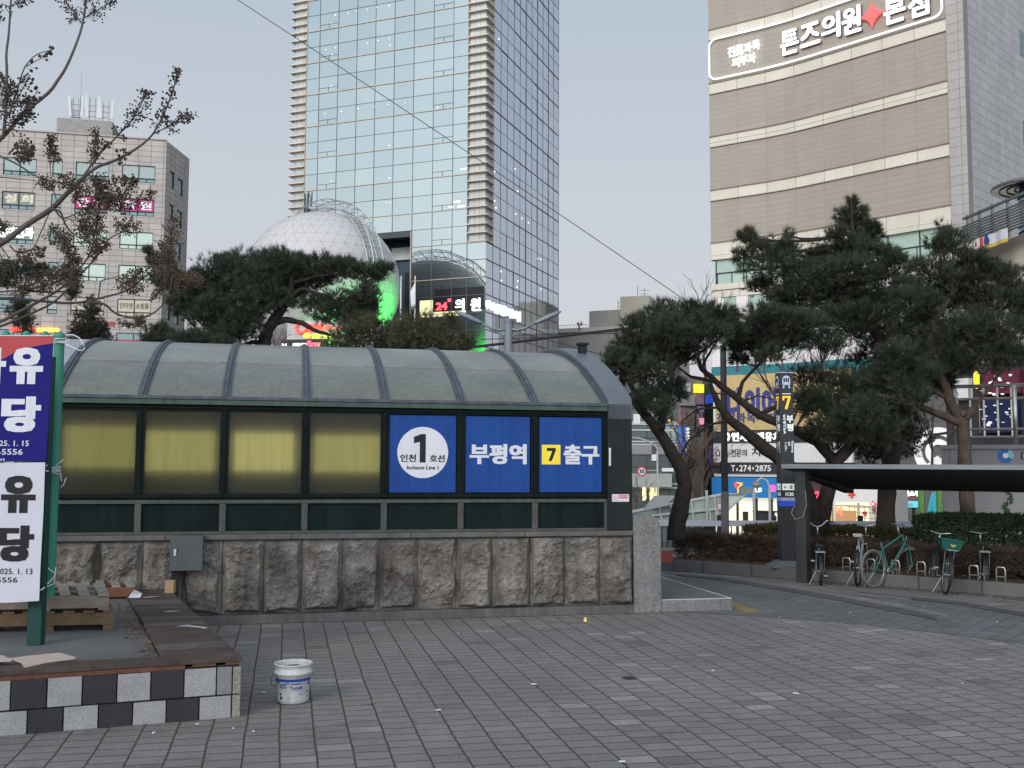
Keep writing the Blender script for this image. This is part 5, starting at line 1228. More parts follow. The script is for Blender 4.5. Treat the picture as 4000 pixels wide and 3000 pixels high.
# ================================================================== BIKE SHELTER
SH = at(3140, 2268, 19.2); ka = Vector((KD.x, KD.y)); kn = KN
SHM = frame((SH.x, 19.2), (SH.x+ka.x, 19.2+ka.y))
sh = thing("bike_shelter", "flat charcoal bicycle shelter roof on square posts beside the pylon", "bike shelter", M=SHM)
SHC = mat("shelter_charcoal", (.035,.037,.037), .5, var=.2, vs=2, streak=.2); SHL = mat("shelter_edge", (.20,.215,.22), .5, var=.15, vs=2); SHU = mat("shelter_soffit", (.085,.076,.068), .8, var=.2)
zr0, zr1 = 2.17, 1.74
b = MB(); b.box(-.10, .10, -.11, .11, 0, 2.09); b.build("post", SHC, sh, bevel=.008)
for x in (6.0,): b = MB(); b.box(x-.10, x+.10, -.11, .11, 0, 2.09); b.build("post", SHC, sh, bevel=.008)
b = MB(); b.add([(-.28,-.2,zr0-.075),(7.5,-.2,zr0-.075),(7.5,2.4,zr1-.06),(-.02,2.4,zr1-.06),(-.28,-.2,zr0-.02),(7.5,-.2,zr0-.02),(7.5,2.4,zr1),(-.02,2.4,zr1)], [(0,1,2,3)[::-1],(4,5,6,7),(0,1,5,4),(1,2,6,5),(2,3,7,6),(3,0,4,7)])
b.build("roof", SHU, sh)
b = MB(); b.box(-.30, 7.5, -.24, -.201, zr0-.07, zr0+.012); b.build("fascia", SHL, sh, bevel=.005)
b = MB(); b.add([(-.10,-.1,1.98),(-.10,.1,1.98),(-.10,2.3,1.72),(-.10,2.3,1.60),(.10,-.1,1.98),(.10,.1,1.98),(.10,2.3,1.72),(.10,2.3,1.60)], [(0,1,2,3),(7,6,5,4),(0,4,5,1),(1,5,6,2),(2,6,7,3),(3,7,4,0)]); b.build("bracket", SHC, sh)
b = MB(); b.tube([(-.10,-.12,1.42),(-.16,-.14,1.28),(-.08,-.16,1.16),(.06,-.14,1.2),(.12,-.10,1.42),(.1,-.1,1.7)], .008, 6); b.build("cable", mat("cable_grey", (.2,.2,.2), .6), sh)
# ================================================================== BICYCLES
TYR = mat("tyre", (.018,.018,.018), .8, var=.1); RIMM = mat("rim_steel", (.26,.27,.28), .4, .7, var=.1); CHR = mat("chrome", (.36,.37,.38), .35, .7, var=.1); BLKM = mat("bike_black", (.02,.02,.022), .45, var=.1)
def torus(b, r, t, n=32, m=8, c=(0,0,0), mi=0):
    b.tube([(c[0]+r*cos(2*pi*j/n), c[1], c[2]+r*sin(2*pi*j/n)) for j in range(n)], t, m, mi, closed=True)
def bike(label, px, pyy, heading, col, r=.33, lean=0.0, base=1.05, saddle=.92, bar=1.06, steer=0.0, basket=None, carrier=False, fold=False, whitewall=None, noframe=False, wide=.28, mudguard=False, saddlecol=None, dz=0.0):
    g0 = gnd(px, pyy); M = Matrix.Translation((g0.x, g0.y, dz)) @ Matrix.Rotation(heading, 4, 'Z') @ Matrix.Rotation(lean, 4, 'X')
    T = thing("bicycle", label, "bicycle", M=M, group="bicycles under the shelter")
    def wheel(x, rot=0.0):
        W = Matrix.Translation((x, 0, r)) @ Matrix.Rotation(rot, 4, 'Z')
        b = MB(); torus(b, r-.022, .023, 36, 8); w_ = b.build("wheel", TYR if not whitewall else whitewall, T, M=M @ W)
        b = MB(); torus(b, r-.048, .011, 36, 6); b.build("rim", RIMM, w_, M=M @ W)
        b = MB()
        for j in range(20): a = 2*pi*j/20; b.tube([(.012*cos(a+.6), .02*(-1)**j, .012*sin(a+.6)), ((r-.05)*cos(a), 0, (r-.05)*sin(a))], .0016, 3)
        b.tube([(0,-.05,0),(0,.05,0)], .016, 8); b.build("spokes", RIMM, w_, M=M @ W)
        if mudguard:
            b = MB(); vs = []; n = 14
            for j in range(n+1):
                a = radians(-10+200*j/n); 
                for yy in (-.03, .03): vs.append(((r+.02)*cos(a), yy, (r+.02)*sin(a)))
            b.add(vs, [(2*j,2*j+1,2*j+3,2*j+2) for j in range(n)]); b.build("mudguard", BLKM, w_, M=M @ W)
    wheel(0); wheel(base, steer)
    bb_, st_, hd_, hb_ = (.42, 0, .27), (.26, 0, saddle-.14), (base-.20, 0, bar-.20), (base-.14, 0, bar-.36)
    F = MB(); tr = .017
    if fold: F.tube([bb_, (.40,0,.42), (base-.2,0,.50), hb_], .024, 10); F.tube([bb_, (.30,0,.55), st_], .018, 8)
    else: F.tube([bb_, st_], tr, 8); F.tube([(st_[0]+.01,0,st_[2]-.05), hd_], tr, 8); F.tube([bb_, hb_], tr*1.15, 8)
    F.tube([hd_, hb_], .021, 8)
    for s_ in (-1, 1):
        F.tube([(0,.06*s_,r), (.2,.05*s_,.29), bb_], .010, 6); F.tube([(0,.06*s_,r), (.12,.045*s_,r+.12), (.24,.02*s_,saddle-.22)], .009, 6)
    F.build("frame", col, T)
    b = MB(); Sx = Matrix.Translation((base,0,r)) @ Matrix.Rotation(steer,4,'Z') @ Matrix.Translation((-base,0,-r))
    for s_ in (-1, 1): b.tube([(base,.055*s_,r), (base-.05,.05*s_,r*2+.02), (hb_[0],.02*s_,hb_[2])], .012, 6)
    b.build("fork", col, T, M=M @ Sx)
    b = MB(); b.tube([hd_, (base-.23,0,bar-.04)], .014, 8)
    if fold: P = [(base-.25,-wide,bar+.04),(base-.24,-wide*.6,bar+.07),(base-.2,-wide*.25,bar-.03),(base-.2,0,bar-.05),(base-.2,wide*.25,bar-.03),(base-.24,wide*.6,bar+.07),(base-.25,wide,bar+.04)]
    else: P = [(base-.32,-wide,bar-.0),(base-.22,-wide*.55,bar),(base-.2,0,bar-.03),(base-.22,wide*.55,bar),(base-.32,wide,bar-.0)]
    b.tube(P, .012, 8); hbo = b.build("handlebar", CHR, T, M=M @ Sx, smooth=True)
    b = MB()
    for P0_, P1_ in ((P[0],P[1]),(P[-1],P[-2])): a, c = Vector(P0_), Vector(P1_); b.tube([a, a.lerp(c,.8)], .017, 8)
    b.build("grip", BLKM, hbo, M=M @ Sx)
    b = MB(); b.tube([st_, (.235,0,saddle-.03)], .014, 8); b.build("seat_post", CHR, T)
    b = MB(); zs_ = saddle
    b.add([(.08,-.085,zs_),(.08,.085,zs_),(.20,.07,zs_+.005),(.34,.022,zs_-.005),(.36,0,zs_-.008),(.34,-.022,zs_-.005),(.20,-.07,zs_+.005),
           (.10,-.07,zs_-.06),(.10,.07,zs_-.06),(.22,.045,zs_-.045),(.34,.015,zs_-.035),(.35,0,zs_-.035),(.34,-.015,zs_-.035),(.22,-.045,zs_-.045)],
          [(0,6,5,4,3,2,1),(7,8,9,10,11,12,13),(0,1,8,7),(1,2,9,8),(2,3,10,9),(3,4,11,10),(4,5,12,11),(5,6,13,12),(6,0,7,13)])
    b.build("saddle", saddlecol or BLKM, T, bevel=.012)
    b = MB(); b.tube([(.42,-.07,.27),(.42,.07,.27)], .014, 8); b.tube([(.42,-.07,.27),(.50,-.075,.13)], .009, 6); b.tube([(.42,.07,.27),(.34,.075,.41)], .009, 6); b.box(.45,.55,-.15,-.08,.115,.14); b.box(.29,.39,.08,.15,.40,.425)
    q = MB(); torus(q, .085, .006, 24, 5, (.42,-.045,.27)); b.v += []; b.build("crank", CHR, T); q.build("chain_ring", CHR, T)
    if carrier:
        b = MB(); zc = r*2+.10
        for s_ in (-.075, 0, .075): b.tube([(-.22,s_,zc),(.20,s_,zc)], .006, 6)
        b.tube([(-.22,-.085,zc),(-.22,.085,zc)], .008, 6); b.tube([(.0,-.085,zc),(.0,.085,zc)], .006, 6)
        for s_ in (-1, 1): b.tube([(0,.065*s_,r),(-.05,.075*s_,zc)], .006, 6)
        b.build("carrier", CHR, T)
    if basket:
        x0, zb = basket; b = MB()
        B0 = [(x0-.12,-.13),(x0+.12,-.13),(x0+.12,.13),(x0-.12,.13)]; T0_ = [(x0-.15,-.18),(x0+.15,-.18),(x0+.15,.18),(x0-.15,.18)]
        vs = [(x,y,zb) for x,y in B0] + [(x,y,zb+.17) for x,y in T0_]
        b.add(vs, [(0,1,2,3),(0,4,5,1),(1,5,6,2),(2,6,7,3),(3,7,4,0)])
        b.tube([(x,y,zb+.17) for x,y in T0_], .012, 6, closed=True)
        bo_ = b.build("basket", mat("basket_green", (.010,.075,.06), .5, var=.15), T)
        b = MB(); b.add([(x0-.146,-.06,zb+.08),(x0-.143,-.02,zb+.05),(x0-.146,.03,zb+.08),(x0-.152,.02,zb+.11),(x0-.148,-.02,zb+.09),(x0-.152,-.05,zb+.11)], [(0,5,4,3,2,1)]); b.build("sticker", mat("sticker_ochre", (.35,.28,.08), .6), bo_)
    b = MB(); b.tube([(.1,.06,.27),(-.02,.20,.01)], .008, 6); b.build("kickstand", CHR, T)
    return T
TEALB = mat("bike_teal", (.03,.15,.135), .35, var=.1, spec=.6); SILB = mat("bike_silver", (.36,.38,.38), .35, .4, var=.1); DKB = mat("bike_dark_green", (.012,.02,.018), .4, var=.1)
WW = mat("tyre_worn_grey", (.13,.125,.115), .8, var=.25, vs=9)
hd0 = lambda px, turn: atan2(ray(px,2200).y, ray(px,2200).x) + radians(turn)
bike("small black folding bicycle with silver swept handlebar next to the shelter post", 3206, 2287, hd0(3206, 3), BLKM, r=.255, base=.95, saddle=.72, bar=1.06, carrier=True, fold=True, wide=.29, mudguard=True)
bike("silver bicycle with a cream saddle between the folding and the teal bicycle", 3350, 2291, hd0(3350, -7), SILB, r=.33, saddle=.93, bar=1.06, saddlecol=mat("saddle_cream", (.40,.34,.25), .6, var=.15), mudguard=False, steer=.3, dz=0)
bike("teal bicycle with pale worn tyres turned across its neighbours", 3415, 2297, hd0(3415, -38), TEALB, r=.34, saddle=.86, bar=1.10, whitewall=WW, wide=.27, steer=-.35, lean=-.03)
bike("dark bicycle carrying a green plastic basket on its rear rack", 3690, 2322, hd0(3690, 12), DKB, r=.33, saddle=.86, bar=1.0, basket=(-.02,.755), carrier=True, lean=.13, mudguard=True)
bike("black bicycle in deep shade with a bare metal rack, farthest from the pylon", 3850, 2313, hd0(3850, 4), BLKM, r=.30, saddle=.84, bar=.98, carrier=True, mudguard=True)
# stainless racks
STL = mat("stainless", (.46,.44,.41), .3, .75, var=.1)
def rack(px, pyy):
    g0 = gnd(px, pyy); M = frame((g0.x,g0.y), (g0.x+ka.x, g0.y+ka.y))
    T = thing("bike_rack", "slim stainless bicycle rack loop with cross rungs in front of the kerb", "bike rack", M=M, group="stainless bike racks along the kerb")
    b = MB(); b.tube([(-.07,0,0),(-.07,0,.42),(-.055,0,.46),(.055,0,.46),(.07,0,.42),(.07,0,0)], .013, 8); b.build("loop", STL, T, smooth=True)
    for z in (.16, .30): b = MB(); b.tube([(-.057,0,z),(.057,0,z)], .008, 6); b.build("rung", STL, T)
    return T
RL = {3404:"slim stainless rack loop behind the rear wheel of the teal bicycle", 3500:"slim stainless rack loop just past the front wheel of the teal bicycle", 3600:"slim stainless rack loop between the teal bicycle and the green basket",
 3700:"slim stainless rack loop behind the bicycle with the green basket", 3806:"slim stainless rack loop between the basket bicycle and the shaded black bicycle", 3912:"slim stainless rack loop standing free beyond the last bicycle"}
r0 = rack(3308, 2278); r0["label"] = "slim stainless rack loop between the folding and the silver bicycle"
for px, pyy in ((3404,2284),(3500,2290),(3600,2298),(3700,2306),(3806,2315),(3912,2324)):
    g0 = gnd(px, pyy); dup(r0, frame((g0.x,g0.y), (g0.x+ka.x, g0.y+ka.y)), RL[px])
b = MB(); p = gnd(3582, 2299); b.box(-.05,.05,-.03,.03,0,.07); tag(b.build("paper_scrap", PAP, None, M=Matrix.Translation((p.x,p.y,.002)) @ Matrix.Rotation(.5,4,'Z')), "white crumpled paper box lying by the bike racks at the kerb", "paper")
p = gnd(2598, 2226); T = thing("newspaper_box", "small reddish carton box half hidden behind the granite pier", "carton", (p.x-.0,p.y-.25,0)); b = MB(); b.box(-.14,.12,0,.2,.18,.40); b.build("carton", mat("carton_red", (.22,.06,.04), .7, var=.2), T); b = MB(); b.box(-.15,.11,-.01,.2,0,.178); b.build("lower_box", mat("box_dark", (.05,.055,.07), .6), T)
# ================================================================== GUARD RAIL, POLE WITH SIGNS, SPEED SIGN
gr = thing("guard_rail", "low roadside railing with pale top rail and black pickets behind the hedge", "railing", (6, 30, -.4))
p0, p1 = at(2500,2040,30), at(3560,2045,30); b = MB(); b.box(p0.x, p1.x, 29.9, 30.1, p0.z-.10, p0.z+.06); b.build("top_rail", mat("rail_pale", (.36,.37,.42), .5), gr, world=True)
b = MB(); x = p0.x
while x < p1.x: b.box(x, x+.03, 29.97, 30.0, -.4, p0.z-.101); x += .155
for i in range(5): x = p0.x+.2+2.05*i; b.box(x, x+.12, 29.93, 30.07, -.4, p0.z+.22)
b.build("picket", mat("picket_black", (.02,.022,.03), .5), gr, world=True)
POL = mat("pole_dark", (.042,.044,.048), .6, var=.2, vs=2); POLL = mat("pole_grey", (.16,.16,.165), .6, var=.2)
px0 = at(2831, 1900, 25); sp_ = thing("sign_pole", "dark straight utility pole with side signs among the pine branches", "pole", (px0.x, 25, -.0))
zt, zm = at(2831,1350,25).z, at(2831,1920,25).z
b = MB(); b.tube([(0,0,zm),(0,0,zt)], [.085,.075], 12); b.build("upper_shaft", POL, sp_); b = MB(); b.tube([(0,0,-.2),(0,0,zm-.002)], .095, 12); b.build("lower_shaft", POLL, sp_)
z = at(2790,1822,25).z; b = MB(); b.box(-.38,0,-.04,.04,z-.05,z+.03); b.box(-.10,.10,-.1,.1,z-.16,z+.1); b.build("bracket", POL, sp_)
q = at(2776,1793,25); nsn = MB(); M = Matrix.Translation((q.x-px0.x, -.03, q.z)) @ Matrix.Rotation(radians(72),4,'Z'); disc(nsn, .32, -.02, .02, 0, 0, n=28, M=M); disc(nsn, .32, -.026, -.021, 1, .26, n=28, M=M)
for a in (45,): nsn.prism([(-.25,-.04),(.25,-.04),(.25,.04),(-.25,.04)], -.026, -.021, 1, M @ Matrix.Rotation(radians(a),4,'Y'))
nsn.build("parking_sign", [mat("sign_blue_disc", (.02,.05,.22), .5), mat("sign_red_ring", (.32,.03,.05), .5)], sp_)
p, q = at(2752,1538,25), at(2798,1584,25); b = MB(); b.add([(p.x-px0.x,-.1,q.z+.02),(q.x-px0.x,-.1,q.z+.09),(q.x-px0.x,-.1,p.z+.03),(p.x-px0.x,-.1,p.z-.05),(p.x-px0.x,-.08,q.z+.02),(q.x-px0.x,-.08,q.z+.09),(q.x-px0.x,-.08,p.z+.03),(p.x-px0.x,-.08,p.z-.05)], [(0,1,2,3),(7,6,5,4),(0,4,5,1),(1,5,6,2),(2,6,7,3),(3,7,4,0)]); sg = b.build("street_sign", mat("street_blue", (.015,.06,.42), .4, var=.1, emit=.1, ecol=(.05,.2,1)), sp_)
b = MB(); b.box(q.x-px0.x-.02, 0, -.09, -.06, p.z-.02, p.z+.02); b.build("sign_arm", POL, sp_)
q = at(2506,1841,40); sp2 = thing("speed_sign", "round white speed limit sign with red ring and black number 30 on a thin pole", "road sign", (at(2568,1841,40).x, 40, -2.0))
x0 = at(2568,1841,40).x; M = Matrix.Translation((q.x-x0,-.05,q.z+2.0)); b = MB(); disc(b, .19, 0, .02, n=28, M=M); db = b.build("sign_face", WHT, sp2)
b = MB(); disc(b, .195, -.006, -.001, 0, .145, n=28, M=M); b.build("red_ring", mat("ring_red", (.45,.03,.04), .5), db); b = MB(); text(b, "30", 0, 0, .19, .15, -.006, bold=.03, M=M); b.build("number", BLK, db)
b = MB(); b.tube([(0,0,0),(0,0,at(2568,1760,40).z+2)], .04, 8); b.tube([(0,0,q.z+2.03),(q.x-x0+.1,0,q.z+2.03)], .02, 6); c_ = [at(2568,1755,40), at(2560,1742,40), at(2530,1722,40), at(2495,1712,40), at(2462,1709,40)]; b.tube([(p.x-x0,0,p.z+2) for p in c_], .035, 6); b.build("pole", mat("pole_silver", (.40,.41,.42), .4, .4), sp2)
# ================================================================== GLASS ENTRANCE ACROSS THE ROAD
ge = thing("glass_entrance", "low slanted glass subway canopy across the road, seen under the pine", "glass canopy", (8, 38, -2))
GLS = mat("canopy_glass", (.26,.31,.28), .3, var=.3, vs=.9, spec=.3); GFR = mat("canopy_steel", (.42,.44,.43), .4, .3, var=.1)
def pw(px, pyy, Y): return tuple(at(px, pyy, Y))
A0, A1, A2_, A3 = pw(2468,2000,37), pw(2835,1930,37), pw(2840,2045,37), pw(2468,2045,37)
b = MB(); b.quad(A3, A2_, A1, A0); b.quad(A0, A1, pw(2910,1925,41), pw(2560,1995,41)); b.build("side_pane", GLS, ge, world=True)
b = MB(); b.add([pw(2510,1992,36.5), pw(2555,1935,36.5), pw(2640,1936,36.5), pw(2600,1975,36.5)], [(0,1,2,3)]); b.build("end_pane", mat("canopy_glass_grey", (.28,.285,.29), .3, var=.15, vs=2), ge, world=True)
b = MB(); b.add([pw(2838,1931,36.9), pw(2912,1931,36.9), pw(2846,1990,36.9), pw(2842,2040,36.9)], [(0,1,2,3)]); b.build("gable_pane", mat("canopy_glass_pale", (.45,.52,.46), .3, var=.1), ge, world=True)
b = MB()
for a, c in ((A0,A1),(A1,A2_),(pw(2468,2022,36.95),pw(2840,1985,36.95))): b.tube([a,c], .06, 6)
for px in (2575,2620,2700,2765,2790):
    f = (px-2468)/(2835-2468); b.tube([pw(px,2000-70*f,36.95), pw(px+12,2045,36.95)], .05, 6)
b.tube([pw(2840,1930,36.85),pw(2915,1930,36.85),pw(2843,1992,36.85)], .04, 6)
for px in (2945, 2760): b.tube([pw(px,1915,36.9), pw(px+2,2045,36.9)], .05, 6)
b.build("steel_frame", GFR, ge, world=True)
vs_ = thing("triangle_sign", "white triangular give-way sign with red edge beside the dark pole", "road sign", pw(2810,1985,34)); o = Vector(pw(2810,1985,34))
b = MB(); T3 = [Vector(pw(2799,1966,34))-o, Vector(pw(2822,1967,34))-o, Vector(pw(2808,1998,34))-o]; b.add([tuple(p) for p in T3]+[(p.x,p.y+.02,p.z) for p in T3], [(0,2,1),(3,4,5)]); b.build("sign_face", MC["ring_red"], vs_)
c_ = sum(T3, Vector())/3; b = MB(); b.add([tuple(c_+(p-c_)*.72+Vector((0,-.01,0))) for p in T3], [(0,2,1)]); b.build("white_field", WHT, vs_); b = MB(); b.tube([T3[2]+Vector((0,.03,.3)), T3[2]+Vector((-.1,.03,-2.2))], .03, 6); b.build("post", GFR, vs_)
# pedestal round street lamps and bulletin before the blue shop
for px, lb in ((2946,"pale street post with a dark notice board before the blue shop"),(3008,"pale street post with a curved top before the blue shop")):
    p = at(px, 2040, 44); T = thing("street_post", lb, "post", (p.x, 44, -2.2)); zt = at(px, 1918 if px < 3000 else 1905, 44).z; b = MB(); b.tube([(0,0,0),(0,0,zt+2.2)], .06, 6)
    if px > 3000: b.tube([(0,0,zt+2.2),(-.1,0,zt+2.5),(-.35,0,zt+2.62),(-.55,0,zt+2.45)], .04, 6)
    b.build("shaft", mat("post_pale", (.38,.38,.37), .5), T); b = MB()
    if px < 3000: b.box(-.55,.0,-.05,.05,zt+2.1,zt+2.35)
    else:
        b.lathe([(.0,.2),(.14,.16),(.2,.0),(.14,-.1),(0,-.12)], 10, M=Matrix.Translation((-.55,0,zt+2.3))); b.lathe([(.22,0),(.14,1.2),(.1,1.9)], 10)
    b.build("head", mat("post_head", (.20,.19,.17), .6), T)
# ================================================================== BACKGROUND BLOCKS BETWEEN PINE TRUNKS
def block(name, label, px0, px1, y0, Y, m, dep=8, skew=0.0, zb=GZ):
    p0, p1 = at(px0,y0,Y), at(px1,y0,Y+skew); M = frame((p0.x,p0.y),(p1.x,p1.y)); T = thing(name, label, "building", (p0.x,p0.y,zb)); w_ = (Vector((p1.x,p1.y))-Vector((p0.x,p0.y))).length
    b = MB(); b.box(0, w_, 0, dep, zb, p0.z); b.build("wall", m, T, M=M); return T, M, on_plane(M), w_
DKC = panel_mat("dark_curtain_wall", (.085,.105,.105), 1.5, 2.0, .5, .05, .2, rough=.3)
T, M, on_, w_ = block("dark_shop_block", "dark glazed shop block seen beneath the pine by the shelter portal", 2440, 2648, 1500, 70, DKC, 6)
for y in (1555,1562,1650,1657,1680,1725,1736,1890,1905):
    p = on_(2500,y); b = MB(); b.box(0, w_, -.08, -.003, p.z-.05, p.z+.05); b.build("ledge", GFR, T, M=M)
band(T, M, on_, 2474, 2500, 1618, 1656, WSG, "white_poster"); band(T, M, on_, 2522, 2552, 1618, 1655, mat("poster_grey", (.34,.34,.33), .6, var=.5, vs=2), "grey_poster")
band(T, M, on_, 2440, 2648, 1740, 1775, mat("wall_grey_mid", (.22,.22,.225), .7, var=.15), "grey_fascia"); band(T, M, on_, 2440, 2620, 1850, 1902, mat("footbridge_grey", (.32,.33,.31), .6, var=.15, vs=1), "balcony_front", .5)
band(T, M, on_, 2545, 2566, 1740, 1800, WSG, "white_poster"); band(T, M, on_, 2585, 2630, 1828, 1842, WSG, "white_poster")
b = MB()
for px, y, w2, h2 in ((2515,1925,.12,.5),(2545,1920,.14,.7),(2552,1930,.3,.12),(2565,1922,.1,.35)): p = on_(px,y); b.box(p.x-w2, p.x+w2, -.3, -.2, p.z-h2, p.z+h2)
b.build("lit_sign", glow("sign_amber", (1,.80,.40), 1.1), T, M=M)
b = MB(); p = on_(2613,1641); disc(b, .10, -.2, -.1, n=10, M=Matrix.Translation((p.x,0,p.z))); b.build("orange_lamp", glow("lamp_orange", (1,.45,.12), 1.2), T, M=M)
b = MB()
for i, px in enumerate((2600,2622)): p, q = on_(px,1665), on_(px+18,1720); b.box(p.x,q.x,-.05,-.004,q.z,p.z)
b.build("window", WG, T, M=M)
T, M, on_, w_ = block("narrow_sign_block", "narrow grey block crowded with stacked shop signs beside a blue vertical sign", 2648, 2745, 1470, 84, mat("block_grey", (.26,.255,.25), .7, var=.2, vs=.5), 6, 1.0)
for a, c, y0, y1, m_, nm in ((2709,2742,1501,1535,glow("sign_bright_yellow",(1,.78,.05),.8),"yellow_sign"),(2711,2742,1541,1580,mat("sign_mauve",(.34,.22,.28),.6,var=.2,vs=3),"mauve_sign"),(2712,2722,1600,1700,mat("sign_black_tall",(.05,.048,.045),.6),"black_sign"),(2723,2742,1588,1612,mat("sign_violet",(.26,.20,.33),.6),"violet_sign"),(2724,2742,1634,1658,glow("sign_pink",(.95,.30,.50),.6),"pink_sign"),(2650,2690,1495,1530,WSG,"white_sign"),(2650,2708,1545,1585,mat("sign_greyish",(.36,.35,.34),.6,var=.4,vs=2),"grey_sign"),(2652,2672,1600,1650,mat("sign_dusky_pink",(.30,.16,.17),.6),"dusky_sign"),(2674,2705,1622,1662,mat("poster_brown",(.14,.11,.09),.6,var=.6,vs=3),"brown_poster"),(2650,2705,1664,1678,mat("awning_grey",(.18,.18,.20),.6),"awning")):
    o = band(T, M, on_, a, c, y0, y1, m_, nm, .3)
    if nm == "black_sign": ltr(o, M, on_, [("R",2713,2721,1618,1640,.03),("C",2713,2721,1645,1668,.03),("T",2725,2734,1615,1630,.0)], mat("letter_grey",(.4,.38,.36),.6), y=-.34)
o = band(T, M, on_, 2649, 2671, 1667, 1770, mat("sign_electric_blue", (.02,.12,.5), .4, emit=.5, ecol=(.03,.25,1)), "vertical_sign", .9)
b = MB()
for i in range(7):
    p = on_(2660,1678+i*13); b.prism([(p.x+.16*cos(t)*U(.7,1.2), p.z+.12*sin(t)*U(.7,1.2)) for t in [2*pi*j/7 for j in range(7)]], -1.0, -.92, i % 2)
b.build("sign_mark", [glow("mark_yellow", (1,.9,.2), 1.0), glow("mark_pale", (.9,.9,1), 1.0)], o, M=M)
T, M, on_, w_ = block("green_net_block", "narrow block wrapped in dark green netting beside the yellow sign", 2745, 2785, 1480, 88, mat("net_green", (.045,.085,.07), .8, var=.4, vs=1.5), 5)
b = MB(); p, q = on_(2745,1560), on_(2750,1720); b.box(p.x, q.x, -.3, 0, q.z, p.z); b.build("yellow_stripe", mat("stripe_yellow", (.45,.40,.18), .6), T, M=M)
T, M, on_, w_ = block("far_street_block", "far pale street front closing the gap between the dark blocks", 2430, 2800, 1660, 120, mat("far_pale", (.36,.34,.33), .7, var=.3, vs=.3), 4)
b = MB()
for i in range(26): px, y = U(2650,2790), U(1740,1960); p = on_(px,y); r = U(.12,.35); b.box(p.x-r,p.x+r,-.4,-.3,p.z-r*1.4,p.z+r*1.4)
b.build("lit_sign", glow("sign_cool", (.85,1,.9), 1.0), T, M=M)
# beige low blocks right of the tower
BEI = mat("render_beige", (.42,.39,.32), .8, var=.08, vs=.3, streak=.06); BEG = mat("render_greybeige", (.33,.305,.285), .8, var=.08, vs=.3, streak=.08)
T, M, on_, w_ = block("low_beige_building", "low grey-beige building with stepped roof between the tower and the pines", 2170, 2620, 1292, 150, BEG, 14, -6)
for a, c, y0, y1, m_, nm, d0, d1 in ((2297,2420,1214,1292,BEG,"stair_house",.6,8),(2306,2418,1211,1228,BEG,"stair_house_top",1,7),(2420,2535,1158,1292,BEI,"lift_tower",.4,8)):
    p, q = on_(a,y0), on_(c,y1); b = MB(); b.box(p.x, q.x, d0, d1, q.z-.5, p.z); o = b.build(nm, m_, T, M=M)
b = MB(); p, q = on_(2172,1286), on_(2300,1292); b.box(0, w_, -.25, .3, p.z-.6, p.z+.02); b.build("parapet", mat("parapet_pale", (.50,.47,.42), .7), T, M=M)
b = MB(); p = on_(2536,1160); b.box(p.x, p.x+3.2, .6, 8.2, on_(2500,1292).z-.5, on_(2500,1170).z); b.build("tower_side", BEG, T, M=M)
b = MB(); p, q = on_(2522,1184), on_(2528,1206); b.box(q.x-.3,q.x+.5,.3,.399,q.z,p.z); b.build("small_window", WG, T, M=M)
b = MB()
for px, y0, y1 in ((2394,1160,1212),(2412,1162,1212),(2471,1105,1158),(2498,1112,1158)):
    p, q = on_(px,y0), on_(px,y1); b.tube([(p.x,3,q.z-.2),(p.x,3,p.z)], .05, 5)
    if px in (2412,2498):
        for k in range(3): z = p.z-.3-.55*k; b.tube([(p.x-.75+.1*k,3,z),(p.x+.75-.1*k,3,z-.05)], .035, 4)
b.build("aerial", PIPE, T, M=M)
b = MB(); x0, x1 = on_(2172,1290).x, on_(2300,1290).x; z = on_(2200,1286).z
b.tube([(x0,-.1,z+.55),(x1,-.1,z+.55)], .03, 4)
for i in range(12): x = x0+(x1-x0)*i/11; b.tube([(x,-.1,z),(x,-.1,z+.55)], .025, 4)
b.build("roof_railing", PIPE, T, M=M)
# ================================================================== RAISED DECK WALL WITH RAILING (east edge)
d0 = at(3682, 1810, 24); dd = Vector((cos(radians(-25)), sin(radians(-25)))); DM = frame((d0.x,24), (d0.x+dd.x,24+dd.y)); ond = on_plane(DM)
dk = thing("deck_wall", "pale grey raised deck wall with round blue emblem and stainless railing", "wall", (d0.x,24,0))
DKW = panel_mat("deck_concrete", (.22,.222,.22), 1.9, 1.2, .2, .008, .03, stain=.15); DKF = panel_mat("deck_fascia", (.20,.20,.21), 6, 5, .1, .004, .03)
zc = ond(3800,1738).z; zf = 2.0
b = MB(); b.box(0, 9, .03, 1.2, -.6, zf-.001); b.build("lower_wall", DKW, dk, M=DM)
b = MB(); b.box(-.02, 9, -.02, 1.2, zf, zc-.10); b.box(.16, .30, -.035, -.021, zf, zc-.1); b.build("fascia", DKF, dk, M=DM)
b = MB(); b.box(-.05, 9, -.06, 3.0, zc-.099, zc); b.build("coping", DKF, dk, M=DM, bevel=.01)
p = ond(3928,1780); 
em = MB(); Md = DM @ Matrix.Translation((p.x,-.022,p.z)); disc(em, .165, -.006, -.001, 0, .055, radians(60), radians(330), 30, Md); disc(em, .17, -.005, -.002, 1, .06, radians(-30), radians(60), 12, Md); disc(em, .06, -.009, -.0065, 2, 0, n=20, M=Md)
em.build("emblem", [mat("emblem_blue", (.03,.10,.30), .5), mat("emblem_teal", (.16,.38,.40), .5), WHT], dk, world=True)
b = MB(); text(b, "대한", p.x+.62, p.z-.02, .62, .26, -.024, bold=.0); b.build("lettering", BLK, dk, M=DM)
b = MB(); z1 = zc+.02
def rpost(x, y, r, z0, zt_): b.tube([(x,y,z0),(x,y,zt_)], r, 8)
zt_ = ond(3850,1506).z
for x in (.28, 1.55, 3.1, 5.0): 
    rpost(x, .12, .055, zc, zt_)
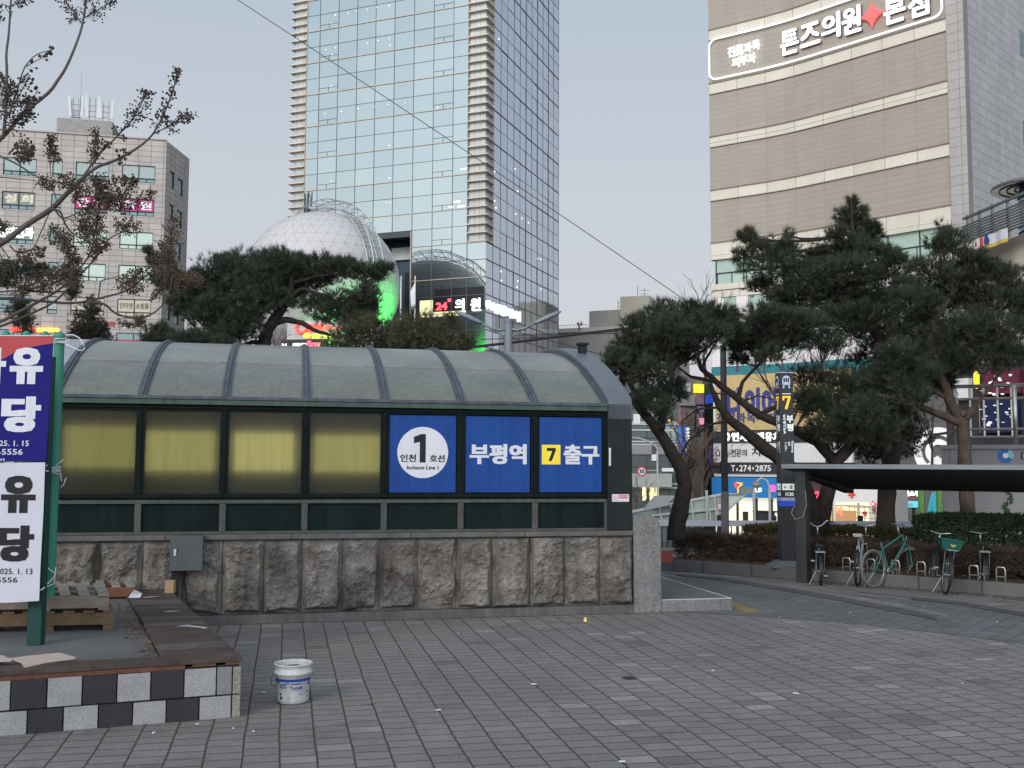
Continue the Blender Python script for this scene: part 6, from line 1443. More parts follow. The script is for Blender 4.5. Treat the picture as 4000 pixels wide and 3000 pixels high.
b.tube([(.28,.12,zt_),(9,.12,zt_)], .045, 8); b.tube([(.28,.12,zt_-.30),(9,.12,zt_-.30)], .032, 8); b.tube([(.28,.12,zc+.36),(9,.12,zc+.36)], .032, 8); b.tube([(.28,.12,zc+.18),(9,.12,zc+.18)], .032, 8)
b.tube([(.28,.12,zt_),(.28,3.0,zt_)], .032, 8); b.tube([(.28,.12,zt_-.3),(.28,3.0,zt_-.3)], .022, 8); b.tube([(.28,.12,zc+.36),(.28,3.0,zc+.36)], .022, 8)
ro = b.build("railing", STL, dk, M=DM, smooth=True)
b = MB()
for i in range(26): x = .62+.29*i; b.tube([(x,.12,zc+.18),(x,.12,zt_)], .026, 6)
for i in range(11): b.tube([(.28,.38+.24*i,zc+.18),(.28,.38+.24*i,zt_)], .022, 6)
b.build("picket", STL, ro, M=DM)
b = MB()
for i in range(60): t = i/59; p = ond(3938+10*sin(t*9), 1925+t*110); r = .03*U(.6,1.4); o = (p.x+U(-.06,.06), .02, p.z+U(-.03,.03)); b.add([(o[0]-r,o[1]-.01,o[2]),(o[0],o[1]-.03,o[2]-r),(o[0]+r,o[1]-.01,o[2]),(o[0],o[1]-.02,o[2]+r)], [(0,1,2,3)])
iv = b.build("ivy_strand", mat("ivy", (.03,.06,.03), .7, var=.3, vs=8), None, M=DM); tag(iv, "dark ivy strand hanging down the pale deck wall", "ivy")
# dark lit-shop backdrop building behind the deck railing
T, M, on_, w_ = block("night_shop_block", "dark building hung with blue, red and yellow signs behind the deck railing", 3690, 4300, 1440, 41, mat("block_dark", (.035,.033,.036), .6, var=.3, vs=1), 5, -5)
for a, c, y0, y1, m_, nm in ((3845,3990,1560,1690,mat("sign_royal",(.010,.016,.045),.5,var=.6,vs=3,emit=.02,ecol=(.03,.1,.8)),"blue_signboard"),(3860,4000,1450,1540,mat("sign_wine",(.09,.018,.035),.6,var=.6,vs=3,emit=.01,ecol=(.8,.05,.2)),"red_signboard"),(3842,3850,1565,1690,mat("sign_ochre",(.35,.25,.05),.5),"yellow_signboard"),(3740,3800,1480,1560,WSG,"white_signboard")):
    band(T, M, on_, a, c, y0, y1, m_, nm, .3)
b = MB()
for i in range(34): px, y, w2 = U(3855,3990), U(1450,1690), U(.012,.045); p = on_(px,y); b.prism([(p.x+w2*cos(t)*U(.5,1.3), p.z+w2*sin(t)*U(.5,1.6)) for t in [2*pi*j/7 for j in range(7)]], -.5, -.35)
b.build("lit_patch", glow("patch_white", (.9,.92,1), .45), T, M=M)
b = MB(); p, q = on_(3840,1470), on_(3840,1505)
for i in range(4): z = p.z+(q.z-p.z)*i/3; b.prism([(p.x+.10*cos(t), z+.16*sin(t)) for t in [2*pi*j/8 for j in range(8)]], -.5, -.4)
b.build("amber_lights", glow("bulb_amber", (1,.66,.05), .8), T, M=M)
# ================================================================== CREAM BUILDING WITH LOUVRED TERRACE AND DISC TOWER
T, M, on_, w_ = block("terrace_building", "cream building with louvred terrace rail and red to-let banner", 3800, 4350, 985, 46, mat("render_cream", (.50,.46,.39), .7, var=.08, vs=.6), 7, -9)
LV = mat("louvre_steel", (.15,.155,.16), .45, .4, var=.1)
p, q = on_(3832,985), on_(4010,905); za = p.z+.15
for i in range(9):
    b = MB(); z = za + .118*i; x0 = p.x - .02 - .004*i; b.box(x0, 9, -.9+.0, -.80, z, z+.045); b.box(x0, x0+.07, -.8, 1.5, z, z+.045); b.build("rail_slat", LV, T, M=M)
b = MB()
for x in (p.x+.2, p.x+1.15, p.x+2.1, p.x+3.2): b.box(x, x+.09, -.79, -.70, p.z-.1, za+1.45)
b.box(p.x+.0, 9, -.86, -.70, za+1.30, za+1.38); b.build("rail_post", LV, T, M=M)
b = MB(); x0, x1 = on_(3860,1000).x, on_(3964,1000).x; zt, zb = on_(3900,938).z, on_(3900,984).z
def wav(bb, x0, x1, z0, z1, y, mi, n=10):
    for i in range(n):
        u, v = x0+(x1-x0)*i/n, x0+(x1-x0)*(i+1)/n; k = lambda x: y-.04*sin(x*7)
        bb.quad((u,k(u),z0),(v,k(v),z0),(v,k(v),z1),(u,k(u),z1), mi)
wav(b, x0, x0+1.22, zb-.05, zt, -1.0, 0); wav(b, x0+1.22, x0+3.0, zb+.10, zt, -1.0, 1); wav(b, x0+1.22, x0+3.0, zb-.05, zb+.10, -1.0, 2)
bn_ = b.build("banner_cloth", [mat("banner_redcloth", (.50,.09,.09), .6, var=.1), mat("banner_whitecloth", (.55,.55,.60), .6, var=.1), mat("banner_yellowcloth", (.55,.42,.06), .6)], None, M=M); tag(bn_, "red, white and yellow to-let banner tied to the louvred terrace rail", "banner")
b = MB(); text(b, "임대", x0+.60, (zt+zb)/2, 1.0, .55, -1.06, bold=.05); b.build("lettering", WLE, bn_, M=M); b = MB(); text(b, "6", x0+1.62, (zt+zb)/2+.1, .40, .50, -1.06, bold=.05); b.build("numeral", BLT, bn_, M=M)
dt = at(4050, 740, 50); rt = thing("disc_tower", "round blue glass stair turret capped by a wide reflective disc canopy", "turret", (dt.x, 50, 8.0))
zd = dt.z-8.0; b = MB(); b.lathe([(.0,zd+.30),(1.2,zd+.36),(2.05,zd+.20),(2.12,zd+.10),(2.05,zd+.02)], 40); b.build("disc_top", mat("disc_metal", (.16,.16,.17), .35, .6), rt, smooth=True)
b = MB(); b.lathe([(2.05,zd+.018),(1.5,zd+.05),(.7,zd+.09)], 40); b.build("disc_soffit", mirror_glass("soffit_mirror", (.80,.70,.55), .25, .0, .5), rt, smooth=True)
b = MB()
for r in (1.0,1.35,1.7): b.tube([(r*cos(2*pi*j/36), r*sin(2*pi*j/36), zd+.01+.03*(2.05-r)) for j in range(36)], .03, 5, closed=True)
b.build("soffit_ring", BLKM, rt)
b = MB(); b.lathe([(.82,0),(.82,zd+.08)], 28); b.build("glass_drum", mirror_glass("turret_glass", (.16,.30,.48), .08, .25), rt, smooth=True)
b = MB()
for z in (.4,1.2,zd-2.2,zd-1.9,zd-.7,zd-.45): b.lathe([(.86,z),(.90,z+.04),(.86,z+.1)], 28)
b.build("drum_ring", BLKM, rt)
# ================================================================== SHOPS SEEN UNDER THE SHELTER ROOF
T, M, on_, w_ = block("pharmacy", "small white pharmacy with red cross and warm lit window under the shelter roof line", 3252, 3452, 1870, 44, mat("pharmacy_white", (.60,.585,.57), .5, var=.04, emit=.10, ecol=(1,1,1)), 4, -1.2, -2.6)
b = MB(); p, q = on_(3266,1962), on_(3400,2048); b.box(p.x, q.x, -.03, -.004, q.z-.6, p.z); lw = b.build("lit_window", mat("pharm_window", (.6,.5,.28), .6, var=.35, vs=2.5, emit=.95, ecol=(1,.88,.55)), T, M=M)
b = MB()
for i in range(6): x = p.x+.55+.21*i; b.box(x, x+.03, -.06, -.035, p.z-.95, p.z-.12)
for i in range(4): z = p.z-.2-.22*i; b.box(p.x+.5, p.x+1.75, -.055, -.035, z, z+.03)
x = on_(3355,2000).x; b.box(x-.05, x+.05, -.09, -.03, q.z-.6, p.z); b.box(p.x, q.x, -.08, -.03, p.z-.16, p.z-.10)
b.build("shelf", mat("shelf_grey", (.42,.40,.30), .6), lw, M=M)
b = MB(); x = on_(3300,2000).x; b.box(x-.35, x+.5, -.12, -.061, q.z-.6, q.z+.55); b.build("counter", mat("counter_tan", (.45,.24,.10), .6, emit=.2, ecol=(.9,.45,.2)), lw, M=M)
def cross(bb, cx_, cz_, r, t, y): bb.prism([(cx_-t,cz_-r),(cx_+t,cz_-r),(cx_+t,cz_-t),(cx_+r,cz_-t),(cx_+r,cz_+t),(cx_+t,cz_+t),(cx_+t,cz_+r),(cx_-t,cz_+r),(cx_-t,cz_+t),(cx_-r,cz_+t),(cx_-r,cz_-t),(cx_-t,cz_-t)], y-.03, y)
b = MB(); p = on_(3328,1932); cross(b, p.x, p.z, .145, .048, -.02); p = on_(3418,1968); cross(b, p.x, p.z, .12, .05, -.25); b.build("red_cross", mat("cross_red", (.60,.05,.03), .5, emit=.15, ecol=(1,.1,.05)), T, M=M)
ltr(T, M, on_, [("약",3410,3425,1985,2005,.03),("약",3372,3391,1996,2018,.05)], mat("letter_crimson", (.42,.02,.06), .5), y=-.12)
ltr(T, M, on_, [("약",3264,3296,1978,2012,.03)], glow("neon_coral", (1,.25,.15), 1.0), "red_neon", y=-.1)
b = MB(); p = on_(3418,1968); disc(b, .045, -.34, -.30, n=12, M=Matrix.Translation((p.x,0,p.z))); b.build("cross_light", LW, T, M=M)
T, M, on_, w_ = block("yellow_door_shop", "narrow shop with red neon and yellow upright sign beside the pharmacy", 3150, 3250, 1880, 45, mat("shop_dark", (.05,.045,.04), .7, var=.3), 4, 0, -2.6)
o = band(T, M, on_, 3233, 3247, 1975, 2045, mat("sign_amber_board", (.55,.35,.04), .5, emit=.4, ecol=(1,.65,.1)), "yellow_sign")
ltr(T, M, on_, [("120",3163,3212,1918,1952,.04)], glow("neon_hot_red", (1,.06,.12), 1.6), "red_neon", y=-.3)
b = MB()
for px, y, r in ((3192,1962,.10),(3188,1985,.09),(3200,1948,.07)): p = on_(px,y); disc(b, r, -.2, -.1, n=10, M=Matrix.Translation((p.x,0,p.z)))
b.build("lamp", LW, T, M=M)
b = MB(); p, q = on_(3180,1955), on_(3200,2030); b.box(p.x, q.x, -.05, -.01, q.z-.5, p.z); b.build("lit_door", mat("door_lit", (.5,.42,.3), .6, emit=.5, ecol=(1,.85,.6)), T, M=M)
T, M, on_, w_ = block("cyan_sign_shop", "shop with white lettering over a bright cyan signboard right of the pharmacy", 3462, 3610, 1870, 50, mat("shop_brown", (.06,.05,.05), .7, var=.4, vs=2), 4, 0, -2.8)
ltr(T, M, on_, [("조치킨소주",3478,3585,1916,1938,.06)], NW, "lit_lettering", y=-.3)
band(T, M, on_, 3470, 3590, 1940, 1955, mat("awning_wine", (.22,.10,.11), .6, var=.2), "wine_awning"); o = band(T, M, on_, 3471, 3582, 1957, 1982, mat("sign_cyan", (.10,.50,.62), .4, emit=.55, ecol=(.2,.85,1)), "cyan_signboard")
ltr(o, M, on_, [("통큰 생맥주",3476,3560,1962,1976,.03)], WLE, y=-.14)
b = MB()
for px in (3485,3520,3548,3575): p, q = on_(px,1985), on_(px+14,2035); b.box(p.x, q.x, -.05, -.01, q.z-.5, p.z)
b.build("window", mat("window_dim", (.22,.20,.18), .4, var=.4, vs=3), T, M=M)
gp_ = at(3595, 1980, 33); T = thing("green_gate", "bright green steel gate posts with mesh beside the deck wall", "gate", (gp_.x,33,-1.2))
GGR = mat("gate_green", (.16,.36,.09), .5, var=.15)
for px, w2 in ((3597,.07),(3667,.06)): p = at(px,1980,33); b = MB(); b.box(p.x-w2, p.x+w2, 32.9, 33.05, -1.2, at(px,1890,33).z); b.build("post", GGR, T, world=True)
p, q = at(3665,1905,33), at(3690,2045,33); b = MB()
for i in range(6): x = p.x+.05+.045*i*1.2; b.tube([(x,33,q.z-.5),(x,33,p.z)], .008, 4)
for i in range(12): z = q.z-.3+.11*i; b.tube([(p.x,33,z),(p.x+.34,33,z)], .006, 4)
b.build("mesh_panel", GGR, T, world=True)
ar = thing("tube_sculpture", "cyan curved tube arches glimpsed beside the green gate", "sculpture", tuple(at(3640,2030,40)))
for i in range(4):
    b = MB(); b.tube([at(3622+8*i+t*26, 2035-110*sin(t*1.5), 40) for t in [j/10 for j in range(11)]], .05, 6); b.build("arch_tube", mat("tube_cyan", (.05,.40,.46), .4), ar, world=True)
cr_ = thing("parked_car", "white car roof and windows just showing over the hedge near the cyan shop", "car", tuple(at(3530,2055,39))); o = at(3530,2055,39)
b = MB(); z0 = -2.3-o.z; 
prof = [(-2.1,z0+.35),(2.1,z0+.35),(2.15,z0+.75),(1.6,z0+.92),(.95,z0+1.42),(-1.0,z0+1.46),(-1.75,z0+1.0),(-2.15,z0+.9)]
b.prism(prof, -.8, .8); b.build("body", mat("car_white", (.55,.57,.60), .3, var=.03, coat=.5), cr_, bevel=.08)
b = MB(); b.prism([(-.95,z0+1.0),(1.4,z0+.98),(.9,z0+1.36),(-.95,z0+1.39)], -.812, -.802); b.build("side_window", WG, cr_)
for x in (-1.3,1.3): b = MB(); b.tube([(x,-.82,z0+.33),(x,-.62,z0+.33)], .33, 18); b.build("wheel", TYR, cr_)
# ================================================================== TWIN-ARM STREET LAMP, CABLES
lp = at(1985, 1390, 33); la = thing("street_lamp", "grey twin-arm street lamp rising behind the shelter roof", "street lamp", (lp.x,33,-1))
LMP = mat("lamp_grey", (.18,.20,.23), .45, .3, var=.1); zt = at(1985,1250,33).z+1
b = MB(); b.tube([(0,0,0),(0,0,zt)], [.13,.125], 14); b.build("pole", LMP, la)
b = MB(); b.lathe([(.14,zt-.1),(.15,zt),(.12,zt+.04),(0,zt+.06)], 14); b.build("cap", LMP, la)
for s_, xt, yt in ((-1,1830,1238),(1,2150,1238)):
    pts = [at(1985,1283,33)]; t_ = at(1985+s_*100,1264,33)
    c1 = at(1985+s_*30,1290,33); c2 = at(1985+s_*62,1284,33)
    pts += [c1, c2, t_]; b = MB(); b.tube([(p.x-lp.x,0,p.z+1) for p in pts], [.06,.05,.045,.045], 10); b.tube([(p.x-lp.x,0.02,p.z+1) for p in (at(1985+s_*3,1335,33),at(1985+s_*20,1310,33),at(1985+s_*58,1286,33))], .03, 8); ao = b.build("arm", LMP, la, smooth=True)
    e = at(1985+s_*207,1216,33); b = MB(); a = Vector((t_.x-lp.x,0,t_.z+1)); c = Vector((e.x-lp.x,0,e.z+1)); b.tube([a, a.lerp(c,.12), a.lerp(c,.5), a.lerp(c,.85), c], [.045,.07,.095,.07,.02], 12); b.build("lamp_head", LMP, ao, smooth=True)
CBL = mat("cable_black", (.02,.022,.026), .6, var=0)
def cable(name, label, pts, r, grp="overhead cables"):
    b = MB(); o = pts[0].copy(); b.tube([p-o for p in pts], r, 6); tag(b.build(name, CBL, None, M=Matrix.Translation(o)), label, "cable", grp)
def sag(a, c, s_, n=24): return [a.lerp(c, i/n) - Vector((0,0,s_*4*(i/n)*(1-i/n))) for i in range(n+1)]
cable("overhead_wire", "long thin black wire slanting down across the sky and the tower into the pines", sag(at(560,-240,24), at(3050,1432,24), -.10), .009)
cable("overhead_cable", "thick black cable running just above the shelter roof from the lamp to the pines", [at(x,y,34) for x,y in ((1400,1392),(1700,1372),(1985,1340),(2200,1312),(2440,1284),(2900,1230))], .045)
cable("overhead_wire", "thin wire hanging below the thick cable near the lamp", [at(x,y,35) for x,y in ((1880,1326),(2100,1318),(2300,1304),(2700,1296))], .014)
cable("overhead_wire", "thin wire crossing low over the shelter roof towards the portal", [at(x,y,35) for x,y in ((1985,1290),(2150,1330),(2300,1372),(2420,1400))], .012)

# a passer-by beyond the railing
pp_ = at(3025, 2040, 43); pz = at(3025, 2016, 43).z
pe = thing("person", "small distant person in dark clothes walking before the blue shop", "person", (pp_.x, 43, pz-1.70))
vs = [(0,0,.92),(0,0,1.15),(0,0,1.38),(0,-.01,1.47),(0,-.02,1.60),(.09,0,.88),(.10,-.08,.48),(.10,.02,.07),(.11,-.12,.03),(-.09,0,.88),(-.10,.10,.48),(-.10,.22,.09),(-.11,.10,.03),(.19,0,1.38),(.24,.05,1.10),(.23,-.08,.86),(-.19,0,1.38),(-.24,-.04,1.10),(-.23,.06,.86)]
es = [(0,1),(1,2),(2,3),(3,4),(0,5),(5,6),(6,7),(7,8),(0,9),(9,10),(10,11),(11,12),(2,13),(13,14),(14,15),(2,16),(16,17),(17,18)]
rd_ = [.14,.14,.15,.06,.10,.09,.065,.045,.04,.09,.065,.045,.04,.065,.05,.035,.065,.05,.035]
me = bpy.data.meshes.new("body"); me.from_pydata(vs, es, []); me.materials.append(mat("clothes_dark", (.03,.03,.035), .9)); o = link("body", me, pe)
sk = o.modifiers.new("skin", 'SKIN'); o.modifiers.new("sub", 'SUBSURF').levels = 1
for i, v in enumerate(me.skin_vertices[0].data): v.radius = (rd_[i], rd_[i]*(.75 if i in (0,1,2) else 1)); v.use_root = (i == 0)
b = MB(); b.lathe([(.0,1.74),(.07,1.72),(.108,1.64),(.10,1.55),(.06,1.52)], 12); b.build("hair", BLKM, pe, smooth=True)
# ================================================================== VEGETATION
def leafmat(name, cols, rough=.75, trans=.25):
    """foliage with clump-to-clump colour change"""
    m = bpy.data.materials.new(name); m.use_nodes = True; T = m.node_tree; N = T.nodes; Lk = T.links; b = N["Principled BSDF"]
    c = N.new("ShaderNodeTexCoord"); n = N.new("ShaderNodeTexNoise"); n.inputs["Scale"].default_value = 2.2; n.inputs["Detail"].default_value = 6; n.inputs["Roughness"].default_value = .75; Lk.new(c.outputs["Object"], n.inputs["Vector"])
    r = N.new("ShaderNodeValToRGB"); e = r.color_ramp.elements; e[0].position = .3; e[0].color = cols[0]+(1,); e[1].position = .72; e[1].color = cols[-1]+(1,)
    for i, q in enumerate(cols[1:-1]): x = e.new(.3+.42*(i+1)/(len(cols)-1)); x.color = q+(1,)
    Lk.new(n.outputs[0], r.inputs[0]); Lk.new(r.outputs[0], b.inputs["Base Color"]); b.inputs["Roughness"].default_value = rough; b.inputs["Specular IOR Level"].default_value = .25
    return m
NEED = leafmat("pine_needle", [(.018,.023,.018),(.030,.039,.027),(.047,.057,.036),(.075,.072,.044)])
NEED2 = leafmat("pine_needle_olive", [(.035,.038,.022),(.058,.062,.033),(.082,.080,.044),(.11,.092,.055)])
SPRU = leafmat("spruce_needle", [(.022,.022,.018),(.038,.036,.026),(.055,.046,.032)])
BARK = mat("pine_bark", (.028,.023,.020), .95, var=.4, vs=7, fine=.3, fs=40, bump=.9, bs=22)
BARKR = mat("pine_bark_reddish", (.066,.048,.039), .95, var=.35, vs=7, fine=.35, fs=40, bump=.8, bs=26)
BARE = mat("bare_bark", (.085,.072,.066), .85, var=.3, vs=8, bump=.3, bs=30)
def rnd_dir():
    while True:
        v = Vector((U(-1,1), U(-1,1), U(-1,1)))
        if .05 < v.length < 1: return v.normalized()
def tuft(V, F, p, d, L, n, w):
    d = d.normalized(); a = d.orthogonal().normalized(); c = d.cross(a)
    for k in range(n):
        th = U(0, 2*pi); sp_ = U(.15, 1.15); q = (d + (a*cos(th)+c*sin(th))*sp_).normalized(); l = L*U(.6,1.1)
        s = q.cross(Vector((U(-1,1),U(-1,1),U(-1,1)))); 
        if s.length < 1e-3: continue
        s.normalize(); o = p + d*U(-.3,.3)*L*.6; i = len(V)
        V += [o - s*w, o + s*w, o + q*l]; F.append((i,i+1,i+2))
def branch_pts(a, c, bend, n=5):
    m = (a+c)/2 + bend; return [a*(1-t)**2 + m*2*t*(1-t) + c*t*t for t in [i/n for i in range(n+1)]]
def clumps(V, F, blobs, Y, dens, L, n, w, flat=1.0):
    out = []
    for bl in blobs:
        cx, cy, rx, ry = bl[:4]; yy = Y + (bl[4] if len(bl) > 4 else U(-.6,.6))
        c = at(cx, cy, yy); k = yy/4000; rX, rZ = rx*k*1.16, ry*k*1.2; rY = rX*.9
        N = int(dens * (rX*rZ*pi) ) + 6
        # a few sub-clumps make the outline uneven
        subs = []
        for j in range(max(3, int(5*rX/.5))):
            q = rnd_dir(); subs.append((Vector((q.x*rX*.75, q.y*rY*.75, q.z*rZ*.75)), U(.35,.6)))
        for j in range(N):
            if R() < .42:
                s_, f = random.choice(subs); q = rnd_dir()*(R()**.4); pos = s_ + Vector((q.x*rX*f, q.y*rY*f, q.z*rZ*f*1.05))
            else:
                q = rnd_dir()*(R()**.45); f = 1 + .45*noise.noise(Vector((q.x*2.2+cx*.1, q.y*2.2, q.z*2.2+cy*.1))); pos = Vector((q.x*rX, q.y*rY, q.z*rZ))*f
            d = Vector((pos.x/rX, pos.y/rY, pos.z/rZ)) if rX*rZ else Vector((0,0,1)); d = d*.6 + Vector((0,0,.55)) + rnd_dir()*.45
            tuft(V, F, c+pos, d, L, n, w)
        out.append((c, rX))
    return out
def rawmesh(name, V, F, m, parent):
    me = bpy.data.meshes.new(name); me.from_pydata([tuple(v) for v in V], [], F); me.materials.append(m); me.update(); return link(name, me, parent, world=True)
def pine(label, Y, trunks, blobs, dens=620, L=.20, n=15, w=.0052, needle=None, bark=None, base=0.2, name="pine_tree", stubs=(), grp=None, twigs=True):
    """trunks: list of (pixel polyline [(px,py)], widths in px)"""
    p0 = at(trunks[0][0][0][0], trunks[0][0][0][1], Y); base_ = Vector((p0.x, Y, base))
    T = thing(name, label, "tree", tuple(base_), 0, grp); bark = bark or BARK
    B = MB(); nodes = []
    for pl, wd in trunks:
        pts = []; rr = []
        P = [at(x, y, Y + (q[0] if q else 0)) for x, y, *q in pl]
        n_ = len(P); W_ = [wd[0] + (wd[1]-wd[0])*i/(n_-1) for i in range(n_)]
        for i in range(n_-1):
            for t in (0, .33, .66): 
                j = P[i].lerp(P[i+1], t) + rnd_dir()*.012; pts.append(j); rr.append((W_[i]+(W_[i+1]-W_[i])*t)*Y/8000*U(.92,1.08))
        pts.append(P[-1]); rr.append(W_[-1]*Y/8000); B.tube(pts, rr, 9); nodes += pts[len(pts)//3:]
    B.build("trunk", bark, T, world=True, smooth=True)
    V, F = [], []; cl = clumps(V, F, blobs, Y, dens, L, n, w)
    if twigs:
        Bt = MB()
        for c, r in cl:
            a = min(nodes, key=lambda q: (q-c).length + (0 if q.z < c.z+.2 else .8)); pts = branch_pts(a, c, Vector((U(-.1,.1),U(-.1,.1),-.12*(c-a).length)))
            d = (c-a).length; Bt.tube(pts, [min(.05,.012+.022*d)*(1-.7*i/5) for i in range(6)], 5)
            for k in range(5):
                q = rnd_dir(); e = c + Vector((q.x*r*.8, q.y*r*.8, abs(q.z)*r*.4)); Bt.tube([pts[3], (pts[3]+e)/2+Vector((0,0,-.05)), e], [.012,.009,.004], 4)
        Bt.build("limb", bark, T, world=True)
    for i, (px, py, r, m_) in enumerate(stubs):
        c = at(px, py, Y-.12); b = MB(); b.tube([c+Vector((.1,.16,-.05)), c], r, 12); b.build("cut_stub", bark, T, world=True); b = MB(); b.lathe([(0,0),(r*.98,0)], 14, M=Matrix.Translation(c+Vector((-.003,-.004,.001))) @ Matrix.Rotation(radians(58),4,'Z') @ Matrix.Rotation(radians(90),4,'X')); b.build("cut_face", m_, T, world=True)
    rawmesh("crown", V, F, needle or NEED, T)
    return T
# ---- pines behind the shelter
pine("wide flat-topped pine with a forked trunk rising behind the shelter before the globe", 27,
 [([(1040,1440),(1030,1370),(1035,1320),(1052,1280),(1080,1235),(1112,1190),(1135,1140),(1140,1080)],(62,22)), ([(1062,1262),(1120,1248),(1180,1262),(1245,1298),(1330,1318)],(30,10)),
  ([(1030,1345),(985,1335),(930,1362),(880,1378)],(24,8)), ([(1105,1195),(1060,1150),(980,1120),(860,1110)],(26,8)), ([(1125,1165),(1180,1128),(1262,1152),(1325,1220)],(20,8)), ([(1135,1110),(1230,1080),(1400,1060)],(18,6))],
 [(870,1060,95,55),(760,1190,50,40),(800,1240,60,40),(830,1130,80,46),(900,1300,80,40),(960,1230,70,40),(960,1035,85,50),(1060,1035,85,50),(1160,1045,85,48),(1255,1045,80,42),(1350,1055,75,38),(1430,1062,60,32),(1490,1055,42,26),(1000,1100,100,52),(1110,1110,90,45),(860,1135,80,42),(900,1215,90,42),(825,1195,60,42),(700,1200,50,34),(860,1330,60,34),(1080,1170,60,40),(1345,1180,95,42),(1420,1150,60,40),(1290,1225,85,36),(1400,1230,70,34),(1230,1180,50,28),(1100,1160,70,44),(930,1290,95,36),(985,1180,80,42),(790,1100,55,38),(735,1130,58,36),(680,1120,48,36),(640,1075,44,40),(600,1010,28,28),(575,985,16,18),(1405,1265,60,38),(860,1270,55,26),(1210,1090,80,36),(1440,1200,40,24)], L=.19)
pine("low spreading pine at the foot of the stone office building", 26, [([(700,1440),(705,1385),(720,1340)],(26,10))],
 [(600,1300,45,36),(640,1330,60,38),(720,1340,70,36),(800,1350,70,28),(880,1358,60,24),(590,1350,40,26),(760,1310,40,22)], L=.17, name="pine_shrub")
for lb, bl in (("rounded green pine shrub behind the shelter roof left of the twin lamp", [(1640,1295,85,62),(1740,1305,70,66),(1800,1345,48,40),(1690,1350,90,40),(1590,1345,60,44)]),
               ("spreading pine shrub behind the shelter roof below the globe", [(1360,1325,80,48),(1450,1305,85,56),(1540,1300,70,56),(1480,1365,110,28),(1330,1362,60,26),(1570,1370,50,26),(1430,1265,40,30)])):
    pine(lb, 26, [([(bl[0][0],1430),(bl[0][0]+5,1380),(bl[0][0],1330)],(24,8))], bl, needle=NEED2, name="pine_shrub", L=.14, dens=480)
pine("dark brownish conifer between the banner posts and the stone office", 27, [([(350,1440),(352,1330),(356,1200)],(26,6))],
 [(350,1330,78,46),(345,1270,64,44),(352,1220,42,36),(358,1180,16,28),(300,1345,40,34),(400,1345,36,34),(370,1290,50,40)], needle=SPRU, name="conifer_tree", L=.12, dens=600)
pine("dark pine crown behind the bare tree over the banner", 29, [([(90,1420),(95,1250),(85,1130)],(26,10))],
 [(40,1060,60,30),(110,1055,60,30),(170,1070,45,26),(20,1090,60,26),(70,1215,46,36),(95,1260,36,36),(270,1080,34,40),(290,1130,24,40)], L=.16)
# ---- pine next to the portal
pine("leaning pine with a thick dark crooked trunk right of the shelter portal", 21,
 [([(2640,2110),(2648,2030),(2665,1960),(2673,1890),(2662,1830),(2625,1770),(2588,1705),(2548,1655),(2505,1600),(2462,1535)],(74,30)), ([(2575,1680),(2592,1620),(2612,1540),(2636,1430)],(40,14)), ([(2505,1600),(2470,1520),(2440,1460)],(26,10)), ([(2668,1830),(2695,1815),(2708,1792)],(34,26))],
 [(2600,1232,85,46),(2700,1222,90,42),(2790,1240,80,44),(2520,1290,80,46),(2640,1305,110,56),(2750,1315,95,52),(2455,1345,70,44),(2560,1385,100,52),(2660,1385,80,42),(2400,1400,50,34),(2440,1440,60,40),(2550,1460,80,50),(2620,1530,52,50),(2590,1610,42,50),(2545,1550,66,44),(2850,1270,60,40),(2690,1262,80,36),(2480,1400,60,36)], L=.17, base=.2)
pine("pine with long bare dark boughs reaching left past the station pylon", 21.6,
 [([(3185,2110),(3172,1990),(3130,1880),(3075,1815),(2990,1755),(2920,1695),(2850,1640),(2812,1590),(2790,1540),(2772,1500)],(80,14)), ([(3195,2100),(3222,1960),(3262,1830),(3275,1795),(3330,1735),(3395,1625),(3440,1520),(3470,1420)],(70,22)),
  ([(3268,1812),(3190,1725),(3070,1665),(2965,1622),(2880,1558),(2795,1490),(2742,1440),(2722,1395)],(44,16)), ([(2850,1640),(2760,1665),(2690,1720),(2655,1790)],(12,5)), ([(2800,1590),(2720,1600),(2660,1650)],(10,4)), ([(2795,1490),(2700,1470),(2640,1430)],(16,6)),([(2880,1558),(2900,1490),(2960,1430),(3010,1380)],(18,7)),([(2742,1440),(2770,1380),(2800,1330)],(12,5)),([(2965,1622),(3080,1560),(3160,1520)],(20,8)),([(2895,1570),(2960,1545),(3020,1560)],(9,4))],
 [(2990,1340,80,46),(3075,1295,95,48),(3160,1570,70,48),(2960,1230,60,38),(3045,1245,70,42),(3015,1395,56,32),(2895,1400,40,24),(3135,1260,80,46),(3230,1340,70,36),(3255,1600,90,66),(3340,1660,80,70),(3320,1500,85,52),(2900,1345,66,42),(2965,1300,66,40),(3120,1330,66,32),(3300,1720,70,50),(3200,1670,60,40),(2870,1300,50,34)], L=.17, base=.2)
pine("tall pine whose pointed top stands before the curved building", 23,
 [([(3455,2110),(3462,1960),(3470,1850),(3500,1750),(3520,1620),(3480,1450),(3420,1300),(3370,1150),(3340,1000),(3330,860),(3326,775)],(78,6))],
 [(3328,800,20,36),(3330,860,52,46),(3350,915,75,42),(3395,905,44,36),(3265,912,36,26),(3300,975,115,44),(3415,1000,95,34),(3205,1010,66,34),(3060,985,66,34),(2975,965,52,30),(2925,930,36,28),(2890,925,18,14),(2905,1000,46,20),(3082,925,18,20),(3020,1040,105,44),(3165,1075,105,44),(3310,1075,120,52),(3450,1080,100,46),(3240,1155,125,48),(3390,1165,125,52),(3110,1140,90,36),(2990,1125,60,32),(3290,1250,135,52),(3440,1260,110,54),(3150,1240,80,40),(3500,1010,40,24),(3050,1190,60,30),(3560,1120,50,36),(3020,1235,70,36)], L=.19, base=.2)
CUT = mat("cut_wood", (.36,.24,.13), .7, var=.12)
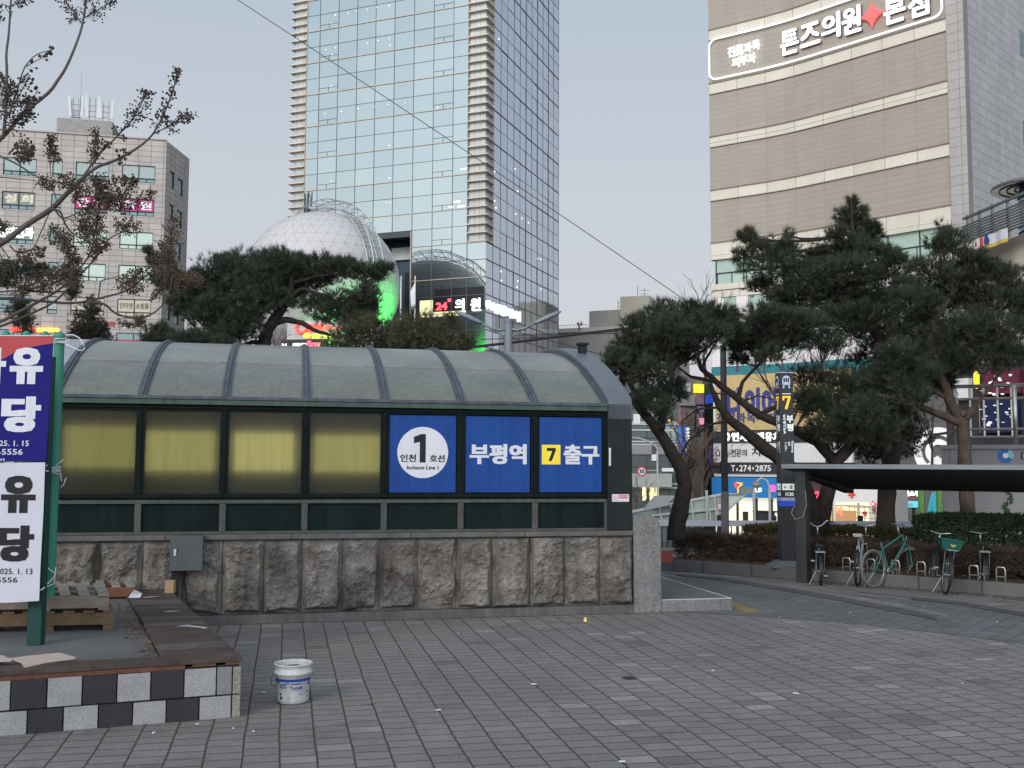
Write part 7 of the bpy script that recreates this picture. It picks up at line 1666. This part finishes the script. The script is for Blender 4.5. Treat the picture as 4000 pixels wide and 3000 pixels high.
pine("pine with a reddish trunk and a sawn-off limb in front of the deck wall", 20.5,
 [([(3785,2110),(3778,1980),(3772,1860),(3768,1740),(3760,1650),(3722,1590),(3690,1510),(3660,1430),(3632,1340),(3660,1240),(3720,1140)],(62,22)), ([(3768,1660),(3690,1625),(3590,1590),(3500,1560),(3420,1540)],(36,12)), ([(3760,1640),(3790,1615),(3800,1600)],(40,34)), ([(3640,1350),(3750,1290),(3880,1230),(3960,1180)],(24,8)),([(3560,1580),(3520,1520),(3480,1440)],(18,7)),([(3765,1650),(3720,1560),(3590,1505),(3520,1530)],(24,10))],
 [(3682,905,28,34),(3720,955,58,40),(3655,960,42,34),(3800,1005,46,30),(3770,1060,100,46),(3895,1055,60,26),(3895,1085,95,54),(3645,1050,76,40),(3700,1145,125,52),(3845,1175,125,54),(3965,1165,66,46),(3565,1180,80,44),(3605,1275,105,54),(3745,1295,125,62),(3895,1300,115,62),(3655,1395,80,52),(3800,1410,105,54),(3945,1395,80,40),(3505,1395,85,52),(3425,1490,76,60),(3485,1590,80,66),(3560,1545,70,52),(3450,1690,60,50),(3400,1600,70,56),(3990,1230,60,50),(3520,1690,50,40),(3560,1470,80,50),(3650,1480,60,46),(3700,1400,60,40)], L=.18, base=.2, bark=BARKR, stubs=((3762,1613,.062,CUT),))
# ---- low crown mass that fills the shade behind these trunks
pine("dim backmost pine filling the shade between the boughs and the deck wall", 24.5,
 [([(3478,2110),(3470,1900),(3450,1700),(3460,1500)],(46,20))],
 [(3420,1400,90,50),(3500,1330,100,56),(3620,1480,90,56),(3400,1790,50,40),(3480,1760,60,40),(3550,1640,60,46),(3400,1310,90,44),(3690,1360,90,56),(3800,1340,100,56),(3930,1360,90,60),(3420,1480,100,60),(3340,1570,70,56),(3420,1620,90,60),(3520,1560,80,56),(3330,1680,80,60),(3440,1720,80,50),(3560,1720,60,50),(3180,1480,80,44),(3650,1220,100,50),(3600,1350,80,50)], L=.17, base=.2, needle=SPRU, dens=300)
# ---- bare street trees
def bare(label, Y, px, pyb, pyt, spread, n=26, m=BARE, base=0.0, name="bare_tree", seed=1, r0=.07):
    random.seed(seed); b0 = at(px, pyb, Y); t0 = at(px, pyt, Y); H = t0.z-b0.z; T = thing(name, label, "tree", (b0.x, Y, b0.z)); B = MB()
    B.tube([b0, b0.lerp(t0,.3)+rnd_dir()*.1, b0.lerp(t0,.55)+rnd_dir()*.15], [r0,r0*.75,r0*.45], 8); B.build("trunk", m, T, world=True); B = MB()
    def grow(p, d, L, r, k):
        q = p + d*L*.5 + rnd_dir()*L*.06; e = p + d*L; B.tube([p,q,e], [r,r*.8,r*.5], 4)
        if k:
            for _ in range(3 if k > 1 else 2): grow(p.lerp(e, U(.4,1)), (d + rnd_dir()*.55 + Vector((0,0,.12))).normalized(), L*U(.5,.75), r*.55, k-1)
    for i in range(n//4): grow(b0.lerp(t0, U(.28,.55)), (Vector((U(-1,1)*spread, U(-1,1)*spread, 1))).normalized(), H*U(.28,.42), r0*.42, 3)
    B.build("twig", m, T, world=True); random.seed(seed+100); return T
bare("leafless tree with fine upright twigs before the curved building's base", 30, 2760, 1500, 1120, .9, 30, seed=3, r0=.06)
bare("small leafless tree near the beige buildings", 40, 2880, 1450, 1185, .8, 20, seed=5, r0=.05)
BRT = mat("brown_twig", (.12,.085,.06), .9, var=.3)
bare("brown leafless street tree in front of the narrow sign block", 46, 2705, 2060, 1650, .7, 40, BRT, seed=8, r0=.12)
bare("brown leafless street tree close to the phone-number signboard", 48, 2745, 2060, 1720, .6, 30, BRT, seed=11, r0=.09)
bare("small brown leafless tree beside the speed limit sign", 42, 2490, 2050, 1840, .9, 24, BRT, seed=13, r0=.05)
bare("dark leafless tree behind the long pine boughs and the yellow signboard", 28, 3090, 1900, 1330, .9, 36, seed=17, r0=.07)
bare("fine dark leafless tree filling the gap under the tall pine", 27.5, 3230, 1850, 1330, 1.0, 40, seed=31, r0=.06)
bare("leafless tree glimpsed before the round white wall mark", 30, 3640, 1850, 1560, 1.0, 28, BRT, seed=19, r0=.05)
bare("thin bare sapling left of the stacked lit signs", 60, 1085, 1440, 1260, .7, 22, BRT, seed=23, r0=.05)
bare("tiny bare reddish tree on the roof of the low beige building", 148, 2262, 1290, 1252, 1.6, 30, mat("red_twig", (.16,.07,.06), .9), seed=29, r0=.14)
# ---- hedges
def hedge(label, name, pl, y0, y1, zt, m, n, L, w, seed, zb=.2, wave=.05, tw=6, up=.8, kind=None):
    random.seed(seed); V, F = [], []; LA_ = arc(pl)[-1]
    for i in range(n):
        s = U(0, LA_); d = U(y0, y1); q = on(pl, s, -d); t = R()
        top = zt + wave*noise.noise(Vector((s*1.3, d*1.5, seed))) + wave*.6*noise.noise(Vector((s*5, d*4, seed)))
        e = R()
        if e < .55: z = zb + (top-zb)*(t**.6); q = on(pl, s, -(y0 + abs(random.gauss(0,.10))))      # front face
        elif e < .9: z = top - abs(random.gauss(0,.05))
        else: z = zb + (top-zb)*t
        dr = Vector((U(-1,1), U(-1,.3), U(-.2,1)*up + .2)); tuft(V, F, Vector((q.x,q.y,z)), dr, L, tw, w)
    p = on(pl, 0); T = tag(rawmesh(name, V, F, m, None), label, "hedge"); return T
HBR = leafmat("hedge_twig", [(.030,.022,.018),(.055,.038,.030),(.080,.056,.041),(.11,.078,.054)]); HGR = leafmat("hedge_leaf", [(.034,.036,.016),(.062,.058,.024),(.085,.074,.034)]); HDG = leafmat("hedge_dark_leaf", [(.016,.026,.015),(.030,.045,.024),(.050,.068,.038)])
core = MB(); hp = [tuple(on(kpl, .0, -.9)), tuple(on(kpl, 3.4, -.9)), tuple(on(kpl, 4.6, -.9))]
hedge("long low hedge of bare brown twigs behind the granite kerb", "brown_hedge", kpl, .75, 1.7, .66, HBR, 9000, .16, .005, 31)
hedge("olive green clipped shrub mound rising over the brown hedge left of the pylon", "green_hedge", [tuple(on(kpl, 1.0, -2.2)), tuple(on(kpl, 4.2, -2.2))], 0, 1.6, .84, HGR, 5200, .09, .010, 37)
a0 = arc(kpl)[-1]
hedge("dark green leafy hedge behind the bicycles and below the deck wall", "dark_hedge", [tuple(on(kpl, 4.75, -1.25)), tuple(on(kpl, a0, -1.25))], 0, 1.8, 1.22, HDG, 9000, .085, .016, 41, tw=5)
random.seed(51)
def litterleaf(name, label, pts, m, n, seed):
    random.seed(seed); V, F = [], []
    for i in range(n):
        k = R()*(len(pts)-1); j = int(k); a, c, wd = pts[j], pts[min(j+1,len(pts)-1)], .10
        p = a.lerp(c, k-j) + Vector((U(-.16,.06), U(-.14,.02), 0))*1.0; r = U(.012,.035); th = U(0,pi*2); z = p.z + U(.004,.03)
        i0 = len(V); d = Vector((cos(th),sin(th),0)); e = Vector((-sin(th),cos(th),0))*.45
        V += [Vector((p.x,p.y,z))-d*r, Vector((p.x,p.y,z+U(0,.02)))-e*r, Vector((p.x,p.y,z+U(0,.015)))+d*r, Vector((p.x,p.y,z+U(0,.01)))+e*r]; F.append((i0,i0+1,i0+2,i0+3))
    o = rawmesh(name, V, F, m, None); o["kind"] = "stuff"; o["label"] = label; return o
LEA = leafmat("fallen_leaf", [(.06,.032,.018),(.12,.065,.03),(.19,.11,.055)])
litterleaf("fallen_leaves", "dry brown leaves gathered along the foot of the rough stone wall", [gnd(x, y) for x, y in ((820,2428),(1100,2422),(1500,2412),(1900,2402),(2300,2395),(2580,2390))], LEA, 420, 61)
litterleaf("fallen_leaves", "dry brown leaves along the kerb below the bicycles", [gnd(x, y) for x, y in ((3140,2272),(3400,2292),(3700,2315),(3950,2338),(4200,2358))], LEA, 520, 67)
litterleaf("fallen_leaves", "dry leaves on the planter soil behind the kerb", [Vector((*on(kpl, s_, -.45), .23)) for s_ in (0,1,2,3,4,5,6)], LEA, 500, 71)
litterleaf("fallen_leaves", "dead leaves in the gap between floor slab and side boards", [Vector((*(A2+ (B2-A2)*t + fdir*.03), .458)) for t in (.05,.3,.55,.8)], LEA, 160, 73)
# ---- bare crape myrtle in the foreground with seed capsules
random.seed(91)
cmo = at(-700, 2600, 6.9)
cm = thing("crape_myrtle", "bare crape myrtle reaching in from the picture edge with brown seed capsules", "tree", (cmo.x, 6.9, 0))
POD = leafmat("seed_capsule", [(.035,.027,.018),(.070,.052,.033),(.125,.092,.055)]); PODD = leafmat("seed_capsule_dark", [(.035,.026,.024),(.06,.045,.038),(.085,.062,.05)])
BR = [ # polyline, start px width, end width, depth
 ([(-120,700),(-60,620),(0,545),(30,515),(95,440),(190,362),(225,315),(258,264),(294,181),(321,99),(337,0),(342,-60)],20,7,6.8),
 ([(12,540),(22,440),(27,294),(25,210),(34,136),(43,0),(46,-60)],13,7,6.9), ([(36,452),(55,385),(72,339),(97,262),(145,212),(208,194)],9,3,6.7),
 ([(-150,1010),(0,953),(100,880),(199,817),(271,745),(316,705)],26,18,7.0), ([(316,705),(375,655),(447,628),(529,583),(597,524),(651,420),(680,340),(698,267)],15,3,7.0), ([(597,524),(640,503),(700,478),(750,443)],6,3,7.1),
 ([(316,700),(339,669),(393,597),(452,538),(511,475),(551,407),(572,362)],10,3,6.9), ([(330,690),(355,640),(368,580),(372,505)],6,2,6.8), ([(225,800),(205,720),(195,640),(207,560),(210,530)],5,2,6.9),
 ([(-100,570),(0,610),(68,642),(149,692),(244,714),(289,700)],8,5,7.1), ([(-100,690),(0,692),(136,705)],6,3,7.2), ([(38,960),(110,1000),(199,817)],6,4,7.1),
 ([(-150,1200),(0,1166),(149,1175),(280,1184),(384,1166),(497,1134),(560,1085),(601,1053),(640,1000)],14,4,7.3), ([(-120,1290),(0,1256),(59,1227),(149,1179),(226,1134),(280,1089),(316,1044),(357,980),(371,903),(380,849)],16,4,7.1),
 ([(-100,1310),(40,1260),(120,1225),(210,1180),(290,1100),(380,1000),(430,930),(500,900)],12,4,7.2), ([(344,1179),(407,1188),(452,1224),(520,1242),(588,1229),(633,1193),(655,1152),(669,1098),(678,971),(680,850)],10,3,7.2),
 ([(199,817),(235,827),(253,872),(280,908),(316,930),(350,905)],9,4,6.9), ([(215,818),(240,850),(275,845),(330,815),(400,770),(480,760)],7,3,7.0), ([(384,1166),(392,1110),(400,1095),(460,1080),(520,1060)],6,3,7.2),
 ([(0,960),(30,1000),(55,1050),(60,1130),(45,1230)],5,3,7.3), ([(-80,1150),(0,1140),(90,1130),(170,1080),(230,1040),(300,1030)],8,4,7.4),
]
B = MB(); T0_ = at(-700, 2600, 6.9)
B.tube([Vector((cmo.x,6.9,0)), Vector((cmo.x+.05,6.92,1.1)), at(-420,1500,6.95), at(-250,1180,7.0), at(-150,1010,7.0)], [.085,.075,.06,.045,.035], 10)
B.tube([at(-420,1500,6.95), at(-330,1000,6.9), at(-120,700,6.8)], [.05,.035,.02], 8); B.tube([at(-420,1500,6.95), at(-250,1330,7.1), at(-120,1290,7.1)], [.045,.035,.02], 8); B.tube([at(-250,1180,7.0), at(-200,1220,7.2), at(-150,1200,7.3)], [.03,.025,.016], 8); B.tube([at(-330,1000,6.9), at(-100,570,7.1)], [.02,.01], 6)
B.build("trunk", BARE, cm, world=True, smooth=True)
def smoothp(P, n=3):
    out = []
    for i in range(len(P)-1):
        p0, p1, p2, p3 = P[max(i-1,0)], P[i], P[i+1], P[min(i+2,len(P)-1)]
        for k in range(n): t = k/n; out.append(.5*((2*p1)+(p2-p0)*t+(2*p0-5*p1+4*p2-p3)*t*t+(3*p1-p0-3*p2+p3)*t**3))
    return out+[P[-1]]
for pl, w0, w1, Y in BR:
    P = smoothp([at(x,y,Y+.05*i) for i,(x,y) in enumerate(pl)]); n = len(P); b = MB(); b.tube(P, [(w0+(w1-w0)*i/(n-1))*Y/8000 for i in range(n)], 7); b.build("branch", BARE, cm, world=True, smooth=True)
# panicles: (start px, end px, width px, twigs)
PAN = [((651,420),(698,267),30,34,6),((597,524),(651,420),34,20,6),((640,503),(750,443),34,44,6),((511,475),(572,362),44,40,6),((452,538),(520,470),40,16,6),((330,20),(342,-60),70,34,5),((321,95),(250,0),36,34,5),((330,70),(440,0),40,40,5),
 ((97,262),(208,194),30,13,10),((60,400),(110,300),44,24,8),((25,470),(40,330),40,60,6),((0,420),(20,300),40,34,6),((90,440),(150,350),34,14,9),((10,500),(120,440),40,60,6),((60,420),(110,395),44,40,6),((20,30),(120,0),30,16,6),((0,90),(0,20),24,10,6),
 ((195,620),(208,530),26,60,5),((60,560),(120,600),40,60,6),((110,560),(90,620),34,36,6),((372,640),(374,500),28,60,5),((340,640),(420,560),40,16,9),((447,628),(505,590),34,12,9),((330,700),(300,770),46,60,5),((350,690),(400,740),60,90,5),((380,740),(430,790),44,50,5),((230,680),(270,720),50,40,5),((430,720),(490,700),30,24,8),((150,700),(200,730),28,40,5),
 ((371,980),(380,849),44,110,5),((350,960),(330,880),40,70,5),((380,850),(400,760),50,90,5),((400,800),(480,760),40,60,5),((440,880),(540,890),40,60,5),((440,830),(600,760),36,60,5),((480,760),(520,700),30,30,6),((230,900),(280,1000),40,70,5),((190,880),(260,950),50,60,5),((250,1000),(300,1020),40,50,5),((340,1010),(420,950),30,60,5),((300,900),(350,800),40,60,5),
 ((640,1100),(680,850),44,120,5),((620,1120),(660,1000),54,120,5),((670,1130),(760,1080),40,70,5),((680,1090),(790,1100),36,50,5),((590,1110),(640,950),40,60,5),((450,1090),(540,1130),40,60,5),((480,1110),(560,1060),40,60,5),((590,1180),(640,1100),26,30,5),((520,1245),(555,1255),30,50,4),((460,1260),(520,1270),24,40,4),
 ((260,1130),(310,1050),40,70,5),((120,1060),(180,1130),50,50,5),((0,850),(20,900),30,34,5),((60,980),(120,1010),50,30,6),((0,990),(20,1060),30,24,5),((130,1010),(160,980),36,20,9),((180,1100),(240,1060),40,50,5),((40,1150),(120,1110),40,40,5),((230,640),(205,600),30,30,5)]
V, F, V2, F2 = [], [], [], []; tw = MB()
def pod(V, F, c, d, r):
    d = d.normalized(); a = d.orthogonal().normalized(); e = d.cross(a); i = len(V)
    V += [c-d*r*1.0] + [c-d*r*.25+(a*cos(t)+e*sin(t))*r*.85 for t in (0,pi*2/5,pi*4/5,pi*6/5,pi*8/5)] + [c+d*r*.45+(a*cos(t)+e*sin(t))*r*.72 for t in (0,pi*2/5,pi*4/5,pi*6/5,pi*8/5)] + [c+d*r*1.25]
    for k in range(5): k2 = (k+1)%5; F += [(i,i+1+k2,i+1+k),(i+1+k,i+1+k2,i+6+k2,i+6+k),(i+6+k,i+6+k2,i+11)]
for (x0,y0),(x1,y1),wd,n,rp in PAN:
    Y = U(6.7,7.3); a, c = at(x0,y0,Y), at(x1,y1,Y); ax = c-a; tw.tube([a, a.lerp(c,.5)+rnd_dir()*.01, c], [.004,.003,.0015], 4); wr = wd*Y/4000*1.15
    dark = y0 < 560
    for k in range(int(n*1.45)):
        t = U(.0,1)**.9; p = a.lerp(c, t); d = rnd_dir(); d = (d - ax.normalized()*d.dot(ax.normalized())*.5 + ax.normalized()*.5).normalized(); e = p + d*wr*U(.35,1)*(1.1-.5*t)
        tw.tube([p, e], [.0016,.001], 3)
        r = rp*Y/4000*U(.6,.95)
        for j in range(1 if rp > 7 else 2): pod(V2 if dark else V, F2 if dark else F, e+rnd_dir()*r*3*j, d+rnd_dir()*.3, r)
tw.build("fruit_stalk", BARE, cm, world=True)
rawmesh("seed_capsules", V, F, POD, cm)["kind"] = "stuff"; rawmesh("upper_seed_capsules", V2, F2, PODD, cm)["kind"] = "stuff"
